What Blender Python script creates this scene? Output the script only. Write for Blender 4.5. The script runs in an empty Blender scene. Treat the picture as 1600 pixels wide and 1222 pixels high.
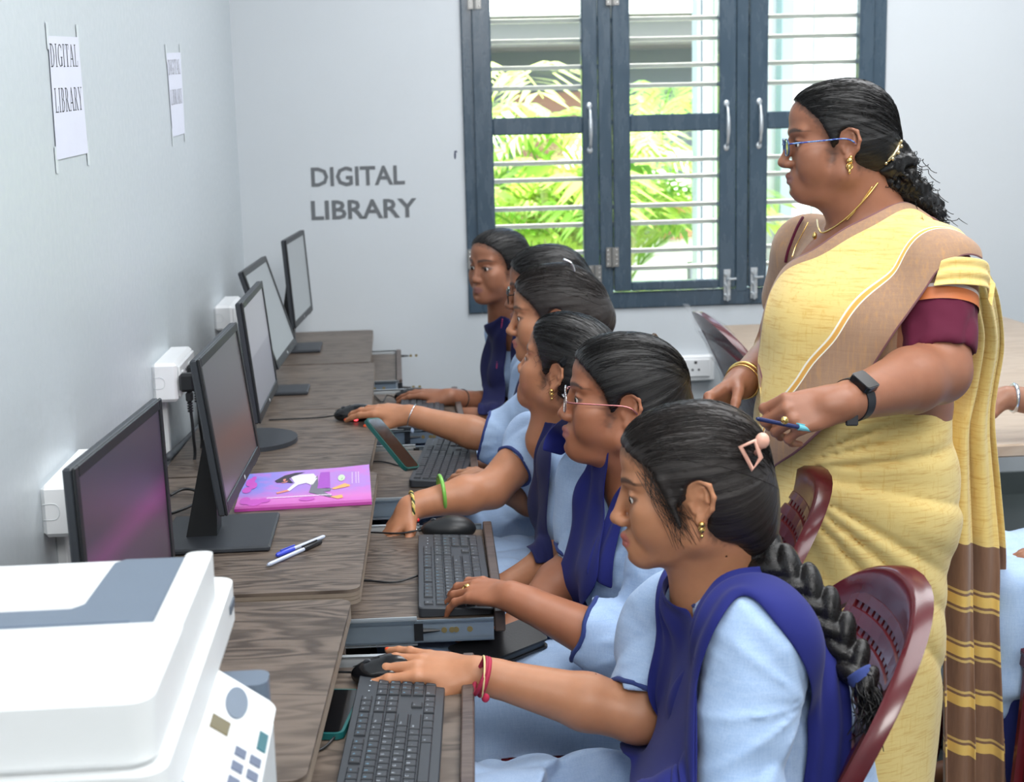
import bpy, bmesh, math, random
import numpy as np
from mathutils import Vector, Matrix

# ------------------------------------------------------------------ camera
SC = bpy.context.scene
COL = SC.collection
F_PX, YAW, PITCH, ROLL = 2235.3, 0.0781, 0.1844, -0.0242
CAM = np.array([0.5573, 0.0, 1.4802])
def _axes():
    cy, sy, cp, sp = math.cos(YAW), math.sin(YAW), math.cos(PITCH), math.sin(PITCH)
    f = np.array([sy*cp, cy*cp, -sp]); r = np.array([cy, -sy, 0.0]); u = np.cross(r, f)
    cr, sr = math.cos(ROLL), math.sin(ROLL)
    return f, cr*r+sr*u, -sr*r+cr*u
CF, CR, CU = _axes()
cam_data = bpy.data.cameras.new('camera'); cam = bpy.data.objects.new('camera', cam_data); COL.objects.link(cam)
m = Matrix.Identity(4)
for i in range(3):
    m[i][0] = CR[i]; m[i][1] = CU[i]; m[i][2] = -CF[i]; m[i][3] = CAM[i]
cam.matrix_world = m
cam_data.sensor_width = 36.0; cam_data.lens = F_PX/1600*36.0
cam_data.clip_start = 0.05; cam_data.clip_end = 200
cam_data.dof.use_dof = True; cam_data.dof.focus_distance = 2.45; cam_data.dof.aperture_fstop = 7.5
SC.camera = cam

# ------------------------------------------------------------------ sky, lights, exposure
YB = 5.30          # back wall
W = bpy.data.worlds.new('world'); SC.world = W; W.use_nodes = True
nt = W.node_tree; nt.nodes.clear()
sky = nt.nodes.new('ShaderNodeTexSky'); sky.sky_type = 'NISHITA'
sky.sun_disc = False; sky.sun_elevation = math.radians(62); sky.sun_rotation = math.radians(150); sky.air_density = 1.3; sky.dust_density = 3.0
bg = nt.nodes.new('ShaderNodeBackground'); bg.inputs['Strength'].default_value = 1.2
wo = nt.nodes.new('ShaderNodeOutputWorld')
nt.links.new(sky.outputs[0], bg.inputs[0]); nt.links.new(bg.outputs[0], wo.inputs[0])
def lamp(name, kind, loc, rot, energy, color=(1, 1, 1), size=1.0, size_y=None):
    d = bpy.data.lights.new(name, kind); d.energy = energy; d.color = color
    if kind == 'AREA':
        d.size = size
        if size_y: d.shape = 'RECTANGLE'; d.size_y = size_y
    if kind == 'SUN': d.angle = math.radians(size)
    o = bpy.data.objects.new(name, d); o.location = loc; o.rotation_euler = rot; COL.objects.link(o); return o
lamp('sun_lamp', 'SUN', (3, 12, 8), (math.radians(30), 0, math.radians(150)), 22.0, (1.0, 0.96, 0.9), 1.0)
# ceiling lights of the room and the photographer's flash bounced from the ceiling behind the camera
lamp('ceiling_lamp', 'AREA', (1.9, 1.6, 2.95), (0, 0, 0), 78, (0.97, 0.985, 1.0), 2.4, 1.6)
lamp('ceiling_lamp', 'AREA', (2.0, 4.0, 2.95), (0, 0, 0), 62, (0.97, 0.985, 1.0), 2.4, 1.2)
lamp('bounced_flash', 'AREA', (1.0, -0.9, 2.7), (math.radians(48), 0, math.radians(-4)), 58, (1.0, 0.985, 0.96), 1.2, 0.9)
SC.view_settings.view_transform = 'Standard'
try: SC.view_settings.look = 'None'
except Exception: pass
SC.view_settings.exposure = 0.07; SC.view_settings.gamma = 1.0; SC.view_settings.use_curve_mapping = False
# ------------------------------------------------------------------ pixel -> world helpers (1600x1222 frame)
def ray(px, py): return CF + CR*((px-800)/F_PX) - CU*((py-611)/F_PX)
def at_y(px, py, y): d = ray(px, py); return CAM + d*(y/d[1])
def at_z(px, py, z): d = ray(px, py); return CAM + d*((z-CAM[2])/d[2])
def at_x(px, py, x): d = ray(px, py); return CAM + d*((x-CAM[0])/d[0])
def nrm(v): v = np.asarray(v, float); return v/max(np.linalg.norm(v), 1e-9)
A = lambda *v: np.array(v, float)

# ------------------------------------------------------------------ tagging
def tag(o, label=None, cat=None, group=None, kind=None):
    if label: o['label'] = label
    if cat: o['category'] = cat
    if group: o['group'] = group
    if kind: o['kind'] = kind
    return o
def empty(name, loc=(0, 0, 0), label=None, cat=None, group=None, rot=None):
    o = bpy.data.objects.new(name, None); o.location = loc; o.empty_display_size = 0.05
    if rot is not None: o.rotation_euler = rot
    COL.objects.link(o); return tag(o, label, cat, group)
def link(name, me, mat=None, parent=None, local=False):
    o = bpy.data.objects.new(name, me); COL.objects.link(o)
    if mat is not None and len(me.materials) == 0: me.materials.append(mat)
    if parent is not None:
        o.parent = parent
        if not local: o.matrix_parent_inverse = Matrix.LocRotScale(parent.location, parent.rotation_euler, parent.scale).inverted()
    return o

# ------------------------------------------------------------------ materials
class NT:
    def __init__(s, name):
        s.m = bpy.data.materials.new(name); s.m.use_nodes = True; s.t = s.m.node_tree; s.n = s.t.nodes
        s.b = s.n['Principled BSDF']
    def node(s, typ, **kw):
        n = s.n.new(typ)
        for k, v in kw.items():
            if k in n.inputs: n.inputs[k].default_value = v
            else: setattr(n, k, v)
        return n
    def l(s, a, b): s.t.links.new(a, b)
    def set(s, **kw):
        for k, v in kw.items():
            k = k.replace('_', ' ')
            i = s.b.inputs.get(k)
            if i is not None: i.default_value = v
    def coord(s, kind='Object', scale=(1, 1, 1), rot=(0, 0, 0), attr=None):
        if attr: c = s.node('ShaderNodeAttribute', attribute_name=attr).outputs['Vector']
        else: c = s.node('ShaderNodeTexCoord').outputs[kind]
        mp = s.node('ShaderNodeMapping'); mp.inputs['Scale'].default_value = scale; mp.inputs['Rotation'].default_value = rot
        s.l(c, mp.inputs[0]); return mp.outputs[0]
    def noise(s, vec, scale=5, detail=3, rough=0.5, dist=0.0):
        n = s.node('ShaderNodeTexNoise'); n.inputs['Scale'].default_value = scale; n.inputs['Detail'].default_value = detail
        n.inputs['Roughness'].default_value = rough; n.inputs['Distortion'].default_value = dist
        s.l(vec, n.inputs['Vector']); return n.outputs['Fac']
    def ramp(s, fac, stops, interp='LINEAR'):
        r = s.node('ShaderNodeValToRGB'); r.color_ramp.interpolation = interp
        e = r.color_ramp.elements
        while len(e) < len(stops): e.new(0.5)
        for i, (p, c) in enumerate(stops):
            e[i].position = p; e[i].color = (c[0], c[1], c[2], 1)
        s.l(fac, r.inputs[0]); return r.outputs[0]
    def mix(s, a, b, fac, mode='MIX'):
        n = s.node('ShaderNodeMix'); n.data_type = 'RGBA'; n.blend_type = mode
        for i, v in ((6, a), (7, b)):
            if isinstance(v, tuple): n.inputs[i].default_value = (v[0], v[1], v[2], 1)
            else: s.l(v, n.inputs[i])
        if isinstance(fac, (int, float)): n.inputs[0].default_value = fac
        else: s.l(fac, n.inputs[0])
        return n.outputs[2]
    def math(s, op, a, b=None):
        n = s.node('ShaderNodeMath', operation=op)
        for i, v in ((0, a), (1, b)):
            if v is None: continue
            if isinstance(v, (int, float)): n.inputs[i].default_value = v
            else: s.l(v, n.inputs[i])
        return n.outputs[0]
    def col(s, c):
        if isinstance(c, tuple): s.b.inputs['Base Color'].default_value = (c[0], c[1], c[2], 1)
        else: s.l(c, s.b.inputs['Base Color'])
    def bump(s, h, strength=0.2, dist=0.002):
        b = s.node('ShaderNodeBump'); b.inputs['Strength'].default_value = strength; b.inputs['Distance'].default_value = dist
        s.l(h, b.inputs['Height']); s.l(b.outputs[0], s.b.inputs['Normal'])
def srgb(r, g, b):
    f = lambda c: (c/255/12.92) if c/255 <= 0.04045 else ((c/255+0.055)/1.055)**2.4
    return (f(r), f(g), f(b))
def plain(name, c, rough=0.5, metal=0.0, spec=0.5, var=0.06, scale=30, bump=0.0, coat=0.0):
    t = NT(name); v = t.coord()
    n = t.noise(v, scale, 3)
    t.col(t.mix(tuple(x*(1-var) for x in c), tuple(min(1, x*(1+var)) for x in c), n))
    t.set(Roughness=rough, Metallic=metal); t.b.inputs['Specular IOR Level'].default_value = spec
    t.b.inputs['Coat Weight'].default_value = coat
    if bump: t.bump(t.noise(v, scale*8, 2), bump, 0.001)
    return t.m

# ------------------------------------------------------------------ mesh builder (many solids -> one mesh)
class MB:
    def __init__(s): s.v = []; s.f = []; s.uv = None
    def add(s, v, f):
        o = len(s.v); s.v += [tuple(map(float, p)) for p in v]; s.f += [tuple(i+o for i in q) for q in f]; return s
    def quad_grid(s, P):
        n, m = P.shape[:2]; o = len(s.v)
        s.v += [tuple(map(float, p)) for p in P.reshape(-1, 3)]
        s.f += [(o+i*m+j, o+i*m+j+1, o+(i+1)*m+j+1, o+(i+1)*m+j) for i in range(n-1) for j in range(m-1)]; return s
    def box(s, lo, hi, M=None, bev=0.0):
        lo = np.minimum(lo, hi).astype(float); hi2 = np.maximum(np.asarray(lo), hi).astype(float)
        lo = np.asarray(lo)
        b = min(bev, 0.49*float(min(hi2-lo)))
        if b <= 0:
            v = [(x, y, z) for x in (lo[0], hi2[0]) for y in (lo[1], hi2[1]) for z in (lo[2], hi2[2])]
            f = [(0, 1, 3, 2), (4, 6, 7, 5), (0, 4, 5, 1), (2, 3, 7, 6), (0, 2, 6, 4), (1, 5, 7, 3)]
        else:
            v = []; idx = {}
            for sx in (0, 1):
                for sy in (0, 1):
                    for sz in (0, 1):
                        c = [hi2[i] if t else lo[i] for i, t in enumerate((sx, sy, sz))]
                        for a in range(3):
                            p = list(c)
                            for i, t in enumerate((sx, sy, sz)):
                                if i != a: p[i] += -b if t else b
                            idx[(sx, sy, sz, a)] = len(v); v.append(p)
            f = []
            for a in range(3):
                o1, o2 = [i for i in range(3) if i != a]
                for t in (0, 1):
                    q = []
                    for (p1, p2) in ((0, 0), (1, 0), (1, 1), (0, 1)):
                        k = [0, 0, 0]; k[a] = t; k[o1] = p1; k[o2] = p2; q.append(idx[(*k, a)])
                    f.append(tuple(q))
                # edges along axis a
                for t1 in (0, 1):
                    for t2 in (0, 1):
                        def K(ta, w):
                            k = [0, 0, 0]; k[a] = ta; k[o1] = t1; k[o2] = t2; return idx[(*k, w)]
                        f.append((K(0, o1), K(1, o1), K(1, o2), K(0, o2)))
            for sx in (0, 1):
                for sy in (0, 1):
                    for sz in (0, 1): f.append(tuple(idx[(sx, sy, sz, a)] for a in range(3)))
        if M is not None: v = [tuple(M[0]+M[1] @ np.array(p)) for p in v]
        return s.add(v, f)
    def tube(s, pts, r, n=8, closed=False, cap=True):
        pts = np.asarray(pts, float); N = len(pts); rr = np.full(N, r) if np.isscalar(r) else np.asarray(r, float)
        T = np.gradient(pts, axis=0) if not closed else np.roll(pts, -1, 0)-np.roll(pts, 1, 0)
        T /= np.maximum(np.linalg.norm(T, axis=1, keepdims=True), 1e-9)
        up = A(0, 0, 1) if abs(T[0][2]) < 0.9 else A(1, 0, 0)
        u = nrm(np.cross(up, T[0])); V = []
        for i in range(N):
            u = nrm(u - T[i]*np.dot(u, T[i])); w = np.cross(T[i], u)
            for k in range(n):
                a = 2*math.pi*k/n; V.append(pts[i]+rr[i]*(math.cos(a)*u+math.sin(a)*w))
        F = []
        for i in range(N if closed else N-1):
            for k in range(n):
                j = (i+1) % N; F.append((i*n+k, i*n+(k+1) % n, j*n+(k+1) % n, j*n+k))
        if cap and not closed: F += [tuple(range(n-1, -1, -1)), tuple((N-1)*n+k for k in range(n))]
        return s.add(V, F)
    def prism(s, poly, z0, z1, M=None):
        n = len(poly); v = [(p[0], p[1], z0) for p in poly]+[(p[0], p[1], z1) for p in poly]
        f = [tuple(range(n-1, -1, -1)), tuple(range(n, 2*n))]+[(i, (i+1) % n, n+(i+1) % n, n+i) for i in range(n)]
        if M is not None: v = [tuple(M[0]+M[1] @ np.array(p)) for p in v]
        return s.add(v, f)
    def lathe(s, prof, n=24, M=None):
        v = []; f = []; m_ = len(prof)
        for k in range(n):
            a = 2*math.pi*k/n
            v += [(r*math.cos(a), r*math.sin(a), z) for r, z in prof]
        for k in range(n):
            for i in range(m_-1):
                f.append((k*m_+i, ((k+1) % n)*m_+i, ((k+1) % n)*m_+i+1, k*m_+i+1))
        if M is not None: v = [tuple(M[0]+M[1] @ np.array(p)) for p in v]
        return s.add(v, f)
    def ball(s, c, r, n=8, R=None):
        c = np.asarray(c, float); r = np.asarray(r if not np.isscalar(r) else (r, r, r), float); v = []; f = []
        for i in range(1, n):
            t = math.pi*i/n
            for k in range(2*n):
                a = math.pi*k/n; v.append(A(math.sin(t)*math.cos(a), math.sin(t)*math.sin(a), math.cos(t))*r)
        v += [A(0, 0, r[2]), A(0, 0, -r[2])]; m_ = 2*n
        for i in range(n-2):
            for k in range(m_): f.append((i*m_+k, (i+1)*m_+k, (i+1)*m_+(k+1) % m_, i*m_+(k+1) % m_))
        t, b = len(v)-2, len(v)-1
        for k in range(m_): f.append((t, k, (k+1) % m_)); f.append((b, (n-2)*m_+(k+1) % m_, (n-2)*m_+k))
        if R is not None: v = [R @ p for p in v]
        return s.add([c+p for p in v], f)
    def mesh(s, name, smooth=None):
        me = bpy.data.meshes.new(name); me.from_pydata(s.v, [], s.f); me.update()
        bm = bmesh.new(); bm.from_mesh(me); bmesh.ops.recalc_face_normals(bm, faces=bm.faces); bm.to_mesh(me); bm.free()
        if smooth == 'all': me.shade_smooth()
        elif smooth:
            me.shade_smooth()
            try: me.set_sharp_from_angle(angle=math.radians(smooth))
            except Exception: pass
        return me
    def build(s, name, mat, parent=None, smooth=35, local=False):
        return link(name, s.mesh(name, smooth), mat, parent, local)
def rounded_poly(x0, y0, x1, y1, r, n=6, corners=(1, 1, 1, 1)):
    P = []
    for (cx, cy, a0, on) in ((x1-r, y1-r, 0, corners[0]), (x0+r, y1-r, 90, corners[1]), (x0+r, y0+r, 180, corners[2]), (x1-r, y0+r, 270, corners[3])):
        if on:
            for i in range(n+1): a = math.radians(a0+90*i/n); P.append((cx+r*math.cos(a), cy+r*math.sin(a)))
        else:
            P.append((cx+(r if a0 in (0, 270) else -r), cy+(r if a0 in (0, 90) else -r)))
    return P
def rotz(a): c, s_ = math.cos(a), math.sin(a); return np.array([[c, -s_, 0], [s_, c, 0], [0, 0, 1.0]])
def roty(a): c, s_ = math.cos(a), math.sin(a); return np.array([[c, 0, s_], [0, 1, 0], [-s_, 0, c]])
def rotx(a): c, s_ = math.cos(a), math.sin(a); return np.array([[1, 0, 0], [0, c, -s_], [0, s_, c]])
def spline(pts, n=8):
    P = np.asarray(pts, float); out = []
    Q = np.vstack([2*P[0]-P[1], P, 2*P[-1]-P[-2]])
    for i in range(1, len(Q)-2):
        p0, p1, p2, p3 = Q[i-1], Q[i], Q[i+1], Q[i+2]
        for t in np.linspace(0, 1, n, endpoint=False):
            out.append(0.5*((2*p1)+(-p0+p2)*t+(2*p0-5*p1+4*p2-p3)*t*t+(-p0+3*p1-3*p2+p3)*t**3))
    out.append(P[-1]); return np.array(out)

# ------------------------------------------------------------------ signed-distance modelling -> one continuous mesh
f32 = np.float32
def vnoise(P, seed=0):
    P = np.asarray(P, f32); i = np.floor(P).astype(np.int64); f = P-i; u = f*f*(3-2*f)
    def h(dx, dy, dz):
        n = (i[..., 0]+dx)*374761393+(i[..., 1]+dy)*668265263+(i[..., 2]+dz)*1274126177+seed*974711
        n = (n ^ (n >> 13))*1274126177; n &= 0x7fffffff; n = (n ^ (n >> 16)) & 0xffff
        return n.astype(f32)/32767.5-1
    ux, uy, uz = u[..., 0], u[..., 1], u[..., 2]
    l = lambda a, b, t: a+(b-a)*t
    return l(l(l(h(0,0,0), h(1,0,0), ux), l(h(0,1,0), h(1,1,0), ux), uy), l(l(h(0,0,1), h(1,0,1), ux), l(h(0,1,1), h(1,1,1), ux), uy), uz)
def sph(c, r, k=0.01, mode='u'): return dict(t='s', c=A(*c), r=r, k=k, m=mode, bc=A(*c), br=r)
def ell(c, r, k=0.01, mode='u', R=None):
    return dict(t='e', c=A(*c), r=A(*r), k=k, m=mode, R=np.eye(3) if R is None else R, bc=A(*c), br=max(r))
def rc(a, b, ra, rb, k=0.01, mode='u', flat=None):
    a, b = A(*a), A(*b); return dict(t='c', a=a, b=b, ra=ra, rb=rb, k=k, m=mode, bc=(a+b)/2, br=np.linalg.norm(a-b)/2+max(ra, rb))
def half(p, n, k=0.004, mode='s', c=None, br=None):
    """half-space on the +n side of p (used to cut); active only near c when br is given"""
    return dict(t='h', p=A(*p), n=nrm(n), k=k, m=mode, bc=A(*(c if c is not None else p)), br=br if br else 99)
def rbox(c, hs, r, k=0.01, mode='u', R=None):
    return dict(t='b', c=A(*c), h=A(*hs)-r, r=r, k=k, m=mode, R=np.eye(3) if R is None else R, bc=A(*c), br=float(np.linalg.norm(hs)))
def xf(ops, R, T, s=1.0):
    out = []
    for o in ops:
        o = dict(o)
        for key in ('c', 'a', 'b', 'bc', 'p'):
            if key in o: o[key] = T+s*(R @ o[key])
        if 'n' in o: o['n'] = R @ o['n']
        if 'R' in o: o['R'] = R @ o['R']
        for key in ('r', 'ra', 'rb', 'k', 'br', 'h'):
            if key in o: o[key] = o[key]*s
        out.append(o)
    return out
def _d1(o, P):
    t = o['t']
    if t == 's': return np.linalg.norm(P-o['c'].astype(f32), axis=-1)-f32(o['r'])
    if t == 'e':
        q = (P-o['c'].astype(f32)) @ o['R'].astype(f32); r = o['r'].astype(f32)
        a = q/r; k0 = np.sqrt((a*a).sum(-1)); b = a/r; k1 = np.sqrt((b*b).sum(-1))
        return k0*(k0-1)/np.maximum(k1, 1e-6)
    if t == 'c':
        ab = (o['b']-o['a']).astype(f32); q = P-o['a'].astype(f32)
        h = np.clip((q @ ab)/max(float(ab @ ab), 1e-12), 0, 1).astype(f32)
        q -= h[..., None]*ab
        return np.sqrt((q*q).sum(-1))-(f32(o['ra'])+f32(o['rb']-o['ra'])*h)
    if t == 'h': return -((P-o['p'].astype(f32)) @ o['n'].astype(f32))
    if t == 'b':
        q = np.abs((P-o['c'].astype(f32)) @ o['R'].astype(f32))-o['h'].astype(f32)
        return np.linalg.norm(np.maximum(q, 0), axis=-1)+np.minimum(q.max(-1), 0)-f32(o['r'])
def _comb(D, d, o):
    k = f32(max(o['k'], 1e-5))
    if o['m'] == 'u':
        h = np.clip(0.5+0.5*(D-d)/k, 0, 1); return D+(d-D)*h-k*h*(1-h)
    if o['m'] == 's':
        d = -d; h = np.clip(0.5-0.5*(D-d)/k, 0, 1); return D+(d-D)*h+k*h*(1-h)
    if o['m'] == 'i':
        h = np.clip(0.5-0.5*(D-d)/k, 0, 1); return D+(d-D)*h+k*h*(1-h)
def sdf(ops, P, post=None):
    P = np.asarray(P, f32); D = np.full(P.shape[:-1], 9.0, f32)
    for o in ops: D = _comb(D, _d1(o, P), o)
    if post is not None: D = D+post(P)
    return D
def sdf_grad(ops, P, e=0.002, post=None):
    g = np.stack([sdf(ops, P+A(*(e if i == j else 0 for j in range(3))), post)-sdf(ops, P-A(*(e if i == j else 0 for j in range(3))), post) for i in range(3)], -1)
    return g/np.maximum(np.linalg.norm(g, axis=-1, keepdims=True), 1e-9)
def isosurface(ops, h, post=None, amp=0.0, lo=None, hi=None):
    B = 8
    un = [o for o in ops if o['m'] == 'u']
    L = np.min([o['bc']-o['br'] for o in un], 0)-2*h-amp; H = np.max([o['bc']+o['br'] for o in un], 0)+2*h+amp
    if lo is not None: L = np.maximum(L, lo)
    if hi is not None: H = np.minimum(H, hi)
    s = B*h; nb = np.ceil((H-L)/s).astype(int)+1
    S4 = 4; n4 = (nb+S4-1)//S4
    g = np.stack(np.meshgrid(*[np.arange(n) for n in n4], indexing='ij'), -1).reshape(-1, 3)
    c = L+(g+0.5)*s*S4; d = sdf(ops, c); g = g[np.abs(d) < s*S4*0.9*1.25+amp+0.012]
    off = np.stack(np.meshgrid(*[np.arange(S4)]*3, indexing='ij'), -1).reshape(-1, 3)
    b = (g[:, None]*S4+off).reshape(-1, 3); c = L+(b+0.5)*s; d = sdf(ops, c)
    b = b[np.abs(d) < s*0.87*1.3+amp+0.006]; c = (L+(b+0.5)*s)
    n = len(b); q = np.arange(B+1)*h
    G = np.stack(np.meshgrid(q, q, q, indexing='ij'), -1).astype(f32)
    P = ((L+b*s).astype(f32)[:, None, None, None, :]+G)
    D = np.full((n, B+1, B+1, B+1), 0.5, f32); hd = s*0.87
    for o in ops:
        sel = np.nonzero(np.linalg.norm(c-o['bc'], axis=1)-o['br']-hd < 2*max(o['k'], 0.01)+.012+amp+h)[0] if o['br'] < 50 else np.arange(n)
        if len(sel) == 0: continue
        D[sel] = _comb(D[sel], _d1(o, P[sel]), o)
    if post is not None: D = D+post(P)
    ins = D < 0
    cs = [(i, j, k) for i in (0, 1) for j in (0, 1) for k in (0, 1)]
    cnt = sum(ins[:, i:B+i, j:B+j, k:B+k].astype(np.int8) for i, j, k in cs)
    act = np.argwhere((cnt > 0) & (cnt < 8))
    bi, ci = act[:, 0], act[:, 1:]
    V8 = np.stack([D[bi, ci[:, 0]+i, ci[:, 1]+j, ci[:, 2]+k] for i, j, k in cs], 1)
    acc = np.zeros((len(act), 3)); num = np.zeros(len(act))
    for a in range(8):
        for ax in range(3):
            if cs[a][ax]: continue
            e2 = list(cs[a]); e2[ax] = 1; b2 = cs.index(tuple(e2))
            d0, d1 = V8[:, a], V8[:, b2]; x = (d0 < 0) != (d1 < 0)
            t = np.where(x, d0/np.where(d0 == d1, 1, d0-d1), 0)
            p = np.tile(np.array(cs[a], float), (len(act), 1)); p[:, ax] += t
            acc += p*x[:, None]; num += x
    verts = L+(b[bi]*B+ci+acc/np.maximum(num, 1)[:, None])*h
    NX = (nb+2)*B+4
    key = lambda g_: (g_[..., 0]+1)+(g_[..., 1]+1)*int(NX[0])+(g_[..., 2]+1)*int(NX[0])*int(NX[1])
    kk = key((b[bi]*B+ci).astype(np.int64)); order = np.argsort(kk); ks = kk[order]
    quads = []
    for ax in range(3):
        o1, o2 = (ax+1) % 3, (ax+2) % 3
        sl0 = [slice(None)]+[slice(0, B)]*3; sl1 = list(sl0); sl1[ax+1] = slice(1, B+1)
        i0, i1 = ins[tuple(sl0)], ins[tuple(sl1)]
        e = np.argwhere(i0 != i1); fl = i0[tuple(e.T)]
        g_ = (b[e[:, 0]]*B+e[:, 1:]).astype(np.int64)
        q4 = []
        for (da, db) in ((-1, -1), (0, -1), (0, 0), (-1, 0)):
            c_ = g_.copy(); c_[:, o1] += da; c_[:, o2] += db; kq = key(c_)
            p = np.searchsorted(ks, kq); p = np.minimum(p, len(ks)-1)
            q4.append(np.where(ks[p] == kq, order[p], -1))
        q4 = np.stack(q4, 1); ok = (q4 >= 0).all(1); q4 = q4[ok]; fl = fl[ok]
        q4[~fl] = q4[~fl][:, ::-1]; quads.append(q4)
    quads = np.concatenate(quads)
    return verts, quads
def np_mesh(name, verts, quads, smooth=True):
    me = bpy.data.meshes.new(name); me.vertices.add(len(verts)); me.vertices.foreach_set('co', np.asarray(verts, f32).ravel())
    me.loops.add(quads.size); me.loops.foreach_set('vertex_index', quads.astype(np.int32).ravel())
    k = quads.shape[1]; me.polygons.add(len(quads)); me.polygons.foreach_set('loop_start', np.arange(0, quads.size, k, dtype=np.int32))
    me.polygons.foreach_set('use_smooth', np.full(len(quads), smooth)); me.update(calc_edges=True); me.validate()
    return me
def vattr(me, name, arr):
    arr = np.asarray(arr, f32)
    if arr.ndim == 1: a = me.attributes.new(name, 'FLOAT', 'POINT'); a.data.foreach_set('value', arr)
    elif arr.shape[1] == 3: a = me.attributes.new(name, 'FLOAT_VECTOR', 'POINT'); a.data.foreach_set('vector', arr.ravel())
    else: a = me.attributes.new(name, 'FLOAT_COLOR', 'POINT'); a.data.foreach_set('color', arr.ravel())
def relax(verts, quads, n=1, lam=0.5):
    e = np.concatenate([quads[:, [0, 1]], quads[:, [1, 2]], quads[:, [2, 3]], quads[:, [3, 0]]])
    N = len(verts); cnt = np.bincount(e[:, 0], minlength=N)+np.bincount(e[:, 1], minlength=N)
    for _ in range(n):
        s_ = np.stack([np.bincount(e[:, 0], verts[e[:, 1], i], N)+np.bincount(e[:, 1], verts[e[:, 0], i], N) for i in range(3)], 1)
        verts = verts+lam*(s_/np.maximum(cnt, 1)[:, None]-verts)
    return verts
def smoothstep(a, b, x): t = np.clip((x-a)/(b-a), 0, 1); return t*t*(3-2*t)
# ------------------------------------------------------------------ materials
def wood_mat(name, c1, c2, c3, scale=6.0, rot=0.0, stretch=9.0, rough=0.42):
    t = NT(name); v = t.coord(scale=(1, stretch, 3), rot=(0, 0, rot))
    d = t.noise(v, scale*.35, 2)
    mv = t.node('ShaderNodeVectorMath', operation='MULTIPLY_ADD'); t.l(v, mv.inputs[0]); mv.inputs[1].default_value = (1, 1, 1)
    sc = t.node('ShaderNodeVectorMath', operation='SCALE'); nn = t.node('ShaderNodeTexNoise'); nn.inputs['Scale'].default_value = scale*.5; nn.inputs['Detail'].default_value = 2
    t.l(v, nn.inputs['Vector']); t.l(nn.outputs['Color'], sc.inputs[0]); sc.inputs['Scale'].default_value = 1.9; t.l(sc.outputs[0], mv.inputs[2])
    g = t.node('ShaderNodeTexWave'); g.wave_type = 'BANDS'; g.bands_direction = 'Y'
    g.inputs['Scale'].default_value = scale*.28; g.inputs['Distortion'].default_value = 7.0; g.inputs['Detail'].default_value = 3; g.inputs['Detail Scale'].default_value = 1.6
    t.l(mv.outputs[0], g.inputs['Vector'])
    fine = t.noise(t.coord(scale=(3, 110, 40), rot=(0, 0, rot)), 3.0, 4, .7)
    col = t.ramp(g.outputs['Fac'], [(.0, c1), (.45, c2), (1.0, c3)])
    col = t.mix(col, c1, t.math('MULTIPLY', fine, .55))
    big = t.noise(v, scale*.22, 3)
    col = t.mix(col, c3, t.math('MULTIPLY', t.ramp(big, [(.45, (0, 0, 0)), (.7, (1, 1, 1))]), .5))
    t.col(col); t.set(Roughness=rough); t.b.inputs['Specular IOR Level'].default_value = .4
    t.bump(fine, .06, .0005); return t.m
WOOD = wood_mat('walnut_laminate', srgb(66, 56, 49), srgb(98, 87, 78), srgb(120, 107, 96), stretch=6)
WOOD_A = wood_mat('walnut_laminate_lengthwise', srgb(66, 56, 49), srgb(98, 87, 78), srgb(120, 107, 96), rot=math.radians(90), scale=5.0, stretch=4.5)
EDGE = plain('laminate_edge', srgb(134, 121, 107), .5, var=.12, scale=60)
EDGE_D = plain('laminate_edge_line', srgb(88, 74, 62), .6)
LIP = wood_mat('dark_lip_laminate', srgb(70, 58, 55), srgb(86, 74, 70), srgb(98, 86, 80), rot=math.radians(90))
STEEL = plain('zinc_steel', srgb(196, 203, 208), .3, .55, var=.08, scale=12)
STEEL_D = plain('zinc_channel', srgb(138, 152, 164), .32, .5, var=.12, scale=14)
CHROME = plain('chrome', srgb(215, 215, 215), .15, 1.0, var=.02)
BLACK = plain('black_plastic', srgb(26, 28, 31), .42, var=.1)
BLACK_G = plain('glossy_black_plastic', srgb(20, 21, 24), .16, var=.05)
DGREY = plain('dark_grey_plastic', srgb(48, 52, 58), .46, var=.05, scale=60, bump=.05)
KEYM = plain('key_plastic', srgb(44, 48, 54), .42, var=.06)
LEGEND = plain('key_legend_print', srgb(190, 200, 210), .5)
LEGEND_B = plain('key_legend_blue', srgb(120, 175, 205), .5)
WHITE_P = plain('white_switch_plastic', srgb(236, 238, 240), .3, var=.02)
GREYW = plain('light_grey_plastic', srgb(214, 219, 222), .4, var=.03)
PAPER = plain('white_paper', srgb(214, 218, 232), .8, var=.03, scale=14, bump=.05)
INK = plain('black_ink', srgb(40, 42, 50), .7)
PRINTER_W = plain('white_printer_plastic', srgb(226, 229, 230), .38, var=.012)
PRINTER_G = plain('blue_grey_printer_plastic', srgb(102, 115, 131), .4, var=.03)
TEAL = plain('teal_phone_case', srgb(22, 92, 92), .4, var=.08)
def wall_mat(name, c, rough, bump=.12):
    t = NT(name); v = t.coord()
    n = t.noise(v, 2.2, 3); n2 = t.noise(v, 55, 3, .6); n3 = t.noise(v, 210, 2)
    t.col(t.mix(tuple(x*.965 for x in c), tuple(min(1, x*1.03) for x in c), n))
    t.l(t.ramp(n2, [(.3, (rough*.8,)*3), (.7, (rough*1.25,)*3)]), t.b.inputs['Roughness'])
    t.b.inputs['Specular IOR Level'].default_value = .5
    t.bump(t.math('ADD', n2, t.math('MULTIPLY', n3, .5)), bump, .002); return t.m
WALL_L = wall_mat('blue_white_gloss_paint', srgb(193, 201, 206), .36, .12)
WALL_B = wall_mat('pale_grey_wall_paint', srgb(199, 205, 210), .6, .1)
CEIL = plain('white_ceiling_paint', srgb(235, 236, 236), .8)
NAVY = None
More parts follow.
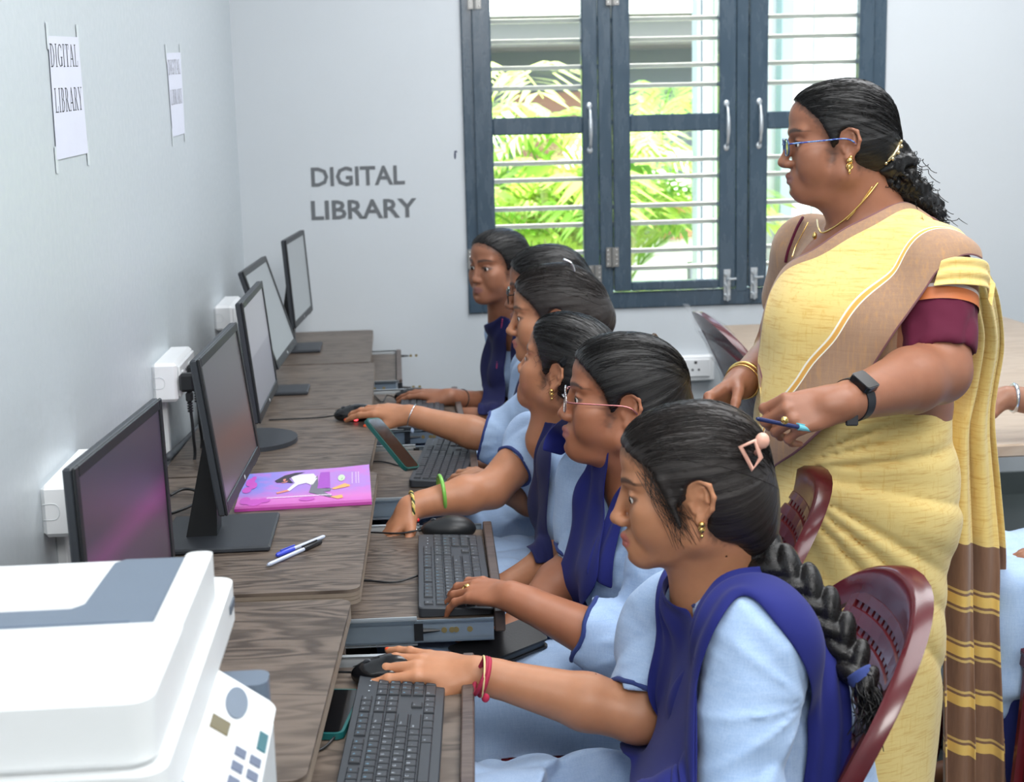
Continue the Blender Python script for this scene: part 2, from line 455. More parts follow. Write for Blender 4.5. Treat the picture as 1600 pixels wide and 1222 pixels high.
def navy_mat():
    t = NT('navy_window_enamel'); v = t.coord(scale=(1, 1, .25)); n = t.noise(v, 30, 4, .6); n2 = t.noise(t.coord(), 90, 3)
    t.col(t.mix(srgb(54, 70, 84), srgb(72, 89, 103), n))
    t.l(t.ramp(n, [(.3, (.18,)*3), (.7, (.34,)*3)]), t.b.inputs['Roughness'])
    t.bump(t.math('ADD', n, t.math('MULTIPLY', n2, .4)), .28, .002); return t.m
NAVY = navy_mat()
def glass_mat():
    t = NT('window_glass'); nt_ = t.t; out = t.n['Material Output']; nt_.nodes.remove(t.b)
    a = nt_.nodes.new('ShaderNodeBsdfTransparent'); a.inputs[0].default_value = (.96, .98, .97, 1)
    g = nt_.nodes.new('ShaderNodeBsdfGlossy'); g.inputs['Roughness'].default_value = .03
    fr = nt_.nodes.new('ShaderNodeFresnel'); fr.inputs[0].default_value = 1.45
    mx = nt_.nodes.new('ShaderNodeMixShader'); nt_.links.new(fr.outputs[0], mx.inputs[0]); nt_.links.new(a.outputs[0], mx.inputs[1]); nt_.links.new(g.outputs[0], mx.inputs[2])
    nt_.links.new(mx.outputs[0], out.inputs[0]); return t.m
GLASS = glass_mat()

# ------------------------------------------------------------------ text helper (flat lettering turned into a mesh)
_txt = {}
def text_geo(s, size, bold=0.0, spacing=1.0):
    key = (s, round(size, 5), bold, spacing)
    if key not in _txt:
        cu = bpy.data.curves.new('lettering', 'FONT'); cu.body = s; cu.size = size; cu.offset = bold*size; cu.resolution_u = 2; cu.space_character = spacing; cu.fill_mode = 'FRONT'
        o = bpy.data.objects.new('lettering', cu); COL.objects.link(o)
        me = bpy.data.meshes.new_from_object(o.evaluated_get(bpy.context.evaluated_depsgraph_get()))
        v = np.array([x.co[:] for x in me.vertices]).reshape(-1, 3); f = [tuple(p.vertices) for p in me.polygons]
        bpy.data.objects.remove(o); bpy.data.curves.remove(cu); bpy.data.meshes.remove(me); _txt[key] = (v, f)
    return _txt[key]
def put_text(mb, s, size, org, ux, uy, bold=0.0, spacing=1.0, center=False, width=None, sy=1.0):
    v, f = text_geo(s, size, bold, spacing)
    if len(v) == 0: return
    v = v.copy(); w = v[:, 0].max()-v[:, 0].min()
    if width: v[:, 0] = (v[:, 0]-v[:, 0].min())*width/w; w = width
    if center: v[:, 0] -= v[:, 0].min()+w/2
    mb.add([np.asarray(org)+p[0]*np.asarray(ux)+p[1]*sy*np.asarray(uy) for p in v], f)

# ------------------------------------------------------------------ room shell
XR, YF, ZC = 4.3, -1.9, 3.0
def wall(name, lo, hi, mat): o = MB().box(lo, hi).build(name, mat, None, None); o['kind'] = 'structure'; return o
wall('wall_left', (-.2, YF-.2, 0), (0, YB+.25, ZC), WALL_L)
wall('wall_right', (XR, YF-.2, 0), (XR+.2, YB+.25, ZC), WALL_B)
wall('wall_front', (0, YF-.2, 0), (XR, YF, ZC), WALL_B)
o = wall('ceiling', (-.2, YF-.2, ZC), (XR+.2, YB+.25, ZC+.15), CEIL)
WX0, WX1, WZ0, WZ1 = .818, 2.388, .789, 2.22
mb = MB()
for lo, hi in (((0, YB, 0), (WX0, YB+.22, ZC)), ((WX1, YB, 0), (XR, YB+.22, ZC)), ((WX0, YB, 0), (WX1, YB+.22, WZ0)), ((WX0, YB, WZ1), (WX1, YB+.22, ZC))): mb.box(lo, hi)
tag(mb.build('wall_back', WALL_B, None, None), kind='structure')
fl = wall('floor', (-.2, YF-.2, -.1), (XR+.2, YB+.25, -.006), plain('tile_joint', srgb(150, 152, 150), .7))
TILE = plain('dark_grey_floor_tile', srgb(84, 92, 92), .32, var=.14, scale=9)
tile_me = MB().box((-.298, -.298, -.006), (.298, .298, 0), None, .003).mesh('tile'); tile_me.materials.append(TILE)
for i in range(7):
    for j in range(12):
        if .3+.6*i < XR+.1 and YF+.3+.6*j < YB+.1:
            t_ = link('tile', tile_me, None, fl); t_.location = (min(.3+.6*i, XR-.3), YF+.3+.6*j, 0)
for nm, lo, hi in (('baseboard_back', (0, YB-.012, 0), (XR, YB, .09)), ('baseboard_right', (XR-.012, YF, 0), (XR, YB, .09))):
    wall(nm, lo, hi, TILE)

# ------------------------------------------------------------------ window with three leaves
Wn = empty('window_1', (WX0, YB, WZ0)); Wn['kind'] = 'structure'
wx = lambda px, py=250: at_y(px, py, YB)[0]
wz = lambda px, py: at_y(px, py, YB)[2]
FY0, FY1 = YB-.012, YB+.075
mb = MB()
mb.box((WX0, FY0, WZ0), (WX0+.052, FY1, WZ1), None, .004); mb.box((WX1-.05, FY0, WZ0), (WX1, FY1, WZ1), None, .004)
mb.box((WX0+.050, FY0+.0015, WZ0), (WX1-.048, FY1-.002, WZ0+.062), None, .004); mb.box((WX0+.050, FY0+.0015, WZ1-.05), (WX1-.048, FY1-.002, WZ1), None, .004)
mb.build('window_frame', NAVY, Wn)
gz0, gz1 = wz(1050, 438), WZ1-.10
m0, m1 = wz(1050, 205), wz(1050, 178)
leaf = [(wx(742), wx(771), wx(910), wx(934)), (wx(957), wx(984), wx(1122), wx(1148)), (wx(1169), wx(1197), wx(1337), wx(1360))]
for a, b in ((leaf[0][3], leaf[1][0]), (leaf[1][3], leaf[2][0])):
    MB().box((a+.003, FY0, WZ0+.05), (b-.003, FY1, WZ1-.05), None, .003).build('window_mullion', NAVY, Wn)
for k, (a, b, c, d) in enumerate(leaf):
    y0, y1 = YB-.02, YB+.025; z0, z1 = WZ0+.066, WZ1-.054
    lf = MB()
    for lo, hi in (((a, y0, z0), (b, y1, z1)), ((c, y0, z0), (d, y1, z1)), ((b, y0, z0), (c, y1, gz0)), ((b, y0, gz1), (c, y1, z1)), ((b, y0, m0), (c, y1, m1))): lf.box(lo, hi, None, .004)
    sash = lf.build('window_sash', NAVY, Wn)
    for z_0, z_1 in ((gz0, m0), (m1, gz1)):
        MB().box((b, YB+.001, z_0), (c, YB+.005, z_1)).build('glass_pane', GLASS, sash, None)
BAR = plain('pale_grey_window_bar', srgb(186, 184, 176), .45, var=.05)
for py in (29, 60.5, 102, 133, 176+12, 249.6, 276, 320, 347, 390, 417):
    z = at_y(1050, py, YB+.05)[2]
    MB().box((WX0+.04, YB+.04, z-.0085), (WX1-.04, YB+.056, z+.0085), None, .002).build('grille_bar', BAR, Wn)
for z in (2.02, 2.09): MB().box((WX0+.04, YB+.04, z-.0085), (WX1-.04, YB+.056, z+.0085), None, .002).build('grille_bar', BAR, Wn)
for px, py in ((921, 200), (1135, 196), (1186, 193)):                      # pull handles
    c = at_y(px, py, YB-.02); mb = MB()
    mb.tube(spline([c+A(0, 0, .075), c+A(0, -.022, .06), c+A(0, -.034, 0), c+A(0, -.022, -.06), c+A(0, 0, -.075)], 5), [.0045]*3+[.0055]*5+[.0075]*5+[.0055]*5+[.0045]*3, 8)
    mb.ball(c+A(0, 0, .08), (.011, .004, .013), 6); mb.ball(c+A(0, 0, -.08), (.011, .004, .013), 6)
    mb.build('pull_handle', STEEL, Wn, 'all')
for px, py in ((957, 402), (957, -8), (741, 405), (741, -2), (930, 430)):   # butt hinges
    c = at_y(px, py, YB-.021); mb = MB()
    for s in (-1, 1): mb.box(c+A(s*.014-.010, -.002, -.036), c+A(s*.014+.010, .002, .036), None, .001)
    mb.tube([c+A(0, -.004, -.037), c+A(0, -.004, .037)], .0045, 8)
    h_ = mb.build('hinge', plain('worn_steel_hinge', srgb(150, 150, 148), .4, .8), Wn)
    sc_ = MB(); [sc_.ball(c+A(s*.016, -.003, z), (.003, .0015, .003), 4) for s in (-1, 1) for z in (-.026, -.009, .009, .026)]
    sc_.build('screw', CHROME, h_, 'all')
for px, py in ((1136, 445), (1178, 442)):                                  # tower bolts
    c = at_y(px, py, YB-.022); mb = MB(); mb.box(c+A(-.013, -.002, -.058), c+A(.013, .002, .058), None, .001)
    mb.tube([c+A(0, -.008, -.06), c+A(0, -.008, .05)], .005, 8)
    mb.tube(spline([c+A(0, -.008, .02), c+A(.002, -.02, .022), c+A(.03, -.022, .024)], 4), .004, 6)
    for z in (-.04, 0, .04): mb.box(c+A(-.011, -.011, z-.007), c+A(.011, .0, z+.007), None, .003)
    mb.build('tower_bolt', STEEL, Wn)

# ------------------------------------------------------------------ lettering on the back wall and paper signs on the left wall
c1, c2 = at_y(487, 291, YB), at_y(487, 343, YB); w1 = at_y(633, 291, YB)[0]-c1[0]; w2 = at_y(652, 343, YB)[0]-c2[0]; hgt = (at_y(487, 262, YB)[2]-c1[2])
lt = empty('wall_lettering', c1, 'grey capital lettering DIGITAL LIBRARY on the back wall left of the window', 'lettering'); LT = plain('grey_lettering_paint', srgb(100, 104, 108), .6)
for w_, c_, wd_ in (('DIGITAL', c1, w1), ('LIBRARY', c2, w2)):
    mb = MB(); put_text(mb, w_, hgt/.7, c_+A(0, -.0015, 0), A(1, 0, 0), A(0, 0, 1), .022, 1, width=wd_); tag(mb.build('painted_word', LT, lt, None), kind='stuff')
# serif capitals drawn from strokes in a unit cell: bars (x0,y0,x1,y1) and arcs
def serif_glyph(ch):
    T_, t_, S = .125, .04, .04; Q = []
    R_ = lambda x0, y0, x1, y1: Q.append([(x0, y0), (x1, y0), (x1, y1), (x0, y1)])
    def arc(cx, cy, rx, ry, a0, a1, n=10, w=.14):
        for i in range(n):
            u, v = math.radians(a0+(a1-a0)*i/n), math.radians(a0+(a1-a0)*(i+1)/n)
            f = lambda a: w*abs(math.cos(a))+.05*abs(math.sin(a))
            Q.append([(cx+rx*math.cos(u), cy+ry*math.sin(u)), (cx+rx*math.cos(v), cy+ry*math.sin(v)), (cx+(rx-f(v))*math.cos(v), cy+(ry-.055)*math.sin(v)), (cx+(rx-f(u))*math.cos(u), cy+(ry-.055)*math.sin(u))])
    def line(a, b, w): Q.append([(a[0]-w/2, a[1]), (a[0]+w/2, a[1]), (b[0]+w/2, b[1]), (b[0]-w/2, b[1])])
    stem = lambda x: (R_(x, 0, x+T_, 1), R_(x-.09, 0, x+T_+.09, S), R_(x-.09, 1-S, x+T_+.09, 1))
    if ch == 'I': stem(.12); wd = .4
    elif ch == 'L': stem(.12); R_(.12, 0, .66, t_); R_(.62, 0, .67, .26); wd = .74
    elif ch == 'T': R_(.31, 0, .46, 1); R_(.2, 0, .57, S); R_(.04, 1-t_, .73, 1); R_(.04, .76, .085, 1); R_(.685, .76, .73, 1); wd = .78
    elif ch == 'D': stem(.12); arc(.30, .5, .48, .5, -90, 90); wd = .86
    elif ch == 'B': stem(.12); arc(.32, .745, .27, .255, -90, 90, 8); arc(.34, .27, .33, .27, -90, 90, 8); wd = .74
    elif ch == 'R': stem(.12); arc(.32, .74, .30, .26, -90, 90, 8); line((.72, 0), (.40, .5), .17); R_(.6, 0, .86, S); wd = .84
    elif ch == 'G': arc(.46, .5, .42, .5, 45, 315, 14); R_(.66, .04, .81, .42); R_(.54, .40, .9, .44); R_(.74, .7, .78, .98); wd = .92
    elif ch == 'A': line((.10, 0), (.43, 1), .055); line((.76, 0), (.43, 1), .16); R_(.22, .32, .62, .37); R_(.0, 0, .24, S); R_(.6, 0, .93, S); wd = .92
    elif ch == 'Y': line((.43, .45), (.12, 1), .15); line((.43, .45), (.72, 1), .05); R_(.36, 0, .51, .5); R_(.25, 0, .62, S); R_(-.0, 1-S, .3, 1); R_(.58, 1-S, .86, 1); wd = .84
    return Q, wd
def serif_word(mb, word, org, ux, uy, width, height):
    tot = sum(serif_glyph(c)[1]+.09 for c in word); x = 0
    for c in word:
        Q, w = serif_glyph(c)
        for q in Q: mb.add([org+(x+p[0])/tot*width*ux+p[1]*height*uy for p in q], [tuple(range(len(q)))])
        x += w+.09
def paper_sign(px4, rows, label):
    P = [at_x(px, py, .002) for px, py in px4]                              # TL TR BL BR
    g = np.zeros((9, 7, 3))
    for i in range(9):
        for j in range(7):
            v, u = i/8, j/6; p = (1-v)*((1-u)*P[0]+u*P[1])+v*((1-u)*P[2]+u*P[3]); p[0] = .002
            g[i, j] = p
    sg = MB().quad_grid(g).build('paper_sign', PAPER, None, None); tag(sg, label, 'sign', 'paper signs taped to the left wall')
    up = nrm(P[0]-P[2]); rt = nrm(P[1]-P[0]); mb = MB()
    for (w, (a, b), (hb, ht)) in rows:
        L0 = P[0]*(1-hb)+P[2]*hb; R0 = P[1]*(1-hb)+P[3]*hb; o_ = L0*(1-a)+R0*a; e_ = L0*(1-b)+R0*b; o_[0] = e_[0] = .0022
        serif_word(mb, w, o_, nrm(e_-o_), up, np.linalg.norm(e_-o_), (hb-ht)*np.linalg.norm(P[0]-P[2]))
    tag(mb.build('printed_lettering', INK, sg, None), kind='stuff')
    tm_ = plain('clear_tape', srgb(205, 213, 216), .45)
    for k in range(4):
        c = P[k]+A(.003, 0, 0); c[0] = .0018; MB().box(c+A(-.0004, -.009, -.022), c+A(.0001, .009, .022)).build('tape', tm_, sg, None)
paper_sign([(75, 56), (122, 58), (89, 250), (138, 239)], [('DIGITAL', (.02, .93), (.25, .06)), ('LIBRARY', (.06, .95), (.62, .42))], 'large paper sign DIGITAL LIBRARY on the left wall, the nearer one of two')
paper_sign([(260, 83), (282, 82), (270, 214), (289, 208)], [('DIGITAL', (.05, .93), (.26, .08)), ('LIBRARY', (.08, .95), (.62, .44))], 'small looking paper sign DIGITAL LIBRARY on the left wall nearer the corner')
for px, py, r in ((711, 243, .007), ):
    mb = MB(); mb.ball(at_y(px, py, YB), (.004, .001, .014), 5); mb.ball(at_y(px+1, py-6, YB), (.006, .001, .004), 5); o = mb.build('trim_1', plain('dark_wall_mark', srgb(60, 66, 90), .7)); o['kind'] = 'structure'

# ------------------------------------------------------------------ switch boxes, trunking, plugs and cables on the left wall
def switch_box(tl, bl, length, label, trunk=True):
    a, b = at_x(tl[0], tl[1], 0), at_x(bl[0], bl[1], 0); y0, z1, z0 = (a[1]+b[1])/2, a[2], b[2]
    r = empty('switch_box', (0, y0, z0), label, 'switch box', 'white surface switch boxes on the left wall')
    d = .055
    mb = MB(); mb.box((0, y0, z0), (d, y0+length, z1), None, .007); mb.build('box_body', WHITE_P, r)
    mb = MB(); mb.box((d, y0+.012, z0+.008), (d+.006, y0+length-.012, z1-.008), None, .003); pl = mb.build('switch_plate', WHITE_P, r)
    mb = MB(); mb.tube(spline([(.002, y0-.0006, (z0+z1)/2+.012), (.022, y0-.0006, (z0+z1)/2+.012), (.028, y0-.0006, (z0+z1)/2), (.022, y0-.0006, (z0+z1)/2-.012), (.002, y0-.0006, (z0+z1)/2-.012)], 4), .0007, 5); mb.build('knockout', GREYW, r, 'all')
    n = max(2, int(length/.055)); hol = plain('socket_hole', srgb(50, 50, 55), .6)
    for i in range(n):
        yc = y0+.012+(i+.5)*(length-.024)/n
        if i % 2 == 0:
            mb = MB(); mb.box((d+.006, yc-.010, z0+.022), (d+.0095, yc+.010, z1-.022), rotm(d, yc), .002); mb.build('rocker_switch', WHITE_P, pl)
        else:
            mb = MB(); zc = (z0+z1)/2
            for dy, dz, rr in ((0, .013, .004), (-.009, -.009, .003), (.009, -.009, .003)): mb.lathe([(rr, 0), (rr, .0008), (0, .0008)], 10, (A(d+.006, yc+dy, zc+dz), roty(math.pi/2)))
            mb.build('socket', hol, pl)
    if trunk:
        t_ = MB().box((0, y0+.075, .09), (.016, y0+.10, z0), None, .002).build('trunking', WHITE_P); tag(t_, 'white vertical cable trunking below the '+label.replace('white plastic ', '').split(',')[0], 'trunking', 'vertical cable trunking on the left wall')
    return r, y0, z0, z1, d
def rotm(d, yc): return (A(0, 0, 0), np.eye(3))
switch_box((63, 757), (65, 845), .26, 'white plastic switch box nearest the printer, behind the first monitor')
bx2 = switch_box((236, 569), (240, 630), .26, 'white plastic switch box with two black plugs, behind the second monitor')
switch_box((333, 479), (336, 517), .26, 'white plastic switch box near the far corner, behind the third monitor')
def plug(c, label, end, knot=False):
    r = empty('plug', c, label, 'plug', 'black plugs in the second switch box')
    mb = MB(); mb.box(c+A(-.012, -.014, -.02), c+A(.022, .014, .022), None, .006); mb.box(c+A(-.0, -.010, -.045), c+A(.016, .010, -.02), None, .005); mb.build('plug_body', BLACK, r)
    mb = MB()
    for k in range(4): mb.tube([c+A(.008, 0, -.046-.006*k), c+A(.008, 0, -.049-.006*k)], .0065, 8)
    mb.build('strain_relief', BLACK, r)
    mb = MB(); mb.tube(spline([c+A(.008, 0, -.045), c+A(.010, .004, -.12), c+A(.004, .01, -.2), end], 6), .0035, 8); mb.build('cord', BLACK, r, 'all')
zc = (bx2[2]+bx2[3])/2; d = bx2[4]
plug(at_x(289, 598, d+.016), 'black plug with ribbed neck, the nearer one in the second switch box', A(.030, 3.10, .60))
plug(at_x(300, 584, d+.016), 'black plug with white tag on its cord, the farther one in the second switch box', A(.026, 3.16, .60))
mb = MB(); mb.box((.02, 2.2, .78), (.035, 5.28, .80), None, .003)
mb = MB(); mb.tube(spline([at_x(262, 715, .02), at_x(300, 680, .02), at_x(330, 640, .02), at_x(360, 560, .02)], 6), .009, 8)
tag(mb.build('cable_conduit', plain('grey_conduit', srgb(70, 74, 80), .5), None, 'all'), 'dark grey cable run along the left wall behind the desks', 'cable')
for i, pts in enumerate(([at_z(264, 775, .75), at_z(290, 764, .752), at_z(322, 772, .75)], [at_z(264, 804, .75), at_z(295, 792, .752), at_z(325, 775, .75)])):
    tag(MB().tube(spline(pts, 6), .0032, 8).build('monitor_cable', BLACK, None, 'all'), ('upper' if i == 0 else 'lower')+' black cable looping behind the stand of the second monitor', 'cable', 'black cables behind the second monitor')
# white switched socket on the back wall
a, b = at_y(1055, 555, YB), at_y(1113, 592, YB); r = empty('wall_socket', ((a[0]+b[0])/2, YB, b[2]), 'white double socket plate low on the back wall under the window', 'socket')
MB().box((a[0]-.05, YB-.035, b[2]), (b[0], YB, a[2]), None, .005).build('box_body', WHITE_P, r)
MB().box((a[0]-.03, YB-.041, b[2]+.018), (b[0]-.018, YB-.035, a[2]-.012), None, .002).build('face_plate', WHITE_P, r)
hol = plain('socket_hole', srgb(50, 50, 55), .6)
for k, px in enumerate((1069, 1087)):
    c = at_y(px, 573, YB-.041); mb = MB()
    for dx, dz, rr in ((0, .016, .006), (-.012, -.012, .0045), (.012, -.012, .0045)): mb.lathe([(rr, 0), (rr, .0012), (0, .0012)], 10, (c+A(dx, 0, dz), rotx(math.pi/2)))
    mb.build('socket', hol, r)

# ------------------------------------------------------------------ outside the window
yard = wall('ground_1', (-6, YB+.25, -.3), (10, 26, -.05), plain('sunlit_concrete_yard', srgb(205, 205, 200), .8, scale=3))
BW = plain('white_outside_paint', srgb(232, 234, 232), .7); BG = plain('grey_outside_paint', srgb(92, 92, 90), .7); BD = plain('dark_grey_outside_paint', srgb(72, 80, 84), .6)
bl = empty('opposite_building', (2, 13, 0), 'low grey and white building across the yard behind the palms', 'building')
p = lambda px, py: at_y(px, py, 13)
MB().box((-5, 13, -.1), (10, 13.3, p(950, 75)[2])).build('facade', BD, bl)
MB().box((-5, 12.2, p(950, 78)[2]), (10, 13.4, p(950, 30)[2]), None, .02).build('roof_fascia', BG, bl)
MB().box((-5, 12.1, p(950, 33)[2]), (10, 13.4, p(950, 27)[2])).build('roof_edge', BW, bl)
for px in (640,): MB().box((p(px, 100)[0], 12.25, -.1), (p(px, 100)[0]+.3, 12.5, p(950, 76)[2])).build('pillar', BG, bl)
for px in (800,): MB().box((p(px, 0)[0], 12.97, .0), (p(px, 0)[0]+.9, 13.0, 1.75)).build('door_leaf', plain('brown_outside_door', srgb(120, 84, 66), .6), bl)
# veranda posts just outside the right part of the window
po = empty('veranda', (2.9, 7.5, -.05), 'white and grey veranda frame outside, right of the palms', 'veranda')
q = lambda px, y: at_y(px, 200, y)[0]
def post(x0, x1, y, m_, z1=3.2): MB().box((x0, y, -.05), (x1, y+.12, z1), None, .004).build('post', m_, po)
GT = plain('grey_green_post', srgb(150, 156, 154), .6); GD = plain('dark_post', srgb(84, 96, 102), .6)
post(q(1089, 7), q(1095, 7), 7, GT); post(q(1095, 7), q(1100, 7), 7.02, GD); post(q(1100, 7), q(1117, 7), 7.04, BW); post(q(1117, 7), q(1124, 7), 7.0, plain('pale_green_post', srgb(170, 190, 160), .6))
post(q(1220, 8), q(1240, 8), 8, plain('teal_post', srgb(120, 136, 136), .6)); post(q(1240, 8), q(1270, 8), 8.02, BW); post(q(1270, 8), q(1286, 8), 8, GT); post(q(1289, 8), q(1318, 8), 8.05, BW); post(q(1318, 8), q(1345, 8), 8.1, GT)
MB().box((q(1200, 8), 8.2, -.05), (q(1400, 8), 8.3, 3.0)).build('side_wall', plain('pale_wall', srgb(206, 206, 204), .8), po)
MB().box((q(1085, 7.5), 7.6, .55), (q(1400, 7.5), 7.7, .72)).build('rail', plain('dark_rail', srgb(110, 116, 120), .6), po)
wl_ = MB().box((1.85, 9.2, -.05), (6.5, 9.5, at_y(1050, 372, 9.2)[2]), None, .02).build('planter_wall', BW); tag(wl_, 'white low planter wall outside the window carrying the pots', 'wall')
TERRA = plain('terracotta', srgb(206, 140, 112), .8); SOIL = plain('soil', srgb(80, 60, 48), .9)
def pot(px, py, y, s, label):
    c = at_y(px, py, y); r = empty('plant_pot', c, label, 'pot', 'terracotta pots outside the window')
    MB().lathe([(0, 0), (.10*s, 0), (.16*s, .20*s), (.175*s, .20*s), (.175*s, .24*s), (.15*s, .24*s), (.14*s, .21*s), (0, .21*s)], 20, (c, np.eye(3))).build('pot_body', TERRA, r)
    rng = random.Random(int(px)); mb = MB()
    for k in range(26):
        a = rng.random()*6.28; l = s*rng.uniform(.12, .3); t = A(math.cos(a), math.sin(a), rng.uniform(.6, 1.6)); w = A(-math.sin(a), math.cos(a), 0)*.02*s; b = c+A(0, 0, .22*s)
        mb.add([b-w*.3, b+w*.3, b+t*l*.5+w, b+t*l, b+t*l*.5-w], [(0, 1, 2, 3, 4)])
    tag(mb.build('foliage', LEAF[1], r, None), kind='stuff')
LEAF = []
for i, c in enumerate((srgb(160, 186, 84), srgb(120, 160, 66), srgb(196, 208, 128))):
    t = NT('palm_leaf_%s' % ('bright', 'deep', 'pale')[i]); n = t.noise(t.coord(), 6, 3)
    t.col(t.mix(tuple(x*.75 for x in c), tuple(min(1, x*1.3) for x in c), n)); t.set(Roughness=.45)
    t.b.inputs['Transmission Weight'].default_value = 0.0
    tr = t.node('ShaderNodeBsdfTranslucent'); tr.inputs[0].default_value = (*[min(1, x*1.3) for x in c], 1); mx = t.node('ShaderNodeMixShader'); mx.inputs[0].default_value = .5
    t.l(t.b.outputs[0], mx.inputs[1]); t.l(tr.outputs[0], mx.inputs[2]); t.l(mx.outputs[0], t.n['Material Output'].inputs[0]); LEAF.append(t.m)
pot(1052, 371, 9.3, 1.15, 'terracotta pot on the planter wall, seen through the middle pane'); pot(1208, 367, 9.3, 1.1, 'terracotta pot on the planter wall beside the woman in the sari')
pot(1130, 371, 9.3, 1.0, 'terracotta pot on the planter wall behind the window mullion')
STEM = plain('palm_stem', srgb(140, 150, 80), .6)
def palm(x, y, h, n, seed, label):
    rng = random.Random(seed); r = empty('areca_palm', (x, y, -.05), label, 'palm', 'areca palms outside the window')
    st = MB()
    for k in range(5):
        a = rng.random()*6.28; st.tube(spline([(x+.12*math.cos(a), y+.12*math.sin(a), -.05), (x+.18*math.cos(a), y+.18*math.sin(a), h*.35), (x+.3*math.cos(a), y+.3*math.sin(a), h*.62)], 4), .022, 6)
    st.build('stem', STEM, r, 'all')
    for k in range(n):
        a = 6.283*k/n+rng.uniform(-.3, .3); L = rng.uniform(.75, 1.15)*h*.72; b = A(x+.1*math.cos(a), y+.1*math.sin(a), h*rng.uniform(.25, .6)); d = A(math.cos(a), math.sin(a), 0); e = rng.uniform(.9, 1.9)
        t = np.linspace(0, 1, 13); R_ = np.array([b+d*L*(.75*u**1.15)+A(0, 0, 1)*L*(e*.62*u-.62*e*.85*u*u*.9) for u in t]); s_ = A(-d[1], d[0], 0)
        mb = MB(); mb.tube(R_, np.linspace(.009, .003, 13), 5)
        for i in range(2, 13):
            T_ = nrm(R_[i]-R_[i-1]); ll = L*.34*math.sin(.35+2.5*t[i])**.8*rng.uniform(.85, 1.1)
            for s in (-1, 1):
                for off in (0, .5):
                    q0 = R_[i-1]+(R_[i]-R_[i-1])*off; dr = nrm(T_*.75+s*s_*.8+A(0, 0, .12)); w = np.cross(dr, A(0, 0, 1)); w = nrm(w)*.016*(L/1.0)
                    m_ = q0+dr*ll*.5; tip = q0+dr*ll-A(0, 0, ll*.28)
                    mb.add([q0, m_-w, tip, m_+w], [(0, 1, 2, 3)])
        mb.build('frond', LEAF[rng.choice((0, 0, 1, 2))], r, None)
for i, (px, y, h, n, lb) in enumerate(((800, 8.6, 2.0, 15, 'bushy areca palm outside the left pane, leftmost of the row'), (865, 8.0, 1.85, 15, 'bright areca palm filling the left pane, second in the row'), (925, 8.9, 2.0, 13, 'areca palm outside behind the first window mullion'), (955, 8.3, 1.75, 12, 'areca palm outside the middle pane with arching fronds'), (1030, 10.4, 2.0, 12, 'tall areca palm farther off behind the middle pane'), (740, 9.0, 2.1, 12, 'areca palm outside at the left edge of the window'))):
    palm(at_y(px, 300, y)[0], y, h, n, 7+i, lb)

# ------------------------------------------------------------------ desks with pull-out keyboard trays
ZD, TH = .743, .026
ORD = ['first', 'second', 'third', 'fourth', 'fifth']
def desk(x0, x1, y0, y1, rot, tray, label, wood=WOOD, group='walnut computer desks along the left wall', name='computer_desk'):
    r = empty(name, (x1, (y0+y1)/2, 0), label, 'desk', group, rot=(0, 0, rot))
    w, dp = (y1-y0)/2, x1-x0
    rp = rounded_poly(-dp, -w, 0, w, .022, 5, (1, 0, 0, 1))
    MB().prism(rp, ZD-.006, ZD).build('tabletop', wood, r, 30, True)
    mb = MB()
    for z0, z1, ins in ((ZD-.006, ZD-.0055, .0), (ZD-TH, ZD-.0196, 0), (ZD-.0188, ZD-.0132, 0), (ZD-.0124, ZD-.0060, 0)):
        mb.prism(rounded_poly(-dp+ins, -w+ins, -ins, w-ins, .022, 5, (1, 0, 0, 1)), z0, z1)
    mb.build('edge_band', EDGE, r, 30, True)
    MB().prism(rounded_poly(-dp+.001, -w+.001, -.001, w-.001, .021, 5, (1, 0, 0, 1)), ZD-TH+.001, ZD-.007).build('board_core', EDGE_D, r, 30, True)
    for s in (-1, 1): MB().box((-dp+.02, s*(w-.035)-.009, .0), (-.03, s*(w-.035)+.009, ZD-TH), None, .001).build('side_panel', wood, r, None, True)
    MB().box((-dp+.03, -w+.045, .25), (-dp+.046, w-.045, ZD-TH)).build('back_panel', wood, r, None, True)
    if tray:
        ty0, ty1, tx = tray; ty0 -= (y0+y1)/2; ty1 -= (y0+y1)/2; tx -= x1; zt = .665
        tb = MB().box((-.28, ty0+.014, zt-.016), (tx-.018, ty1-.014, zt), None, .001).build('keyboard_tray', wood, r, None, True)
        MB().box((tx-.018, ty0+.004, zt-.022), (tx, ty1-.004, zt+.014), None, .002).build('tray_lip', LIP, tb, None, True)
        for s, yy in ((-1, ty0), (1, ty1)):
            def channel(xa, xb, h, t, yo):
                mb = MB(); yb = yy+yo
                mb.box((xa, yb-.0015, zt-.012-h/2), (xb, yb+.0015, zt-.012+h/2)); mb.box((xa, yb-.0015, zt-.012+h/2-.003), (xb, yb+s*t, zt-.012+h/2)); mb.box((xa, yb-.0015, zt-.012-h/2), (xb, yb+s*t, zt-.012-h/2+.003)); return mb
            sl = channel(-.30, -.0+.09, .046, .012, -s*.002).build('drawer_slide', STEEL, r, None, True)
            channel(-.1, tx-.02, .036, .009, s*.002).build('inner_runner', STEEL_D, sl, None, True)
            mb = MB(); mb.box((.085, yy-.006, zt-.029), (.10, yy+.006, zt+.004)); mb.tube([(.10, yy+s*.004, zt-.012), (.128, yy+s*.004, zt-.012)], [.005, .002], 8); mb.build('ball_stop', BLACK, sl, None, True)
            mb = MB()
            for xx in (.135, .155, tx-.09, tx-.06): mb.lathe([(.005, 0), (.005, .001), (0, .001)], 10, (A(xx, yy+s*.004, zt-.012), rotx(-s*math.pi/2)))
            mb.build('screw', plain('brass_screw', srgb(170, 150, 100), .4, .8), sl, None, True)
    return r
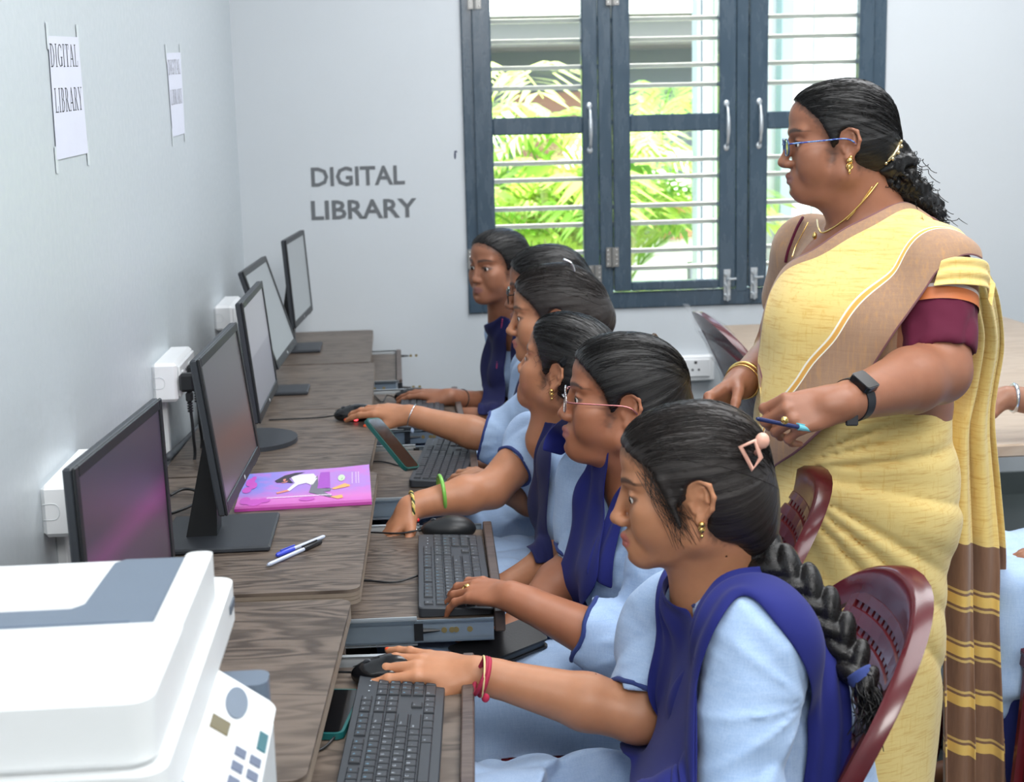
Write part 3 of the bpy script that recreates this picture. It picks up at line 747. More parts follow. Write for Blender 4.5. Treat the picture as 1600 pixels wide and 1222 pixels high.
# the trays: near end, far end (world y) and the right end (world x)
desk(.02, .447, 1.552, 2.195, math.radians(-3.2), (1.50, 2.115, .640), 'walnut computer desk nearest the camera, beside the printer, with lengthwise grain', WOOD_A)
desk(.035, .487, 2.240, 3.052, math.radians(-1.5), (2.285, 2.850, .725), 'walnut computer desk with two pens and part of the pink book on it')
desk(.035, .490, 3.060, 3.775, math.radians(-2.0), (3.005+.07, 3.60, .735), 'walnut computer desk with the round monitor base, third from the camera')
desk(.035, .475, 3.788, 4.525, 0, (3.80, 4.40, .73), 'walnut computer desk with the strongly tilted monitor, fourth from the camera')
desk(.035, .460, 4.540, 5.285, 0, (4.56, 5.2, .56), 'walnut computer desk against the back wall')
desk(.02, .43, .88, 1.545, 0, None, 'walnut table carrying the white printer at the bottom left corner', WOOD_A, None, 'printer_table')

# ------------------------------------------------------------------ monitors
def screen_mat(name, c, glow=None, rough=.28):
    t = NT(name); t.col(c); t.set(Roughness=rough); t.b.inputs['Specular IOR Level'].default_value = .9
    if glow:
        v = t.coord('Generated'); sx = t.node('ShaderNodeSeparateXYZ'); t.l(v, sx.inputs[0])
        cr_ = t.ramp(sx.outputs['Z'], glow); t.l(cr_, t.b.inputs['Emission Color']); t.b.inputs['Emission Strength'].default_value = 1.0
    return t.m
SCR = [screen_mat('screen_purple_page', srgb(28, 26, 32), [(0, srgb(50, 36, 46)), (.36, srgb(64, 40, 62)), (.48, srgb(96, 44, 88)), (.62, srgb(56, 42, 62)), (1, srgb(50, 46, 58))]),
       screen_mat('screen_dark_reflection', srgb(58, 56, 58), [(0, srgb(58, 44, 50)), (.35, srgb(70, 48, 44)), (.5, srgb(56, 46, 46)), (1, srgb(60, 60, 62))]),  # dim screen; its grazing reflections are put into the emission colour
       screen_mat('screen_grey_reflection', srgb(96, 98, 104), [(0, srgb(80, 84, 92)), (.5, srgb(92, 92, 100)), (.52, srgb(112, 112, 118)), (1, srgb(108, 108, 112))])]  # reflection of the bright wall put into this screen's grey emission
SCR += [screen_mat('screen_plain_reflection', srgb(92, 98, 102), [(0, srgb(98, 104, 106)), (1, srgb(96, 100, 102))])]*2  # both far screens emit the grey of the wall they reflect
def monitor(yc, tl, tr, bl_, br_, k, base, label, zb=None):
    y0, y1 = yc-.232, yc+.232
    P = [at_y(tl[0], tl[1], y0), at_y(tr[0], tr[1], y1), at_y(bl_[0], bl_[1], y0), at_y(br_[0], br_[1], y1)]
    if zb is not None: P[2][2] = P[3][2] = zb
    zt = (P[0][2]+P[1][2])/2; zb_ = (P[2][2]+P[3][2])/2
    c = sum(P)/4; ay = nrm((P[1]-P[0])*.5+(P[3]-P[2])*.5); ay[2] = 0; ay = nrm(ay)
    up = nrm(((P[0]-P[2])+(P[1]-P[3]))*A(1, 1, 1)); up = nrm(up-ay*np.dot(up, ay)); n = np.cross(ay, up); n = n if n[0] > 0 else -n
    H = np.linalg.norm((P[0]+P[1]-P[2]-P[3])/2); Wd = .464
    M = (c, np.stack([n, ay, up], 1)); w, h = Wd/2, H/2
    r = empty('monitor', (base[0], base[1], ZD), label, 'monitor', 'black monitors on the desks')
    mb = MB()
    hs = MB(); hs.box((-.013, -w, -h), (.0, w, h), M, .003); hs.box((-.026, -w*.55, -h*.72), (-.012, w*.55, h*.6), M, .006); hs.build('housing', DGREY, r)
    b = .016; bz = MB()
    for lo, hi in (((-.001, -w, -h), (.004, -w+b, h)), ((-.001, w-b, -h), (.004, w, h)), ((-.001, -w+b, h-b), (.004, w-b, h)), ((-.001, -w+b, -h), (.004, w-b, -h+b*1.3))): bz.box(lo, hi, M, .0015)
    bz.build('bezel', BLACK, r)
    sc = MB(); sc.box((-.003, -w+b*.8, -h+b), (.0012, w-b*.8, h-b*.8), M); s_ = sc.build('screen', SCR[k], r, None)
    em = MB(); em.lathe([(.004, 0), (.004, .0006), (0, .0006)], 14, (c+M[1] @ A(.004, 0, -h+b*.65), M[1] @ roty(math.pi/2))); em.build('emblem', GREYW, r)
    bt = MB()
    for i in range(4): bt.box((.0, w-.05-.014*i, -h-.0015), (.003, w-.042-.014*i, -h+.002), M)
    bt.build('button', DGREY, r)
    # stand
    bx, by = base[0], base[1]; top = c+M[1] @ A(-.026, 0, -.02)
    nk = MB(); ax = A(0, .034, 0); fr = A(bx-.03, by, ZD+.010)
    pr = [(top+A(-.012, 0, .03)), (top+A(.0, 0, .03)), fr+A(.028, 0, 0), fr+A(-.028, 0, 0)]
    nk.add([p_-ax for p_ in pr]+[p_+ax for p_ in pr], [(0, 1, 2, 3), (7, 6, 5, 4), (0, 4, 5, 1), (1, 5, 6, 2), (2, 6, 7, 3), (3, 7, 4, 0)])
    nk.build('stand_neck', BLACK, r)
    bs = MB()
    if len(base) > 4: bs.prism([(bx+base[2]*math.cos(a), by+base[3]*math.sin(a)) for a in np.linspace(0, 2*math.pi, 40, endpoint=False)], ZD+.0005, ZD+.011)
    else: bs.box((bx-base[2], by-base[3], ZD+.0005), (bx+base[2], by+base[3], ZD+.011), (A(0, 0, 0), np.eye(3)), .003)
    bs.build('stand_base', DGREY, r)
    return r
monitor(1.985, (115, 732), (246, 622), (133, 960), (276, 905), 0, (.17, 1.985, .09, .11), 'black monitor with a purple screen, nearest the camera behind the printer', zb=.80)
monitor(2.60, (308, 563), (366, 503), (352, 809), (405, 708), 1, (.213, 2.592, .100, .115), 'black monitor with a dark screen beside the pink book, on a square base')
monitor(3.42, (374, 472), (409, 440), (407, 668), (431, 600), 2, (.205, 3.40, .098, .115, 1), 'black monitor with a grey screen on a round base, third from the camera')
monitor(4.06, (378, 427), (413, 398), (434, 586), (463, 530), 3, (.205, 4.06, .088, .062), 'black monitor tilted far back, fourth from the camera')
monitor(4.86, (444, 376), (474, 359), (461, 511), (487, 488), 4, (.205, 4.86, .085, .09), 'black monitor standing in front of the back wall, farthest from the camera')
a = at_y(440, 395, 4.86); b_ = at_y(452, 480, 4.86)

# ------------------------------------------------------------------ keyboards
def key_layout():
    u = .019; K = []                                                       # (x, row y, width, legend)
    fx = [0, 2, 3, 4, 5, 6.5, 7.5, 8.5, 9.5, 11, 12, 13, 14]
    for i, x in enumerate(fx): K.append((x, 5.15, 1, 'Esc' if i == 0 else 'F%d' % i))
    rows = [('`1234567890-=', 0, 4), ('QWERTYUIOP[]', 1.5, 3), ("ASDFGHJKL;'", 1.75, 2), ('ZXCVBNM,./', 2.25, 1)]
    for s, x0, y in rows:
        for i, c in enumerate(s): K.append((x0+i, y, 1, c))
    K += [(13, 4, 2, 'Bksp'), (0, 3, 1.5, 'Tab'), (13.5, 3, 1.5, '\\'), (0, 2, 1.75, 'Caps'), (12.75, 2, 2.25, 'Enter'), (0, 1, 2.25, 'Shift'), (12.25, 1, 2.75, 'Shift')]
    x = 0
    for w_, l in ((1.25, 'Ctrl'), (1.25, ''), (1.25, 'Alt'), (6.25, ''), (1.25, 'Alt'), (1.25, ''), (1.25, ''), (1.25, 'Ctrl')): K.append((x, 0, w_, l)); x += w_
    for i, l in enumerate(('Prt', 'Scr', 'Brk')): K.append((15.25+i, 5.15, 1, l))
    for i, l in enumerate(('Ins', 'Home', 'PgU')): K.append((15.25+i, 4, 1, l))
    for i, l in enumerate(('Del', 'End', 'PgD')): K.append((15.25+i, 3, 1, l))
    K += [(16.25, 1, 1, '^'), (15.25, 0, 1, '<'), (16.25, 0, 1, 'v'), (17.25, 0, 1, '>')]
    for r_, s in enumerate(('N/*-', '789', '456', '123')):
        for i, c in enumerate(s): K.append((18.5+i, 4-r_, 1, 'Num' if c == 'N' else c))
    K += [(18.5, 0, 2, '0'), (20.5, 0, 1, '.')]
    tall = [(21.5, 2, 1, '+'), (21.5, 0, 1, 'Ent')]
    return u, K, tall
_km = {}
def key_mesh(w, d):
    k = (round(w, 4), round(d, 4))
    if k not in _km:
        i = .0016; v = [(-w/2, -d/2, 0), (w/2, -d/2, 0), (w/2, d/2, 0), (-w/2, d/2, 0), (-w/2+i*.5, -d/2+i*.5, .0035), (w/2-i*.5, -d/2+i*.5, .0035), (w/2-i*.5, d/2-i*.5, .0035), (-w/2+i*.5, d/2-i*.5, .0035), (-w/2+i*1.2, -d/2+i*1.2, .0045), (w/2-i*1.2, -d/2+i*1.2, .0045), (w/2-i*1.2, d/2-i*1.2, .0045), (-w/2+i*1.2, d/2-i*1.2, .0045)]
        f = [(a, (a+1) % 4, 4+(a+1) % 4, 4+a) for a in range(4)]+[(4+a, 4+(a+1) % 4, 8+(a+1) % 4, 8+a) for a in range(4)]+[(8, 9, 10, 11)]
        m_ = MB().add(v, f).mesh('key'); m_.materials.append(KEYM); _km[k] = m_
    return _km[k]
def keyboard(loc, rz, label, detail=True, s=1.0):
    r = empty('keyboard', loc, label, 'keyboard', 'black keyboards on the trays', rot=(0, 0, rz))
    u, K, tall = key_layout(); Wd, Dp = .4425, .127
    tilt = lambda y: .0085+.0075*(y+Dp/2)/Dp
    mb = MB(); p = rounded_poly(-Wd/2, -Dp/2, Wd/2, Dp/2, .008, 4)
    nP = len(p); v = [(x, y, .001) for x, y in p]+[(x, y, tilt(y)) for x, y in p]+[(x*.993, y*.98, tilt(y)+.002) for x, y in p]
    f = [tuple(range(nP-1, -1, -1)), tuple(range(2*nP, 3*nP))]+[(i, (i+1) % nP, nP+(i+1) % nP, nP+i) for i in range(nP)]+[(nP+i, nP+(i+1) % nP, 2*nP+(i+1) % nP, 2*nP+i) for i in range(nP)]
    mb.add(v, f).build('case', DGREY, r, 30, True)
    legend = MB(); legb = MB(); joined = MB(); x00, y00 = -Wd/2+.0125, -Dp/2+.0115
    def place(x, y, w, l, hgt=1):
        d = .0165*1.0+(hgt-1)*.0175; cx, cy = x00+(x+w/2)*u*.985, y00+(y+hgt/2)*.0173; z = tilt(cy)+.0012
        if detail:
            k = link('key', key_mesh(w*u*.985-.0022, d-.0005), None, r, True); k.location = (cx, cy, z); k.rotation_euler = (math.atan(.0075/Dp), 0, 0)
            if l:
                dst = legb if l in '789456123' or l.startswith('F') and len(l) > 1 else legend
                put_text(dst, l, .0062 if len(l) == 1 else .0038, (cx-w*u*.5+.0042, cy+.0005, z+.0049), A(1, 0, 0), A(0, 1, .06))
        else:
            m_ = key_mesh(w*u*.985-.0022, d-.0005); joined.add([A(*q.co)+A(cx, cy, z) for q in m_.vertices], [tuple(q.vertices) for q in m_.polygons])
    for x, y, w, l in K: place(x, y, w, l)
    for x, y, w, l in tall: place(x, y, w, l, 2)
    if detail:
        tag(legend.build('key_legend', LEGEND, r, None, True), kind='stuff'); tag(legb.build('key_legend', LEGEND_B, r, None, True), kind='stuff')
    else: tag(joined.build('keys', KEYM, r, None, True), kind='stuff')
    led = MB(); [led.lathe([(.0012, 0), (.0012, .0006), (0, .0006)], 8, (A(x00+u*(19+i), y00+.0173*5.6, tilt(.05)+.003), np.eye(3))) for i in range(3)]
    led.build('indicator', LEGEND, r, None, True)
    return r
ZT = .666; KB = []
KB.append(keyboard((.529, 1.800, ZT), math.radians(90-3.5), 'black keyboard under the hand with the red wrist thread, nearest the camera'))
KB.append(keyboard((.638, 2.527, ZT), math.radians(90-1), 'black keyboard under the hand with the gold ring on the second tray'))
KB.append(keyboard((.655, 3.41, ZT), math.radians(90-7), 'black keyboard with pale fingernails resting on it, behind the green phone', False))
KB.append(keyboard((.612, 4.02, ZT), math.radians(90-2), 'black keyboard under the arm with the silver bracelet', False))

# ------------------------------------------------------------------ mice
def mouse(c, rz, label, cord, mat=BLACK_G, led=False):
    r = empty('computer_mouse', c, label, 'mouse', 'black computer mice', rot=(0, 0, rz))
    o = [ell((0, 0, .012), (.056, .030, .024), .01), ell((-.012, 0, .016), (.036, .028, .022), .01), half((0, 0, .0), (0, 0, -1), .003)]
    v, q = isosurface(o, .003); v = relax(v, q, 2, .5); me = np_mesh('shell', v, q); link('shell', me, mat, r, True)
    wl = MB(); wl.lathe([(0, -.003), (.007, -.003), (.008, 0), (.007, .003), (0, .003)], 14, (A(.030, 0, .0275), rotx(math.pi/2))); wl.build('scroll_wheel', DGREY, r, None, True)
    g = MB(); g.tube([(.052, 0, .0245), (.012, 0, .0372)], .0008, 5); g.build('button_seam', BLACK, r, None, True)
    if led:
        t = NT('red_mouse_light'); t.b.inputs['Emission Color'].default_value = (1, .03, .05, 1); t.b.inputs['Emission Strength'].default_value = 2.5
        MB().ball((.0, .031, .004), (.006, .003, .003), 6).build('sensor_light', t.m, r, None, True)
    R_ = rotz(rz); e0 = A(*c)+R_ @ A(.053, 0, .012)
    cd = MB().tube(spline([e0]+[A(*p_) for p_ in cord], 7), .0019, 7).build('mouse_cord', BLACK, r, 'all')
    return r
mouse(at_z(607, 1062, .667), math.radians(180+4), 'glossy black mouse under the hand on the nearest tray', [(.47, 2.06, .672), (.40, 2.08, .669), (.30, 2.09, .669)])
mouse(at_z(692, 836, .667)+A(.012, 0, 0), math.radians(180-6), 'matt black mouse beside the second keyboard, untouched', [(.54, 2.80, .673), (.48, 2.83, .669), (.38, 2.84, .669)], BLACK)
mouse(at_z(553, 655, .745)+A(.005, 0, 0), math.radians(180+2), 'black mouse glowing red on the desktop under a hand with orange nails', [at_z(505, 652, .748), at_z(470, 654, .746), at_z(420, 656, .746)], BLACK_G, True)
mouse(at_z(645, 626, .667), math.radians(180), 'black mouse on the farthest tray under a hand with a silver ring', [at_z(605, 618, .674), at_z(597, 628, .67), at_z(585, 618, .67)])
for kb_, pts in ((KB[1], [(.575, 2.52, .672), (.53, 2.50, .668), (.47, 2.52, .668), (.40, 2.52, .668)]), (KB[2], [(.595, 3.35, .672), (.55, 3.40, .668), (.50, 3.46, .668), (.42, 3.47, .668)]), (KB[0], [(.46, 1.86, .672), (.43, 1.80, .668), (.40, 1.83, .668), (.35, 1.84, .668)])):
    MB().tube(spline(pts, 7), .0019, 7).build('keyboard_cord', BLACK, kb_, 'all')

# ------------------------------------------------------------------ printer
pr = empty('printer', (.18, 1.29, ZD), 'white laser printer with blue-grey lid inset and control panel, bottom left corner', 'printer')
zt = 1.04
MB().prism(rounded_poly(.0+.012, 1.075, .350, 1.478, .02, 5), zt-.05, zt-.002).build('scanner_lid', PRINTER_W, pr)
mb = MB(); mb.prism(rounded_poly(.325, 1.2, .3525, 1.480, .010, 4), zt-.045, zt+.004); mb.prism(rounded_poly(.010, 1.072, .3535, 1.262, .02, 5), zt-.046, zt+.0035); mb.build('lid_rim', PRINTER_W, pr)
mb = MB(); mb.prism([(.012, 1.266), (.322, 1.264), (.325, 1.474), (.262, 1.476), (.252, 1.465), (.248, 1.335), (.238, 1.322), (.012, 1.322)], zt-.02, zt); mb.build('document_feeder', PRINTER_G, pr)
MB().box((.16, 1.277, zt), (.30, 1.280, zt+.0006)).build('feeder_seam', plain('seam_grey', srgb(104, 118, 136), .5), pr)
MB().box((.012, 1.326, zt-.03), (.244, 1.425, zt+.001), None, .003).build('feeder_tray', PRINTER_W, pr)
MB().prism(rounded_poly(.012, 1.06, .362, 1.565, .022, 5), zt-.095, zt-.052).build('scanner_base', PRINTER_W, pr)
MB().box((.3625, 1.50, zt-.075), (.364, 1.535, zt-.066)).build('lid_latch', plain('latch_grey', srgb(90, 100, 112), .4), pr)
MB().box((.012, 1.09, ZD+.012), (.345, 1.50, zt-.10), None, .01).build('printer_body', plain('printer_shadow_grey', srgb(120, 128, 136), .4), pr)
mb = MB(); mb.prism(rounded_poly(.20, 1.08, .412, 1.425, .02, 5), ZD+.004, .878); mb.build('front_body', GREYW, pr)
mb = MB(); mb.prism(rounded_poly(.335, 1.402, .408, 1.445, .014, 5), .80, .922); mb.build('front_cap', PRINTER_G, pr)
# tilted control panel
O = A(.352, 1.06, .945); ex = nrm(A(.062, 0, -.045)); ey = A(0, 1, 0); ez = np.cross(ex, ey); Mp = (O, np.stack([ex, ey, ez], 1))
cpn = MB().prism(rounded_poly(-.012, -.02, .078, .335, .012, 5), -.016, .004, Mp).build('control_panel', PRINTER_W, pr)
MB().box((.016, .205, .004), (.036, .235, .0052), Mp, .0005).build('display', plain('amber_display', srgb(104, 92, 60), .25), cpn)
mb = MB(); mb.prism([(.036+.012*math.cos(a), .285+.036*math.sin(a)) for a in np.linspace(0, 6.283, 24, endpoint=False)], .004, .0055, Mp); mb.build('dial_pad', plain('pad_grey', srgb(104, 116, 132), .4), cpn)
mb = MB()
for i in range(4):
    for j in range(2): mb.box((.046+.016*j, .09+.03*i, .004), (.058+.016*j, .108+.03*i, .0055), Mp, .0005)
mb.build('button', plain('button_slate', srgb(92, 102, 124), .4), cpn)
MB().box((.066, .215, .004), (.076, .255, .0055), Mp, .0005).build('start_button', plain('button_teal', srgb(40, 96, 106), .4), cpn)
MB().tube([Mp[0]+Mp[1] @ A(.0, .10, .004), Mp[0]+Mp[1] @ A(.03, .02, .004), Mp[0]+Mp[1] @ A(.06, -.01, .004)], .0025, 6).build('panel_groove', PRINTER_G, cpn)

# ------------------------------------------------------------------ things lying on the desks
def pen(a, b, cap_end, body_m, cap_m, label, name='ballpoint_pen', r_=.0042, tip=False):
    a, b = A(*a), A(*b); d = nrm(b-a); L = np.linalg.norm(b-a); r = empty(name, a, label, 'pen', None)
    MB().tube([a+d*.004, a+d*L*(1-cap_end)], r_*.86, 10).build('barrel', body_m, r)
    MB().tube([a+d*L*(1-cap_end), b-d*.003, b], [r_*1.15, r_*1.05, r_*.6], 10).build('cap', cap_m, r)
    MB().tube([a, a+d*.006], [r_*.5, r_*.86], 10).build('end_plug', body_m, r)
    u = nrm(np.cross(d, A(0, 0, 1))); up = np.cross(u, d)
    MB().box((L*(1-cap_end)-.004, -.0012, r_*1.1), (L*(1-cap_end)+L*cap_end*.75, .0012, r_*1.6), (a, np.stack([d, u, up], 1))).build('clip', cap_m, r)
    return r
CLEARB = plain('clear_pen_barrel', srgb(176, 186, 206), .15, var=.05); BLUEP = plain('blue_pen_plastic', srgb(62, 78, 200), .3)
g = 'pens lying on the second desk'
pen(at_z(418, 883, ZD+.005), at_z(502, 846, ZD+.005), .34, CLEARB, BLACK, 'clear pen with a black cap lying on the second desk')['group'] = g
pen(at_z(507, 838, ZD+.005), at_z(432, 868, ZD+.005), .34, CLEARB, BLUEP, 'clear pen with a blue cap lying on the second desk')['group'] = g
# pink book
def pt(px, py, dz=0): return at_z(px, py, ZD+.006+dz)
Bc = [pt(366, 796), pt(581, 784), pt(577, 730), pt(384, 741)]               # near-left, near-right, far-right, far-left
Bc[2][2] += .004
bk = empty('pink_book', (Bc[0]+Bc[2])/2-A(0, 0, .006), 'pink and purple paperback book lying on the desk beside the second monitor', 'book')
top = MB(); n_ = 14; G = np.zeros((n_, n_, 3))
for i in range(n_):
    for j in range(n_):
        u, v = i/(n_-1), j/(n_-1); G[i, j] = (1-u)*(1-v)*Bc[0]+u*(1-v)*Bc[1]+u*v*Bc[2]+(1-u)*v*Bc[3]; G[i, j, 2] += .012*max(0, u-.75)*max(0, v-.2)
def bp(u, v, dz=.0006): u_ = min(max(u, 0), 1); p_ = (1-u_)*(1-v)*Bc[0]+u_*(1-v)*Bc[1]+u_*v*Bc[2]+(1-u_)*v*Bc[3]; return p_+A(0, 0, dz+.012*max(0, u_-.75)*max(0, v-.2))
def cover_mat():
    t = NT('pink_book_cover'); a = t.node('ShaderNodeAttribute', attribute_name='cover'); sx = t.node('ShaderNodeSeparateXYZ'); t.l(a.outputs['Vector'], sx.inputs[0])
    n = t.noise(a.outputs['Vector'], 6, 3)
    base = t.ramp(sx.outputs['Y'], [(0, srgb(205, 88, 186)), (.2, srgb(214, 118, 200)), (.42, srgb(178, 128, 214)), (1, srgb(186, 130, 216))])
    blue = t.ramp(sx.outputs['X'], [(.1, (1, 1, 1)), (.6, (0, 0, 0))]); up_ = t.ramp(sx.outputs['Y'], [(.25, (0, 0, 0)), (.55, (1, 1, 1))])
    c = t.mix(base, srgb(130, 140, 226), t.math('MULTIPLY', blue, up_)); c = t.mix(c, srgb(214, 110, 206), t.math('MULTIPLY', t.ramp(n, [(.5, (0, 0, 0)), (.62, (1, 1, 1))]), .45))
    t.col(c); t.set(Roughness=.3); return t.m
me = MB().quad_grid(G).mesh('cover', 'all'); me.materials.append(cover_mat())
vattr(me, 'cover', np.stack([np.repeat(np.linspace(0, 1, n_), n_), np.tile(np.linspace(0, 1, n_), n_), np.zeros(n_*n_)], 1)); link('cover', me, None, bk)
pg = MB(); E_ = [A(p_[0], p_[1], ZD+.0035) for p_ in (bp(0, 0), bp(1, 0), bp(1, 1), bp(0, 1))]; pg.add([A(p_[0], p_[1], ZD+.0005) for p_ in E_]+E_, [(0, 3, 2, 1), (4, 5, 6, 7), (0, 1, 5, 4), (1, 2, 6, 5), (2, 3, 7, 6), (3, 0, 4, 7)]); pg.build('pages', plain('book_pages', srgb(226, 214, 226), .7), bk, None)
sp = MB(); sp.add([A(bp(0, 0)[0], bp(0, 0)[1]-.001, ZD+.0006), A(bp(1, 0)[0], bp(1, 0)[1]-.001, ZD+.0006), bp(1, .06), bp(0, .06), bp(1, 0)+A(0, -.001, 0), bp(0, 0)+A(0, -.001, 0)], [(0, 1, 4, 5), (5, 4, 2, 3)]); sp.build('spine', plain('magenta_spine', srgb(184, 70, 160), .35), bk, None)
def art(name, polys, c):
    mb = MB()
    for P_ in polys: mb.add([bp(u, v, .0009) for u, v in P_], [tuple(range(len(P_)))])
    mb.build(name, plain(name, c, .4), bk, None)
el = lambda cu, cv, ru, rv, n=14: [(cu+ru*math.cos(a), cv+rv*math.sin(a)) for a in np.linspace(0, 6.283, n, endpoint=False)]
art('printed_blossom', [el(.06, .72, .035, .12), el(.09, .62, .03, .10), el(.05, .50, .035, .09), el(.08, .83, .02, .07), el(.13, .14, .055, .09), el(.20, .18, .05, .06), el(.06, .20, .04, .10), el(.52, .16, .06, .05)], srgb(196, 84, 190))
art('printed_trousers', [[(.53, .33), (.55, .62), (.585, .80), (.60, .42), (.70, .40), (.69, .33)], [(.53, .33), (.62, .36), (.71, .20), (.69, .17)]], srgb(112, 110, 124))
art('printed_stool', [[(.59, .42), (.69, .42), (.68, .88), (.605, .88)]], srgb(164, 74, 190))
art('printed_blouse', [[(.37, .80), (.44, .86), (.55, .86), (.585, .72), (.55, .52), (.50, .60), (.44, .56), (.38, .40), (.36, .44), (.41, .62)]], srgb(226, 222, 228))
art('printed_hair', [[(.25, .72), (.32, .86), (.40, .92), (.48, .92), (.40, .84), (.36, .76), (.40, .62), (.33, .66), (.27, .66)]], srgb(52, 44, 60))
art('printed_skin', [el(.325, .70, .03, .06), [(.36, .44), (.38, .40), (.29, .34), (.28, .38)]], srgb(224, 140, 122))
art('printed_shoes', [[(.70, .40), (.80, .52), (.84, .47), (.84, .43), (.72, .37)], [(.69, .18), (.78, .22), (.79, .14), (.75, .12)]], srgb(240, 176, 104))
art('printed_badge', [el(.775, .68, .028, .09)], srgb(200, 226, 190)); art('printed_badge_centre', [el(.775, .67, .012, .04)], srgb(60, 110, 60))
mb = MB(); rng = random.Random(4)
for i in range(46):
    u = .22+.0105*i; mb.add([bp(u, .22+.006*(i % 3), .001), bp(u+.007, .22, .001), bp(u+.007, .25+.01*(i % 2), .001), bp(u, .255, .001)], [(0, 1, 2, 3)])
for c_ in (.855, .885, .905):
    for i in range(10): v = .50+.032*i; mb.add([bp(c_, v, .001), bp(c_+.008, v, .001), bp(c_+.008, v+.02, .001), bp(c_, v+.02, .001)], [(0, 1, 2, 3)])
tag(mb.build('printed_text', plain('pale_print', srgb(236, 214, 240), .5), bk, None), kind='stuff')
# teal phones: one lies on the nearest tray, one leans on the tray edge
def phone(c, R_, L, Wd, label, edge_m, face_m, notch=True):
    r = empty('smartphone', c, label, 'phone'); M = (A(*c), R_)
    MB().prism(rounded_poly(-L/2, -Wd/2, L/2, Wd/2, .012, 5), -.005, .004, M).build('phone_case', edge_m, r)
    MB().prism(rounded_poly(-L/2+.004, -Wd/2+.004, L/2-.004, Wd/2-.004, .009, 5), .004, .0046, M).build('phone_screen', face_m, r, None)
    return r
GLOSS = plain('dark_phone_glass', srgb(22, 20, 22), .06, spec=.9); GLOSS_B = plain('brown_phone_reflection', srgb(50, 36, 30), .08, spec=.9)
pT, pB = at_z(583, 660, ZD+.075), at_z(640, 728, .672)
pa, pb = A(.452, 3.20, .775), A(.575, 3.02+.06, .674)
pT, pB = at_y(583, 658, 3.16), at_y(642, 730, 3.10)
fx = nrm(pT-pB); upv = nrm(A(.62, -.18, .75)); upv = nrm(upv-fx*np.dot(fx, upv)); R_ = np.stack([fx, np.cross(upv, fx), upv], 1)
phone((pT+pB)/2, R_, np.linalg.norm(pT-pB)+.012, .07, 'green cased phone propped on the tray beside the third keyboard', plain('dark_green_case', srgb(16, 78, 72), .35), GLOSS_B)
a_, b_ = at_z(503, 1150, .672), at_z(538, 1080, .672); fx = nrm(b_-a_); R_ = np.stack([fx, np.cross(A(0, 0, 1), fx), A(0, 0, 1)], 1)
phone((a_+b_)/2+A(-.008, 0, 0), R_, .155, .074, 'teal cased phone lying on the nearest tray half under the desk', TEAL, plain('black_phone_glass', srgb(14, 15, 18), .12, spec=.7))

# ------------------------------------------------------------------ table on the right
TAN = wood_mat('tan_laminate', srgb(168, 148, 128), srgb(178, 158, 138), srgb(188, 170, 150), 4, math.radians(90), 10, .3)
p0, p1 = at_z(1120, 508, .75), at_z(1568, 497, .75)
tb = empty('work_table', (2.2, 4.3, 0), 'long tan laminate table behind the woman in the sari', 'table')
MB().box((1.66, 3.02, .72), (2.75, 5.03, .75), None, .004).build('tabletop', TAN, tb)
for x, y in ((1.80, 3.12), (2.62, 3.12), (1.80, 4.9), (2.62, 4.9)): MB().box((x-.025, y-.025, 0), (x+.025, y+.025, .72), None, .004).build('leg', plain('dark_table_leg', srgb(44, 40, 44), .45), tb)
MB().tube([(1.80, 3.12, .10), (2.62, 3.12, .10)], .02, 10).build('foot_rail', plain('grey_rail', srgb(110, 124, 130), .4), tb)

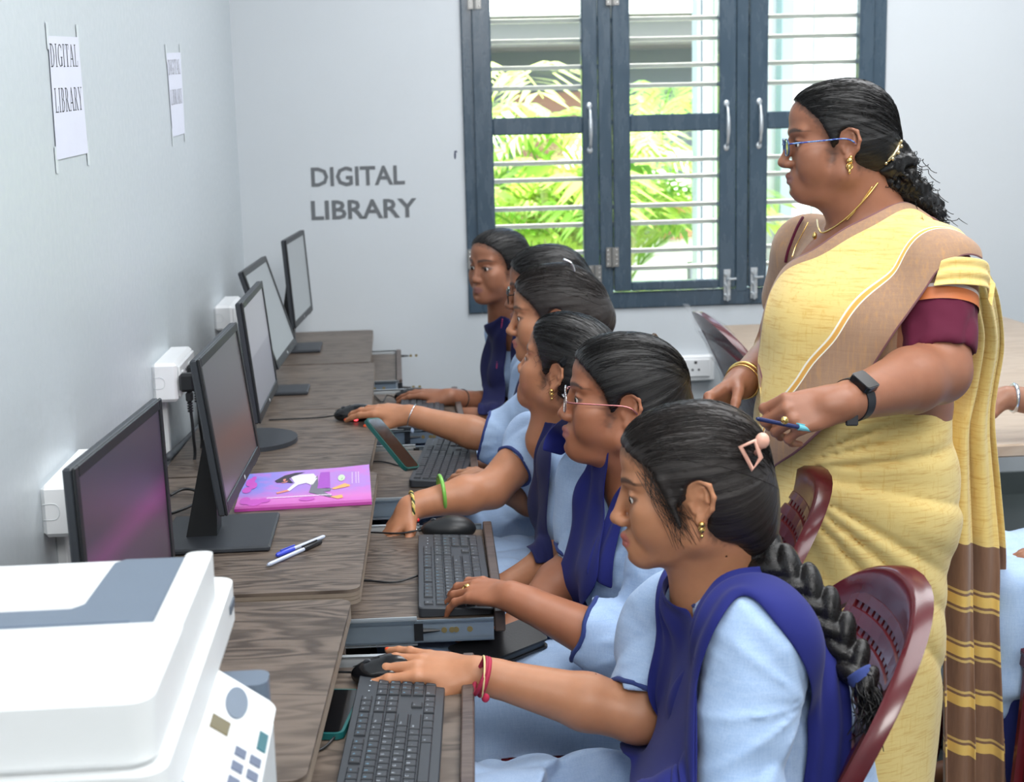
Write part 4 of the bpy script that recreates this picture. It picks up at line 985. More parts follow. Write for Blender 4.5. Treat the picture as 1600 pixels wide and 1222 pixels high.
# ------------------------------------------------------------------ maroon plastic chairs
def maroon():
    t = NT('maroon_moulded_plastic'); n = t.noise(t.coord(), 7, 4, .6, .6)
    t.col(t.mix(srgb(62, 14, 20), srgb(96, 22, 30), n)); t.set(Roughness=.24); t.b.inputs['Coat Weight'].default_value = .15; t.b.inputs['Coat Roughness'].default_value = .08
    return t.m
MAROON = maroon()
def back_pt(u, t, off=0):
    """chair back surface: u in -1..1 across, t 0..1 from seat to top (chair faces -x)"""
    hw = .205+.018*math.sin(t*math.pi*.9); y = u*hw; x = .195+.175*t+.02*t*t-.060*(u*u)*(1-.25*t); z = .43+.435*t-.02*u*u*t
    return A(x+off, y, z)
def make_chair():
    r = empty('plastic_chair', (0, 0, 0)); ch = {}
    def strip(pts, w_in, th):                                             # flat rim band following the back outline
        pass
    # rim: outline parameter along arch
    out = []
    for k in range(73):
        s = k/72
        if s < .33: u, t = -1, s/.33*.60
        elif s > .67: u, t = 1, (1-s)/.33*.60
        else:
            q = (s-.33)/.34; an = math.pi*(1-q); u, t = math.cos(an), .60+.40*math.sin(an)**.9
            u = math.copysign(abs(u)**.82, u)
        out.append((u, t))
    N = len(out); G = np.zeros((N, 9, 3))
    for i, (u, t) in enumerate(out):
        iu, it = u*.80, t-.14*(1-abs(u)**2)
        prof = [(0, .010), (.0, -.012), (.12, -.018), (.5, -.012), (.92, -.006), (1, -.004), (1, .006), (.5, .004), (0, .010)]
        for j, (f_, o_) in enumerate(prof): G[i, j] = back_pt(u+(iu-u)*f_, t+(it-t)*f_, o_)
    MB().quad_grid(G).build('back_rim', MAROON, r, 60, True)
    # lattice panel of upright slats and cross bars
    u0, u1, t0, t1 = -.55, .55, .06, .86; nu, nv = 12, 12; mb = MB()
    def cell(ua, ub, ta, tb_, o0, o1):
        P_ = [back_pt(ua, ta, o0), back_pt(ub, ta, o0), back_pt(ub, tb_, o0), back_pt(ua, tb_, o0), back_pt(ua, ta, o1), back_pt(ub, ta, o1), back_pt(ub, tb_, o1), back_pt(ua, tb_, o1)]
        mb.add(P_, [(0, 3, 2, 1), (4, 5, 6, 7), (0, 1, 5, 4), (1, 2, 6, 5), (2, 3, 7, 6), (3, 0, 4, 7)])
    for i in range(nu):
        ua = u0+(u1-u0)*i/nu; ub = ua+(u1-u0)/nu*.62
        for j in range(6): cell(ua, ub, t0+(t1-t0)*j/6, t0+(t1-t0)*(j+1)/6, -.004, .002)
    for j in range(nv+1):
        ta = t0+(t1-t0)*j/nv-.011; tt = ta+.042
        for i in range(6): cell(u0+(u1-u0)*i/6, u0+(u1-u0)*(i+1)/6, ta, min(tt, .88), -.0075, -.0005)
    for s in (-1, 1):
        for j in range(6): cell(s*.56-.035, s*.56+.035, .02+.15*j, .02+.15*(j+1), -.008, .005)
    tag(mb.build('back_lattice', MAROON, r, None, True), kind='stuff')
    # seat
    S = np.zeros((13, 13, 3))
    for i in range(13):
        for j in range(13):
            u, v = i/12*2-1, j/12*2-1; x = .215*u-.0; wd = .215-.01*u; S[i, j] = A(x, wd*v, .437-.016*(1-u*u)*(1-v*v)-(.03*max(0, -u-.7))-.012*v**8)
    se = MB().quad_grid(S).build('seat', MAROON, r, 'all', True); md = se.modifiers.new('thick', 'SOLIDIFY'); md.thickness = .012; md.offset = -1
    ap = MB(); ap.box((-.20, -.20, .385), (.20, -.188, .43)); ap.box((-.20, .188, .385), (.20, .20, .43)); ap.box((-.212, -.2, .39), (-.2, .2, .42)); ap.box((.2, -.2, .385), (.212, .2, .44)); ap.build('apron', MAROON, r, None, True)
    for sx in (-1, 1):
        for sy in (-1, 1):
            mb = MB(); a_, b_ = A(sx*.185, sy*.18, .43), A(sx*.235, sy*.215, 0.001)
            for (d1, d2) in ((A(.024, 0, 0), A(0, .006, 0)), (A(.006, 0, 0), A(0, .024, 0))):
                V = [p_+e1*d1+e2*d2 for p_ in (a_, b_) for e1, e2 in ((-1, -1), (1, -1), (1, 1), (-1, 1))]; mb.add(V, [(3, 2, 1, 0), (4, 5, 6, 7)]+[(i, (i+1) % 4, 4+(i+1) % 4, 4+i) for i in range(4)])
            mb.build('leg', MAROON, r, None, True)
    return r
CH0 = make_chair(); _first = [True]
def place_chair(x, y, rz, label, group, z=0):
    if _first[0]: r = CH0; _first[0] = False
    else:
        r = CH0.copy(); COL.objects.link(r)
        for c_ in list(CH0.children):
            if c_.name.startswith('wrap'): continue
            d_ = c_.copy(); COL.objects.link(d_); d_.parent = r
    r.location = (x, y, z); r.rotation_euler = (0, 0, rz); tag(r, label, 'chair', group); return r
gch = 'maroon plastic chairs of the girls at the desks'
place_chair(.855, 1.84, math.radians(-4), 'maroon plastic chair of the girl with the long braid, nearest the camera', gch)
place_chair(.905, 2.44, math.radians(-4), 'maroon plastic chair of the girl with thin rimmed glasses, its back beside the sari', gch)
place_chair(.80, 2.92, 0, 'maroon plastic chair of the girl with the green bangle', gch)
place_chair(.80, 3.385, 0, 'maroon plastic chair of the girl with wavy pinned hair, fourth along the desks', gch)
place_chair(.80, 3.85, 0, 'maroon plastic chair of the fifth girl in dark glasses', gch)
place_chair(.78, 4.335, 0, 'maroon plastic chair of the girl farthest along the desks', gch)
def film(x, y, rz, label, z=0):
    c_ = place_chair(x, y, rz, label, 'film wrapped maroon chairs at the table', z)
    t = NT('clear_plastic_film'); t.b.inputs['Base Color'].default_value = (.8, .82, .84, 1); t.set(Roughness=.22); t.b.inputs['Alpha'].default_value = .15; n = t.noise(t.coord(), 40, 4, .7, 1.5); t.bump(n, .9, .006)
    rg = np.random.default_rng(3); G = np.zeros((14, 12, 3))
    for i in range(14):
        for j in range(12): G[i, j] = back_pt((i/13*2-1)*1.04, .30+.74*j/11, .016+.010*vnoise(A(i*.9, j*.9, 3)))
    MB().quad_grid(G).build('wrap_film', t.m, c_, 'all', True)
film(1.80, 4.02, math.radians(180+3), 'film wrapped maroon chair stacked on top of another beside the long table', .075); film(1.835, 3.97, math.radians(180+3), 'film wrapped maroon chair carrying another chair, beside the long table')
place_chair(1.975, 2.80, math.radians(3), 'maroon plastic chair of the person at the right edge, at the table', None)
# ------------------------------------------------------------------ people: heads, hands, hair
# head space: origin between the ears, +X to the nose, +Y to the left ear, +Z up, metres (head about 0.21 m tall)
def head_ops(p):
    nl = p.get('nose', 0.0); ch = p.get('chin', 0.0); fat = p.get('fat', 0.0)
    o = [ell((-.012, 0, .038), (.090, .073, .080)),
         ell((.030, 0, .055), (.0635, .060, .054), .02),
         ell((.040, 0, -.014), (.050, .054+fat*.5, .064), .02),
         rc((.005, .046+fat, -.050), (.072, .012, -.083+ch), .018, .013, .025),
         rc((.005, -.046-fat, -.050), (.072, -.012, -.083+ch), .018, .013, .025),
         ell((.0775+fat*.3, 0, -.078+ch), (.0165, .019, .0145), .018),
         rc((-.010, .045, .0), (.005, .045+fat, -.048), .022, .018, .02),
         rc((-.010, -.045, .0), (.005, -.045-fat, -.048), .022, .018, .02),
         ell((.052, 0, -.070), (.042, .036, .022), .02)]
    if fat > 0: o.append(ell((.035, 0, -.088), (.045, .04, .02), .02))
    o1 = []; base = o; o = o1
    for s in (1, -1):
        base += [ell((.058, s*(.040+fat*.6), -.008), (.026, .022, .020), .02),
              ell((.055, s*(.038+fat), -.034), (.028, .020, .026), .022)]
        o += [rc((.0865, s*.014, .0405), (.072, s*.043, .043), .0082, .0075, .014)]   # brow ridge
    # mouth mound
    o += [ell((.082, 0, -.046), (.0165, .026, .022), .014)]
    # nose
    o += [rc((.0905, 0, .026), (.109+nl, 0, -.010), .0062, .0082, .010),
          ell((.1105+nl, 0, -.0135), (.0098, .0098, .0088), .006),
          ell((.098+nl*.5, 0, -.019), (.012, .0085, .006), .006)]
    for s in (1, -1):
        o += [ell((.1005+nl*.6, s*.0118, -.0165), (.0105, .0062, .0075), .005)]
        o += [ell((.1030+nl*.8, s*.0062, -.0245), (.0055, .0030, .0040), .002, 's')]
    # eye sockets
    for s in (1, -1): o += [ell((.0985, s*.0335, .020), (.018, .0175, .0125), .012, 's')]
    # lids
    for s in (1, -1):
        c = A(.0735, s*.0315, .0195)
        o += [sph(c, .0143, .004), ell(c+A(.0108, s*.0005, -.0005), (.0062, .0126, .0042+p.get('open', 0)), .0012, 's')]
        o += [rc(c+A(.0105, -s*.010, .0070), c+A(.0100, s*.009, .0072), .0022, .0020, .003)]
    # lips
    lz = p.get('mouth', 0.0)
    o += [rc((.0985, 0, -.0395+lz), (.0870, .021, -.0448+lz), .0060, .0030, .003), rc((.0985, 0, -.0395+lz), (.0870, -.021, -.0448+lz), .0060, .0030, .003),
          rc((.0962, 0, -.0513+lz), (.0868, .018, -.0462+lz), .0068, .0032, .003), rc((.0962, 0, -.0513+lz), (.0868, -.018, -.0462+lz), .0068, .0032, .003),
          rc((.1065, 0, -.0454+lz), (.091, .0215, -.0454+lz), .0016, .0009, .0018, 's'), rc((.1065, 0, -.0454+lz), (.091, -.0215, -.0454+lz), .0016, .0009, .0018, 's'),
          ell((.103, 0, -.0620+lz*.5), (.008, .016, .0045), .008, 's')]
    base += xf(o, np.eye(3), A(0, 0, -p.get('drop', .009)), 1.0); o = base
    # ears
    for s in (1, -1):
        e = lambda x, z, y=0.0: A(-.006+x, s*(.0700+y-.30*x), .002+z)
        hx = [(.006, .0, -.002), (.013, .014, -.001), (.009, .026, .001), (-.003, .031, .003), (-.015, .024, .005), (-.019, .008, .006), (-.015, -.008, .005), (-.006, -.020, .002)]
        o += [ell(e(-.003, .004, -.003), (.0165, .0055, .026), .004, R=rotz(-s*.30))]
        o += [rc(e(*hx[i][:2], hx[i][2]), e(*hx[i+1][:2], hx[i+1][2]), .0034, .0034, .003) for i in range(len(hx)-1)]
        o += [ell(e(.000, -.0245, .001), (.0085, .0045, .0085), .004), rc(e(.011, -.004, .001), e(.008, -.012, .001), .0035, .003, .004)]
        o += [rc(e(-.006, .019, .002), e(-.010, .002, .003), .0028, .0028, .004)]
        o += [ell(e(.001, -.003, .0055), (.0065, .0060, .0095), .004, 's'), ell(e(-.003, .013, .005), (.0050, .0035, .0070), .004, 's')]
    return o
def hair_cap_ops(p):
    """Pulled-back hair: shell over the skull minus the face, the ear openings and the nape."""
    vol = p.get('vol', .006); hl = p.get('hairline', 0.0)
    o = [ell((-.012, 0, .038), (.090+vol, .073+vol*.8, .080+vol)), ell((.030, 0, .055), (.0635+vol*.5, .060+vol*.7, .054+vol), .02),
         ell((-.020, 0, .000), (.078+vol*.6, .071+vol*.7, .060), .02)]
    if p.get('low'): o += [ell((-.045, 0, -.035), (.05, .055, .045), .03)]
    o += [ell((.098, 0, -.018+hl*1.4), (.088, .115, .096+hl*.5), .012, 's')]
    for s in (1, -1):
        o += [ell((.010, s*.080, -.030), (.030, .026, .044), .004, 's'), ell((-.003, s*.082, .006), (.021, .019, .030), .004, 's')]
    o += [half((-.05, 0, -.050+p.get('nape', 0)), (.30, 0, -1), .004, 's')]
    return o
def hair_back(p):
    """what the hair is gathered into, head space"""
    st = p['style']; o = []
    if st == 'bun': o = [ell((-.108, 0, .010), (.034, .042, .044), .015), ell((-.122, 0, .004), (.020, .030, .030), .01)]
    return o
def head_frame(yaw, pitch, roll, T, s=1.0):
    """yaw about z of the facing direction (0 = +X world), pitch down positive, roll towards left ear positive"""
    R = rotz(yaw) @ roty(pitch) @ rotx(roll); return R, A(*T), s
def hand_ops(R, T, side, curl, spread=1.0, thumb=(0, 0, 0), s=0.92, lift=(0, 0, 0, 0)):
    """R columns: forward (to the fingers), towards the thumb (side=+1) , back of hand. curl: 4x3 flexion angles, index..little"""
    y = side; o = []
    mcp = [(.088, .027, .003), (.092, .008, .005), (.087, -.011, .003), (.078, -.028, -.001)]
    ln = [(.041, .025, .021), (.045, .029, .022), (.041, .027, .022), (.032, .020, .020)]
    fan = [.10, .02, -.07, -.17]
    rb = [.0088, .0090, .0085, .0075]
    tips = []
    o.append(dict(ell((.045, y*.000, .0), (.046, .036, .0135), .01)))
    for i in range(4):
        b = A(mcp[i][0], y*mcp[i][1], mcp[i][2])
        o.append(rc((.006, y*(.012-.008*i), 0), b+A(-.002, 0, -.002), .0130-.0006*i, .0098-.0005*i, .012))
        a = fan[i]*spread; ang = -lift[i]; pts = [b]; d = None
        for j in range(3):
            ang += curl[i][j]
            d = A(math.cos(ang)*math.cos(a), y*math.sin(a)*max(0.3, math.cos(ang)), -math.sin(ang)); d = d/np.linalg.norm(d)
            pts.append(pts[-1]+d*ln[i][j])
        rad = [rb[i]*1.10, rb[i]*.95, rb[i]*.86, rb[i]*.68]
        for j in range(3):
            o.append(rc(pts[j], pts[j+1], rad[j], rad[j+1], .006 if j == 0 else .003))
        o.append(sph(pts[1], rb[i]*.98, .004))                       # knuckle
        up = A(-d[2]*0, 0, 0); n = nrm(np.cross(d, A(-d[1], d[0], 0) if abs(d[2]) < .99 else A(0, 1, 0)))
        if n[2]*math.cos(ang)+n[0]*math.sin(ang) < 0: n = -n
        tips.append((pts[3], d, n, rad[3]))
    c = A(.018, y*.020, -.008); out, down, bend = thumb
    d1 = nrm(A(.72, y*(.66+out), -.28-down)); p1 = c+d1*.040
    d2 = nrm(A(.88, y*(.40+out-bend*.5), -.20-down)); p2 = p1+d2*.031
    d3 = nrm(A(.95, y*(.22+out-bend), -.16-down)); p3 = p2+d3*.025
    o += [rc(c, p1, .0150, .0115, .014), rc(p1, p2, .0108, .0096, .004), rc(p2, p3, .0098, .0074, .003)]
    n = nrm(np.cross(d3, A(0, 0, 1))); n = nrm(np.cross(n, d3)*.8+n*0.5*(1 if y > 0 else 1)*y*-1)
    tips.append((p3, d3, n, .0074))
    o = xf(o, R, T, s)
    tips = [(T+s*(R @ a), R @ b, R @ c_, r*s) for a, b, c_, r in tips]
    return o, tips
def frame(fwd, up):
    f = nrm(fwd); u = nrm(np.asarray(up, float)-f*np.dot(f, up)); l = np.cross(u, f)
    return np.stack([f, l, u], 1)
RELAX = [(.25, .35, .2), (.3, .4, .22), (.36, .42, .25), (.42, .45, .25)]

def skin_mat(name, c, rough=0.46):
    t = NT(name); v = t.coord()
    a = t.node('ShaderNodeAttribute', attribute_name='tint')
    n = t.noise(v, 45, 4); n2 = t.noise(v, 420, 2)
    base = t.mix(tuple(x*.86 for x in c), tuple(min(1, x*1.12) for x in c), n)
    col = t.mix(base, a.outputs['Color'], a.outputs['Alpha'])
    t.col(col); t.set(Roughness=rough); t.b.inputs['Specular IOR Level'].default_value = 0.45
    t.b.inputs['Subsurface Weight'].default_value = 0.12; t.b.inputs['Subsurface Radius'].default_value = (1.0, 0.35, 0.2); t.b.inputs['Subsurface Scale'].default_value = 0.006
    t.bump(n2, 0.12, 0.0006)
    return t.m
def hair_mat(name, c=(.006, .0055, .0055), rough=0.25, c2=None):
    t = NT(name); v = t.coord(attr='flow')
    n = t.noise(v, 1.0, 4, 0.65); n2 = t.noise(v, 0.25, 2)
    t.col(t.mix(c, c2 or tuple(x*2.2+.003 for x in c), t.ramp(n, [(.35, (0, 0, 0)), (.75, (1, 1, 1))])))
    t.l(t.ramp(n2, [(.3, (rough*.85,)*3), (.7, (rough*1.35,)*3)]), t.b.inputs['Roughness'])
    t.b.inputs['Specular IOR Level'].default_value = 0.32
    t.bump(n, 0.5, 0.0014)
    return t.m
def strands(name, mat, parent, curves, r=0.00035):
    """many thin tapered three-sided hairs joined into one part"""
    V = []; F = []
    for C in curves:
        C = np.asarray(C); n = len(C); T = np.gradient(C, axis=0); T /= np.maximum(np.linalg.norm(T, axis=1, keepdims=True), 1e-9)
        u = np.cross(T, A(.31, .27, .91)); u /= np.maximum(np.linalg.norm(u, axis=1, keepdims=True), 1e-9); w = np.cross(T, u)
        rr = r*np.clip(np.minimum(np.arange(n)+.6, (n-np.arange(n))*.6), 0, 1)[:, None]; o = sum(len(x) for x in V)
        V.append(np.stack([C+rr*(math.cos(a)*u+math.sin(a)*w) for a in (0, 2.094, 4.189)], 1).reshape(-1, 3))
        i = np.arange(n-1)[:, None]*3; k = np.arange(3)[None]
        F.append(np.stack([i+k, i+(k+1) % 3, i+3+(k+1) % 3, i+3+k], -1).reshape(-1, 4)+o)
    V = np.concatenate(V); me = np_mesh(name, V, np.concatenate(F))
    vattr(me, 'flow', V*60)
    o = link(name, me, mat, parent); o['kind'] = 'stuff'; return o
def flow_attr(V, R, T, s, pole=(-1, 0, .05), k=90):
    """coordinates that stay constant along hairs combed from the forehead to the back of the head"""
    L = ((V-T) @ R)/s; a = nrm(pole); q = L-A(0, 0, .03); t = q @ a; r = q-t[:, None]*a
    r /= np.maximum(np.linalg.norm(r, axis=1, keepdims=True), 1e-6)
    return np.stack([r @ A(0, 1, 0)*k, r @ nrm(np.cross(a, A(0, 1, 0)))*k, t*18+L[:, 2]*0], 1)
def flyaways(rng, R, T, s, ops, n, gather=(-.10, 0, .02), lo=-1.0, hi=1.35, lift=.0012, start=.078):
    """combed hairs lying on the hair cap, from the hairline to where the hair is gathered"""
    out = []
    for _ in range(n):
        th = rng.uniform(lo, hi)*rng.choice([-1, 1])
        p0 = A(.090*math.cos(th*.62), math.sin(th)*.071, .048+math.cos(th)*.046)
        g = A(*gather)+rng.normal(0, .012, 3); t = np.linspace(rng.uniform(0, .22), rng.uniform(.55, 1), 12)[:, None]
        Q = p0*(1-t)+g*t; bow = np.sin(t*math.pi)[:, 0]
        d = Q-A(-.01, 0, .02); Q = Q+d/np.linalg.norm(d, axis=1, keepdims=True)*.06*bow[:, None]
        Wd = T+s*(Q @ R.T)
        for _i in range(5):
            dd = sdf(ops, Wd); gr = sdf_grad(ops, Wd); Wd = Wd-gr*(dd-lift*rng.uniform(.2, 1.3))[:, None]
        out.append(Wd)
    return out
# ------------------------------------------------------------------ people
def cloth_blue():
    t = NT('light_blue_chambray'); v = t.coord()
    a = t.noise(t.coord(scale=(1, 1, 14)), 32, 2, .6); b = t.noise(t.coord(scale=(14, 14, 1)), 32, 2, .6); n = t.noise(v, 5, 2); f = t.noise(v, 700, 1)
    c = t.mix(srgb(118, 154, 204), srgb(190, 212, 238), t.math('MULTIPLY', t.math('ADD', a, b), .5)); c = t.mix(c, srgb(206, 222, 242), t.math('MULTIPLY', n, .35)); c = t.mix(c, srgb(128, 160, 208), t.math('MULTIPLY', t.ramp(f, [(.5, (0, 0, 0)), (.7, (1, 1, 1))]), .3))
    t.col(c); t.set(Roughness=.85); t.b.inputs['Sheen Weight'].default_value = .15; t.b.inputs['Specular IOR Level'].default_value = .2; t.bump(f, .15, .0006); return t.m
BLUE = cloth_blue()
def navy_cloth(name, c):
    t = NT(name); v = t.coord(); n = t.noise(v, 9, 3); f = t.noise(v, 800, 1)
    t.col(t.mix(tuple(x*.8 for x in c), tuple(x*1.2 for x in c), n)); t.set(Roughness=.8); t.b.inputs['Sheen Weight'].default_value = .06; t.b.inputs['Sheen Roughness'].default_value = .5; t.b.inputs['Specular IOR Level'].default_value = .2; t.bump(f, .2, .0006); return t.m
NAVYC = navy_cloth('royal_navy_scarf', srgb(32, 38, 108)); NAVYD = navy_cloth('dark_navy_scarf', srgb(28, 31, 76)); TRIM = navy_cloth('navy_trim', srgb(52, 66, 122)); SALW = navy_cloth('navy_trouser_cloth', srgb(36, 44, 104))
GOLD = plain('gold', srgb(232, 196, 120), .25, 1.0, var=.05); SILVER = plain('silver', srgb(225, 228, 232), .2, 1.0, var=.03)
EYEW = plain('eye_white', srgb(226, 220, 214), .08, var=.01); IRIS = plain('dark_brown_iris', srgb(26, 16, 12), .06, var=.1)
HAIR = hair_mat('black_hair'); HAIR_B = hair_mat('dark_brown_black_hair', (.010, .008, .0075), .29, (.040, .032, .029))
RED = plain('red_nail_polish', srgb(196, 42, 34), .2); ORANGE = plain('orange_nail_polish', srgb(226, 84, 44), .2); PINKN = plain('pale_fingernail', srgb(222, 180, 168), .25)
SK = {}
def skin(c):
    if c not in SK: SK[c] = skin_mat('skin_%s' % ('tan', 'brown', 'warm', 'deep', 'soft', 'dusky', 'mid', 'umber')[len(SK) % 8], srgb(*c))
    return SK[c]
LIP = {}
def tint_fn(V, R, T, s, p, hair_ops_, skin_c):
    L = ((V-T) @ R)/s; N = len(V); out = np.zeros((N, 4)); near = np.linalg.norm(L-A(.03, 0, .01), axis=1) < .16
    dr = p.get('drop', .009); x, y, z0 = L[:, 0], L[:, 1], L[:, 2]; z = z0+dr; ay = np.abs(y); sc = np.array(srgb(*skin_c))
    def lay(m, c, a):
        m = np.clip(m*a, 0, 1)*near; k = out[:, 3]+m*(1-out[:, 3]); kk = np.where(k > 1e-6, k, 1)
        out[:, :3] = (out[:, :3]*(out[:, 3]*(1-m))[:, None]+np.array(c)*m[:, None])/kk[:, None]; out[:, 3] = k
    lz = p.get('mouth', 0)
    lay(smoothstep(1.25, .75, (y/.0235)**2+((z+.0452-lz)/.0105)**2)*(x > .07), p.get('lip', (.40*sc[0]/.45, .11, .105)), .8)
    b = .0405+.0050*(1-((ay-.034)/.024)**2)+p.get('browz', 0); th = .0040-.0022*smoothstep(.026, .054, ay)
    lay(smoothstep(1.5, .5, np.abs(z-b)/th)*smoothstep(.008, .013, ay)*smoothstep(.056, .049, ay)*(x > .05), (.016, .012, .011), .85)
    e = ((ay-.0318)/.0150)**2+((z-.0192)/np.where(z > .0192, .0066, .0056))**2
    lay(smoothstep(1.9, 1.0, e)*(x > .062)*np.where(z > .0192, 1, .6), (.02, .013, .012), .75)
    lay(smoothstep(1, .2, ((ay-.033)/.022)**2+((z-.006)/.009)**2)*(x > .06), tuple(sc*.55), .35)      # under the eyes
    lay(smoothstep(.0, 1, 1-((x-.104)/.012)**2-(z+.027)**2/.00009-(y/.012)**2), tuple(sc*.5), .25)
    if hair_ops_ is not None:
        idx = np.nonzero(near & (z > -.06))[0]; d = sdf(hair_ops_, V[idx])
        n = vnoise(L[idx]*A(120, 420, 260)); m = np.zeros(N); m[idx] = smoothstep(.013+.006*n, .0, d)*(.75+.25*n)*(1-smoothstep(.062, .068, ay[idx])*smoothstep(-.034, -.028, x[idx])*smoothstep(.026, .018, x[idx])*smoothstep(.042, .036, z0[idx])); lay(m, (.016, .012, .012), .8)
    return out
def ring_pts(c, n, r, k=28, e=1.0, up=None):
    n = nrm(n); u = nrm(np.cross(n, up if up is not None else (A(0, 0, 1) if abs(n[2]) < .9 else A(1, 0, 0)))); w = np.cross(n, u)
    return np.array([c+r*(math.cos(a)*u+e*math.sin(a)*w) for a in np.linspace(0, 2*math.pi, k, endpoint=False)])
def arm_ops(S, E, W, fat=1.0):
    S, E, W = A(*S), A(*E), A(*W); m_ = E+(W-E)*.32
    return [rc(S, E, .050*fat, .039*fat, .02), rc(E, m_, .0385*fat, .0405*fat, .015), rc(m_, W, .0405*fat, .0245*fat**.5, .012)]
def march(pts, ops, fallback_y=None, post=None):
    """points where camera sight lines meet the figure; closest approach when they miss"""
    D = np.array([nrm(ray(px, py)) for px, py in pts]); t = np.full(len(pts), 1.0); best = np.full(len(pts), 9.0); bt = t.copy()
    for _ in range(70):
        d = sdf(ops, CAM+D*t[:, None]); b = d < best; best[b] = d[b]; bt[b] = t[b]; t = t+np.where(d > .0006, d*.85, 0)
    hit = best < .004
    return CAM+D*bt[:, None], hit
def drape(name, EA, EB, ops, mat, parent, nu=9, nv=40, off=.006, pleat=(3, .004), thick=.0022, attr=None, smooth=2, post=None, pin=None):
    def edge(E):
        out = []
        px = [(i, e) for i, e in enumerate(E) if len(e) == 2]; pos = [None]*len(E)
        if px:
            P_, hit = march([e for _, e in px], ops)
            for (i, e), p_ in zip(px, P_): pos[i] = p_
        for i, e in enumerate(E):
            if len(e) == 3: pos[i] = at_y(e[0], e[1], e[2]) if e[0] > 20 else A(*e)
        return spline(np.array(pos), 10)
    def resamp(P_, n):
        s_ = np.r_[0, np.cumsum(np.linalg.norm(np.diff(P_, axis=0), axis=1))]; q = np.linspace(0, s_[-1], n); return np.stack([np.interp(q, s_, P_[:, i]) for i in range(3)], 1)
    a, b = resamp(edge(EA), nv), resamp(edge(EB), nv); u = np.linspace(0, 1, nu)[None, :, None]
    G = a[:, None]*(1-u)+b[:, None]*u; shp = G.shape
    ph = np.linspace(0, 1, nv)[:, None]*.8
    of = off+pleat[1]*(.5+.5*np.sin((np.linspace(0, 1, nu)[None, :]*pleat[0]+ph*.4)*2*math.pi))
    for it in range(10):
        F_ = G.reshape(-1, 3); d = sdf(ops, F_).reshape(shp[:2]); g = sdf_grad(ops, F_).reshape(shp)
        G = G+np.maximum(of-d, 0)[..., None]*g*.9
        if it < smooth:
            Q = G.copy(); Q[1:-1] = .25*G[:-2]+.5*G[1:-1]+.25*G[2:]; Q[:, 1:-1] = .25*Q[:, :-2]+.5*Q[:, 1:-1]+.25*Q[:, 2:]; G = Q
    if post is not None: G = post(G)
    mb = MB().quad_grid(G); me = bpy.data.meshes.new(name); me.from_pydata(mb.v, [], mb.f); me.shade_smooth(); me.materials.append(mat)
    vattr(me, 'drape', np.stack([np.tile(np.linspace(0, 1, nu), nv), np.repeat(np.linspace(0, 1, nv), nu), np.zeros(nu*nv)], 1))
    o = link(name, me, None, parent); md = o.modifiers.new('thick', 'SOLIDIFY'); md.thickness = thick; md.offset = 0
    ss = o.modifiers.new('soft', 'SUBSURF'); ss.levels = ss.render_levels = 1
    return o
def eyes(R, T, s, root, gaze=(1, 0, -.1), which=(1, -1), drop=.009):
    for sd in which:
        c = T+s*(R @ A(.0735, sd*.0315, .0195-drop)); g = R @ nrm(gaze)
        e = MB().ball(c, .0127*s, 12).build('eye', EYEW, root, 'all'); MB().ball(c+g*.0041*s, .0095*s, 10).build('iris', IRIS, e, 'all')
def glasses(R, T, s, root, rim_m, temple_m, lens=True, h=.017, w=.0235, z=.017, full=True, tw=.0745):
    z = z-.009; X = lambda p_: T+s*(R @ A(*p_)); mb = MB()
    for sd in (1, -1):
        P_ = [X((.1035-.10*max(0, abs(.0335+w*math.cos(a))-.03), sd*(.0335+w*math.copysign(abs(math.cos(a))**.7, math.cos(a))), z+h*math.copysign(abs(math.sin(a))**.75, math.sin(a)))) for a in np.linspace(0, 6.283, 26, endpoint=False)]
        mb.tube(P_, .0011*s if not full else .0016*s, 6, True)
    mb.tube(spline([X((.104, .011, z+.004)), X((.1075, 0, z+.006)), X((.104, -.011, z+.004))], 4), .0013*s, 6)
    g = mb.build('glasses', rim_m, root, 'all')
    for sd in (1, -1):
        tm = MB(); tm.tube(spline([X((.0985, sd*.056, z+.006)), X((.094, sd*(tw-.006), z+.007)), X((.04, sd*tw, z+.008)), X((.0, sd*(tw+.003), z+.008)), X((-.018, sd*(tw+.002), z-.002)), X((-.027, sd*.0715, z-.016))], 5), .0015*s, 6)
        tm.build('temple', temple_m, g, 'all')
    if lens:
        ln = MB()
        for sd in (1, -1): ln.add([X((.1033-.10*max(0, abs(.0335+w*math.cos(a))-.03), sd*(.0335+w*.97*math.copysign(abs(math.cos(a))**.7, math.cos(a))), z+h*.97*math.copysign(abs(math.sin(a))**.75, math.sin(a)))) for a in np.linspace(0, 6.283, 26, endpoint=False)], [tuple(range(26))])
        ln.build('lens', GLASS, g, None)
def nails(tips, mat, root, scale=1.0, which=(0, 1, 2, 3, 4)):
    for i in which:
        p_, d, n, r = tips[i]; n = nrm(n-d*np.dot(n, d)); l = np.cross(n, d)
        MB().ball(p_-d*r*.15+n*r*.62, (r*1.05*scale, r*.70*scale, r*.42), 6, np.stack([d, l, n], 1)).build('fingernail', mat, root, 'all')
FR = (rotx(.5) @ roty(.35)).astype(np.float32)
def folds(amp, f=(15, 15, 4.5), seed=1, extra=None):
    def post(P):
        Q = P @ FR; a = vnoise(Q*A(*f).astype(f32), seed); b = vnoise(Q*A(f[2]*2, f[1]*1.6, f[0]*1.5).astype(f32)+f32(7), seed+1)
        d = f32(amp)*((1-np.abs(a))**2*f32(1.3)+f32(.35)*b-f32(.6))
        if extra is not None: d = d+extra(P)
        return d
    return post
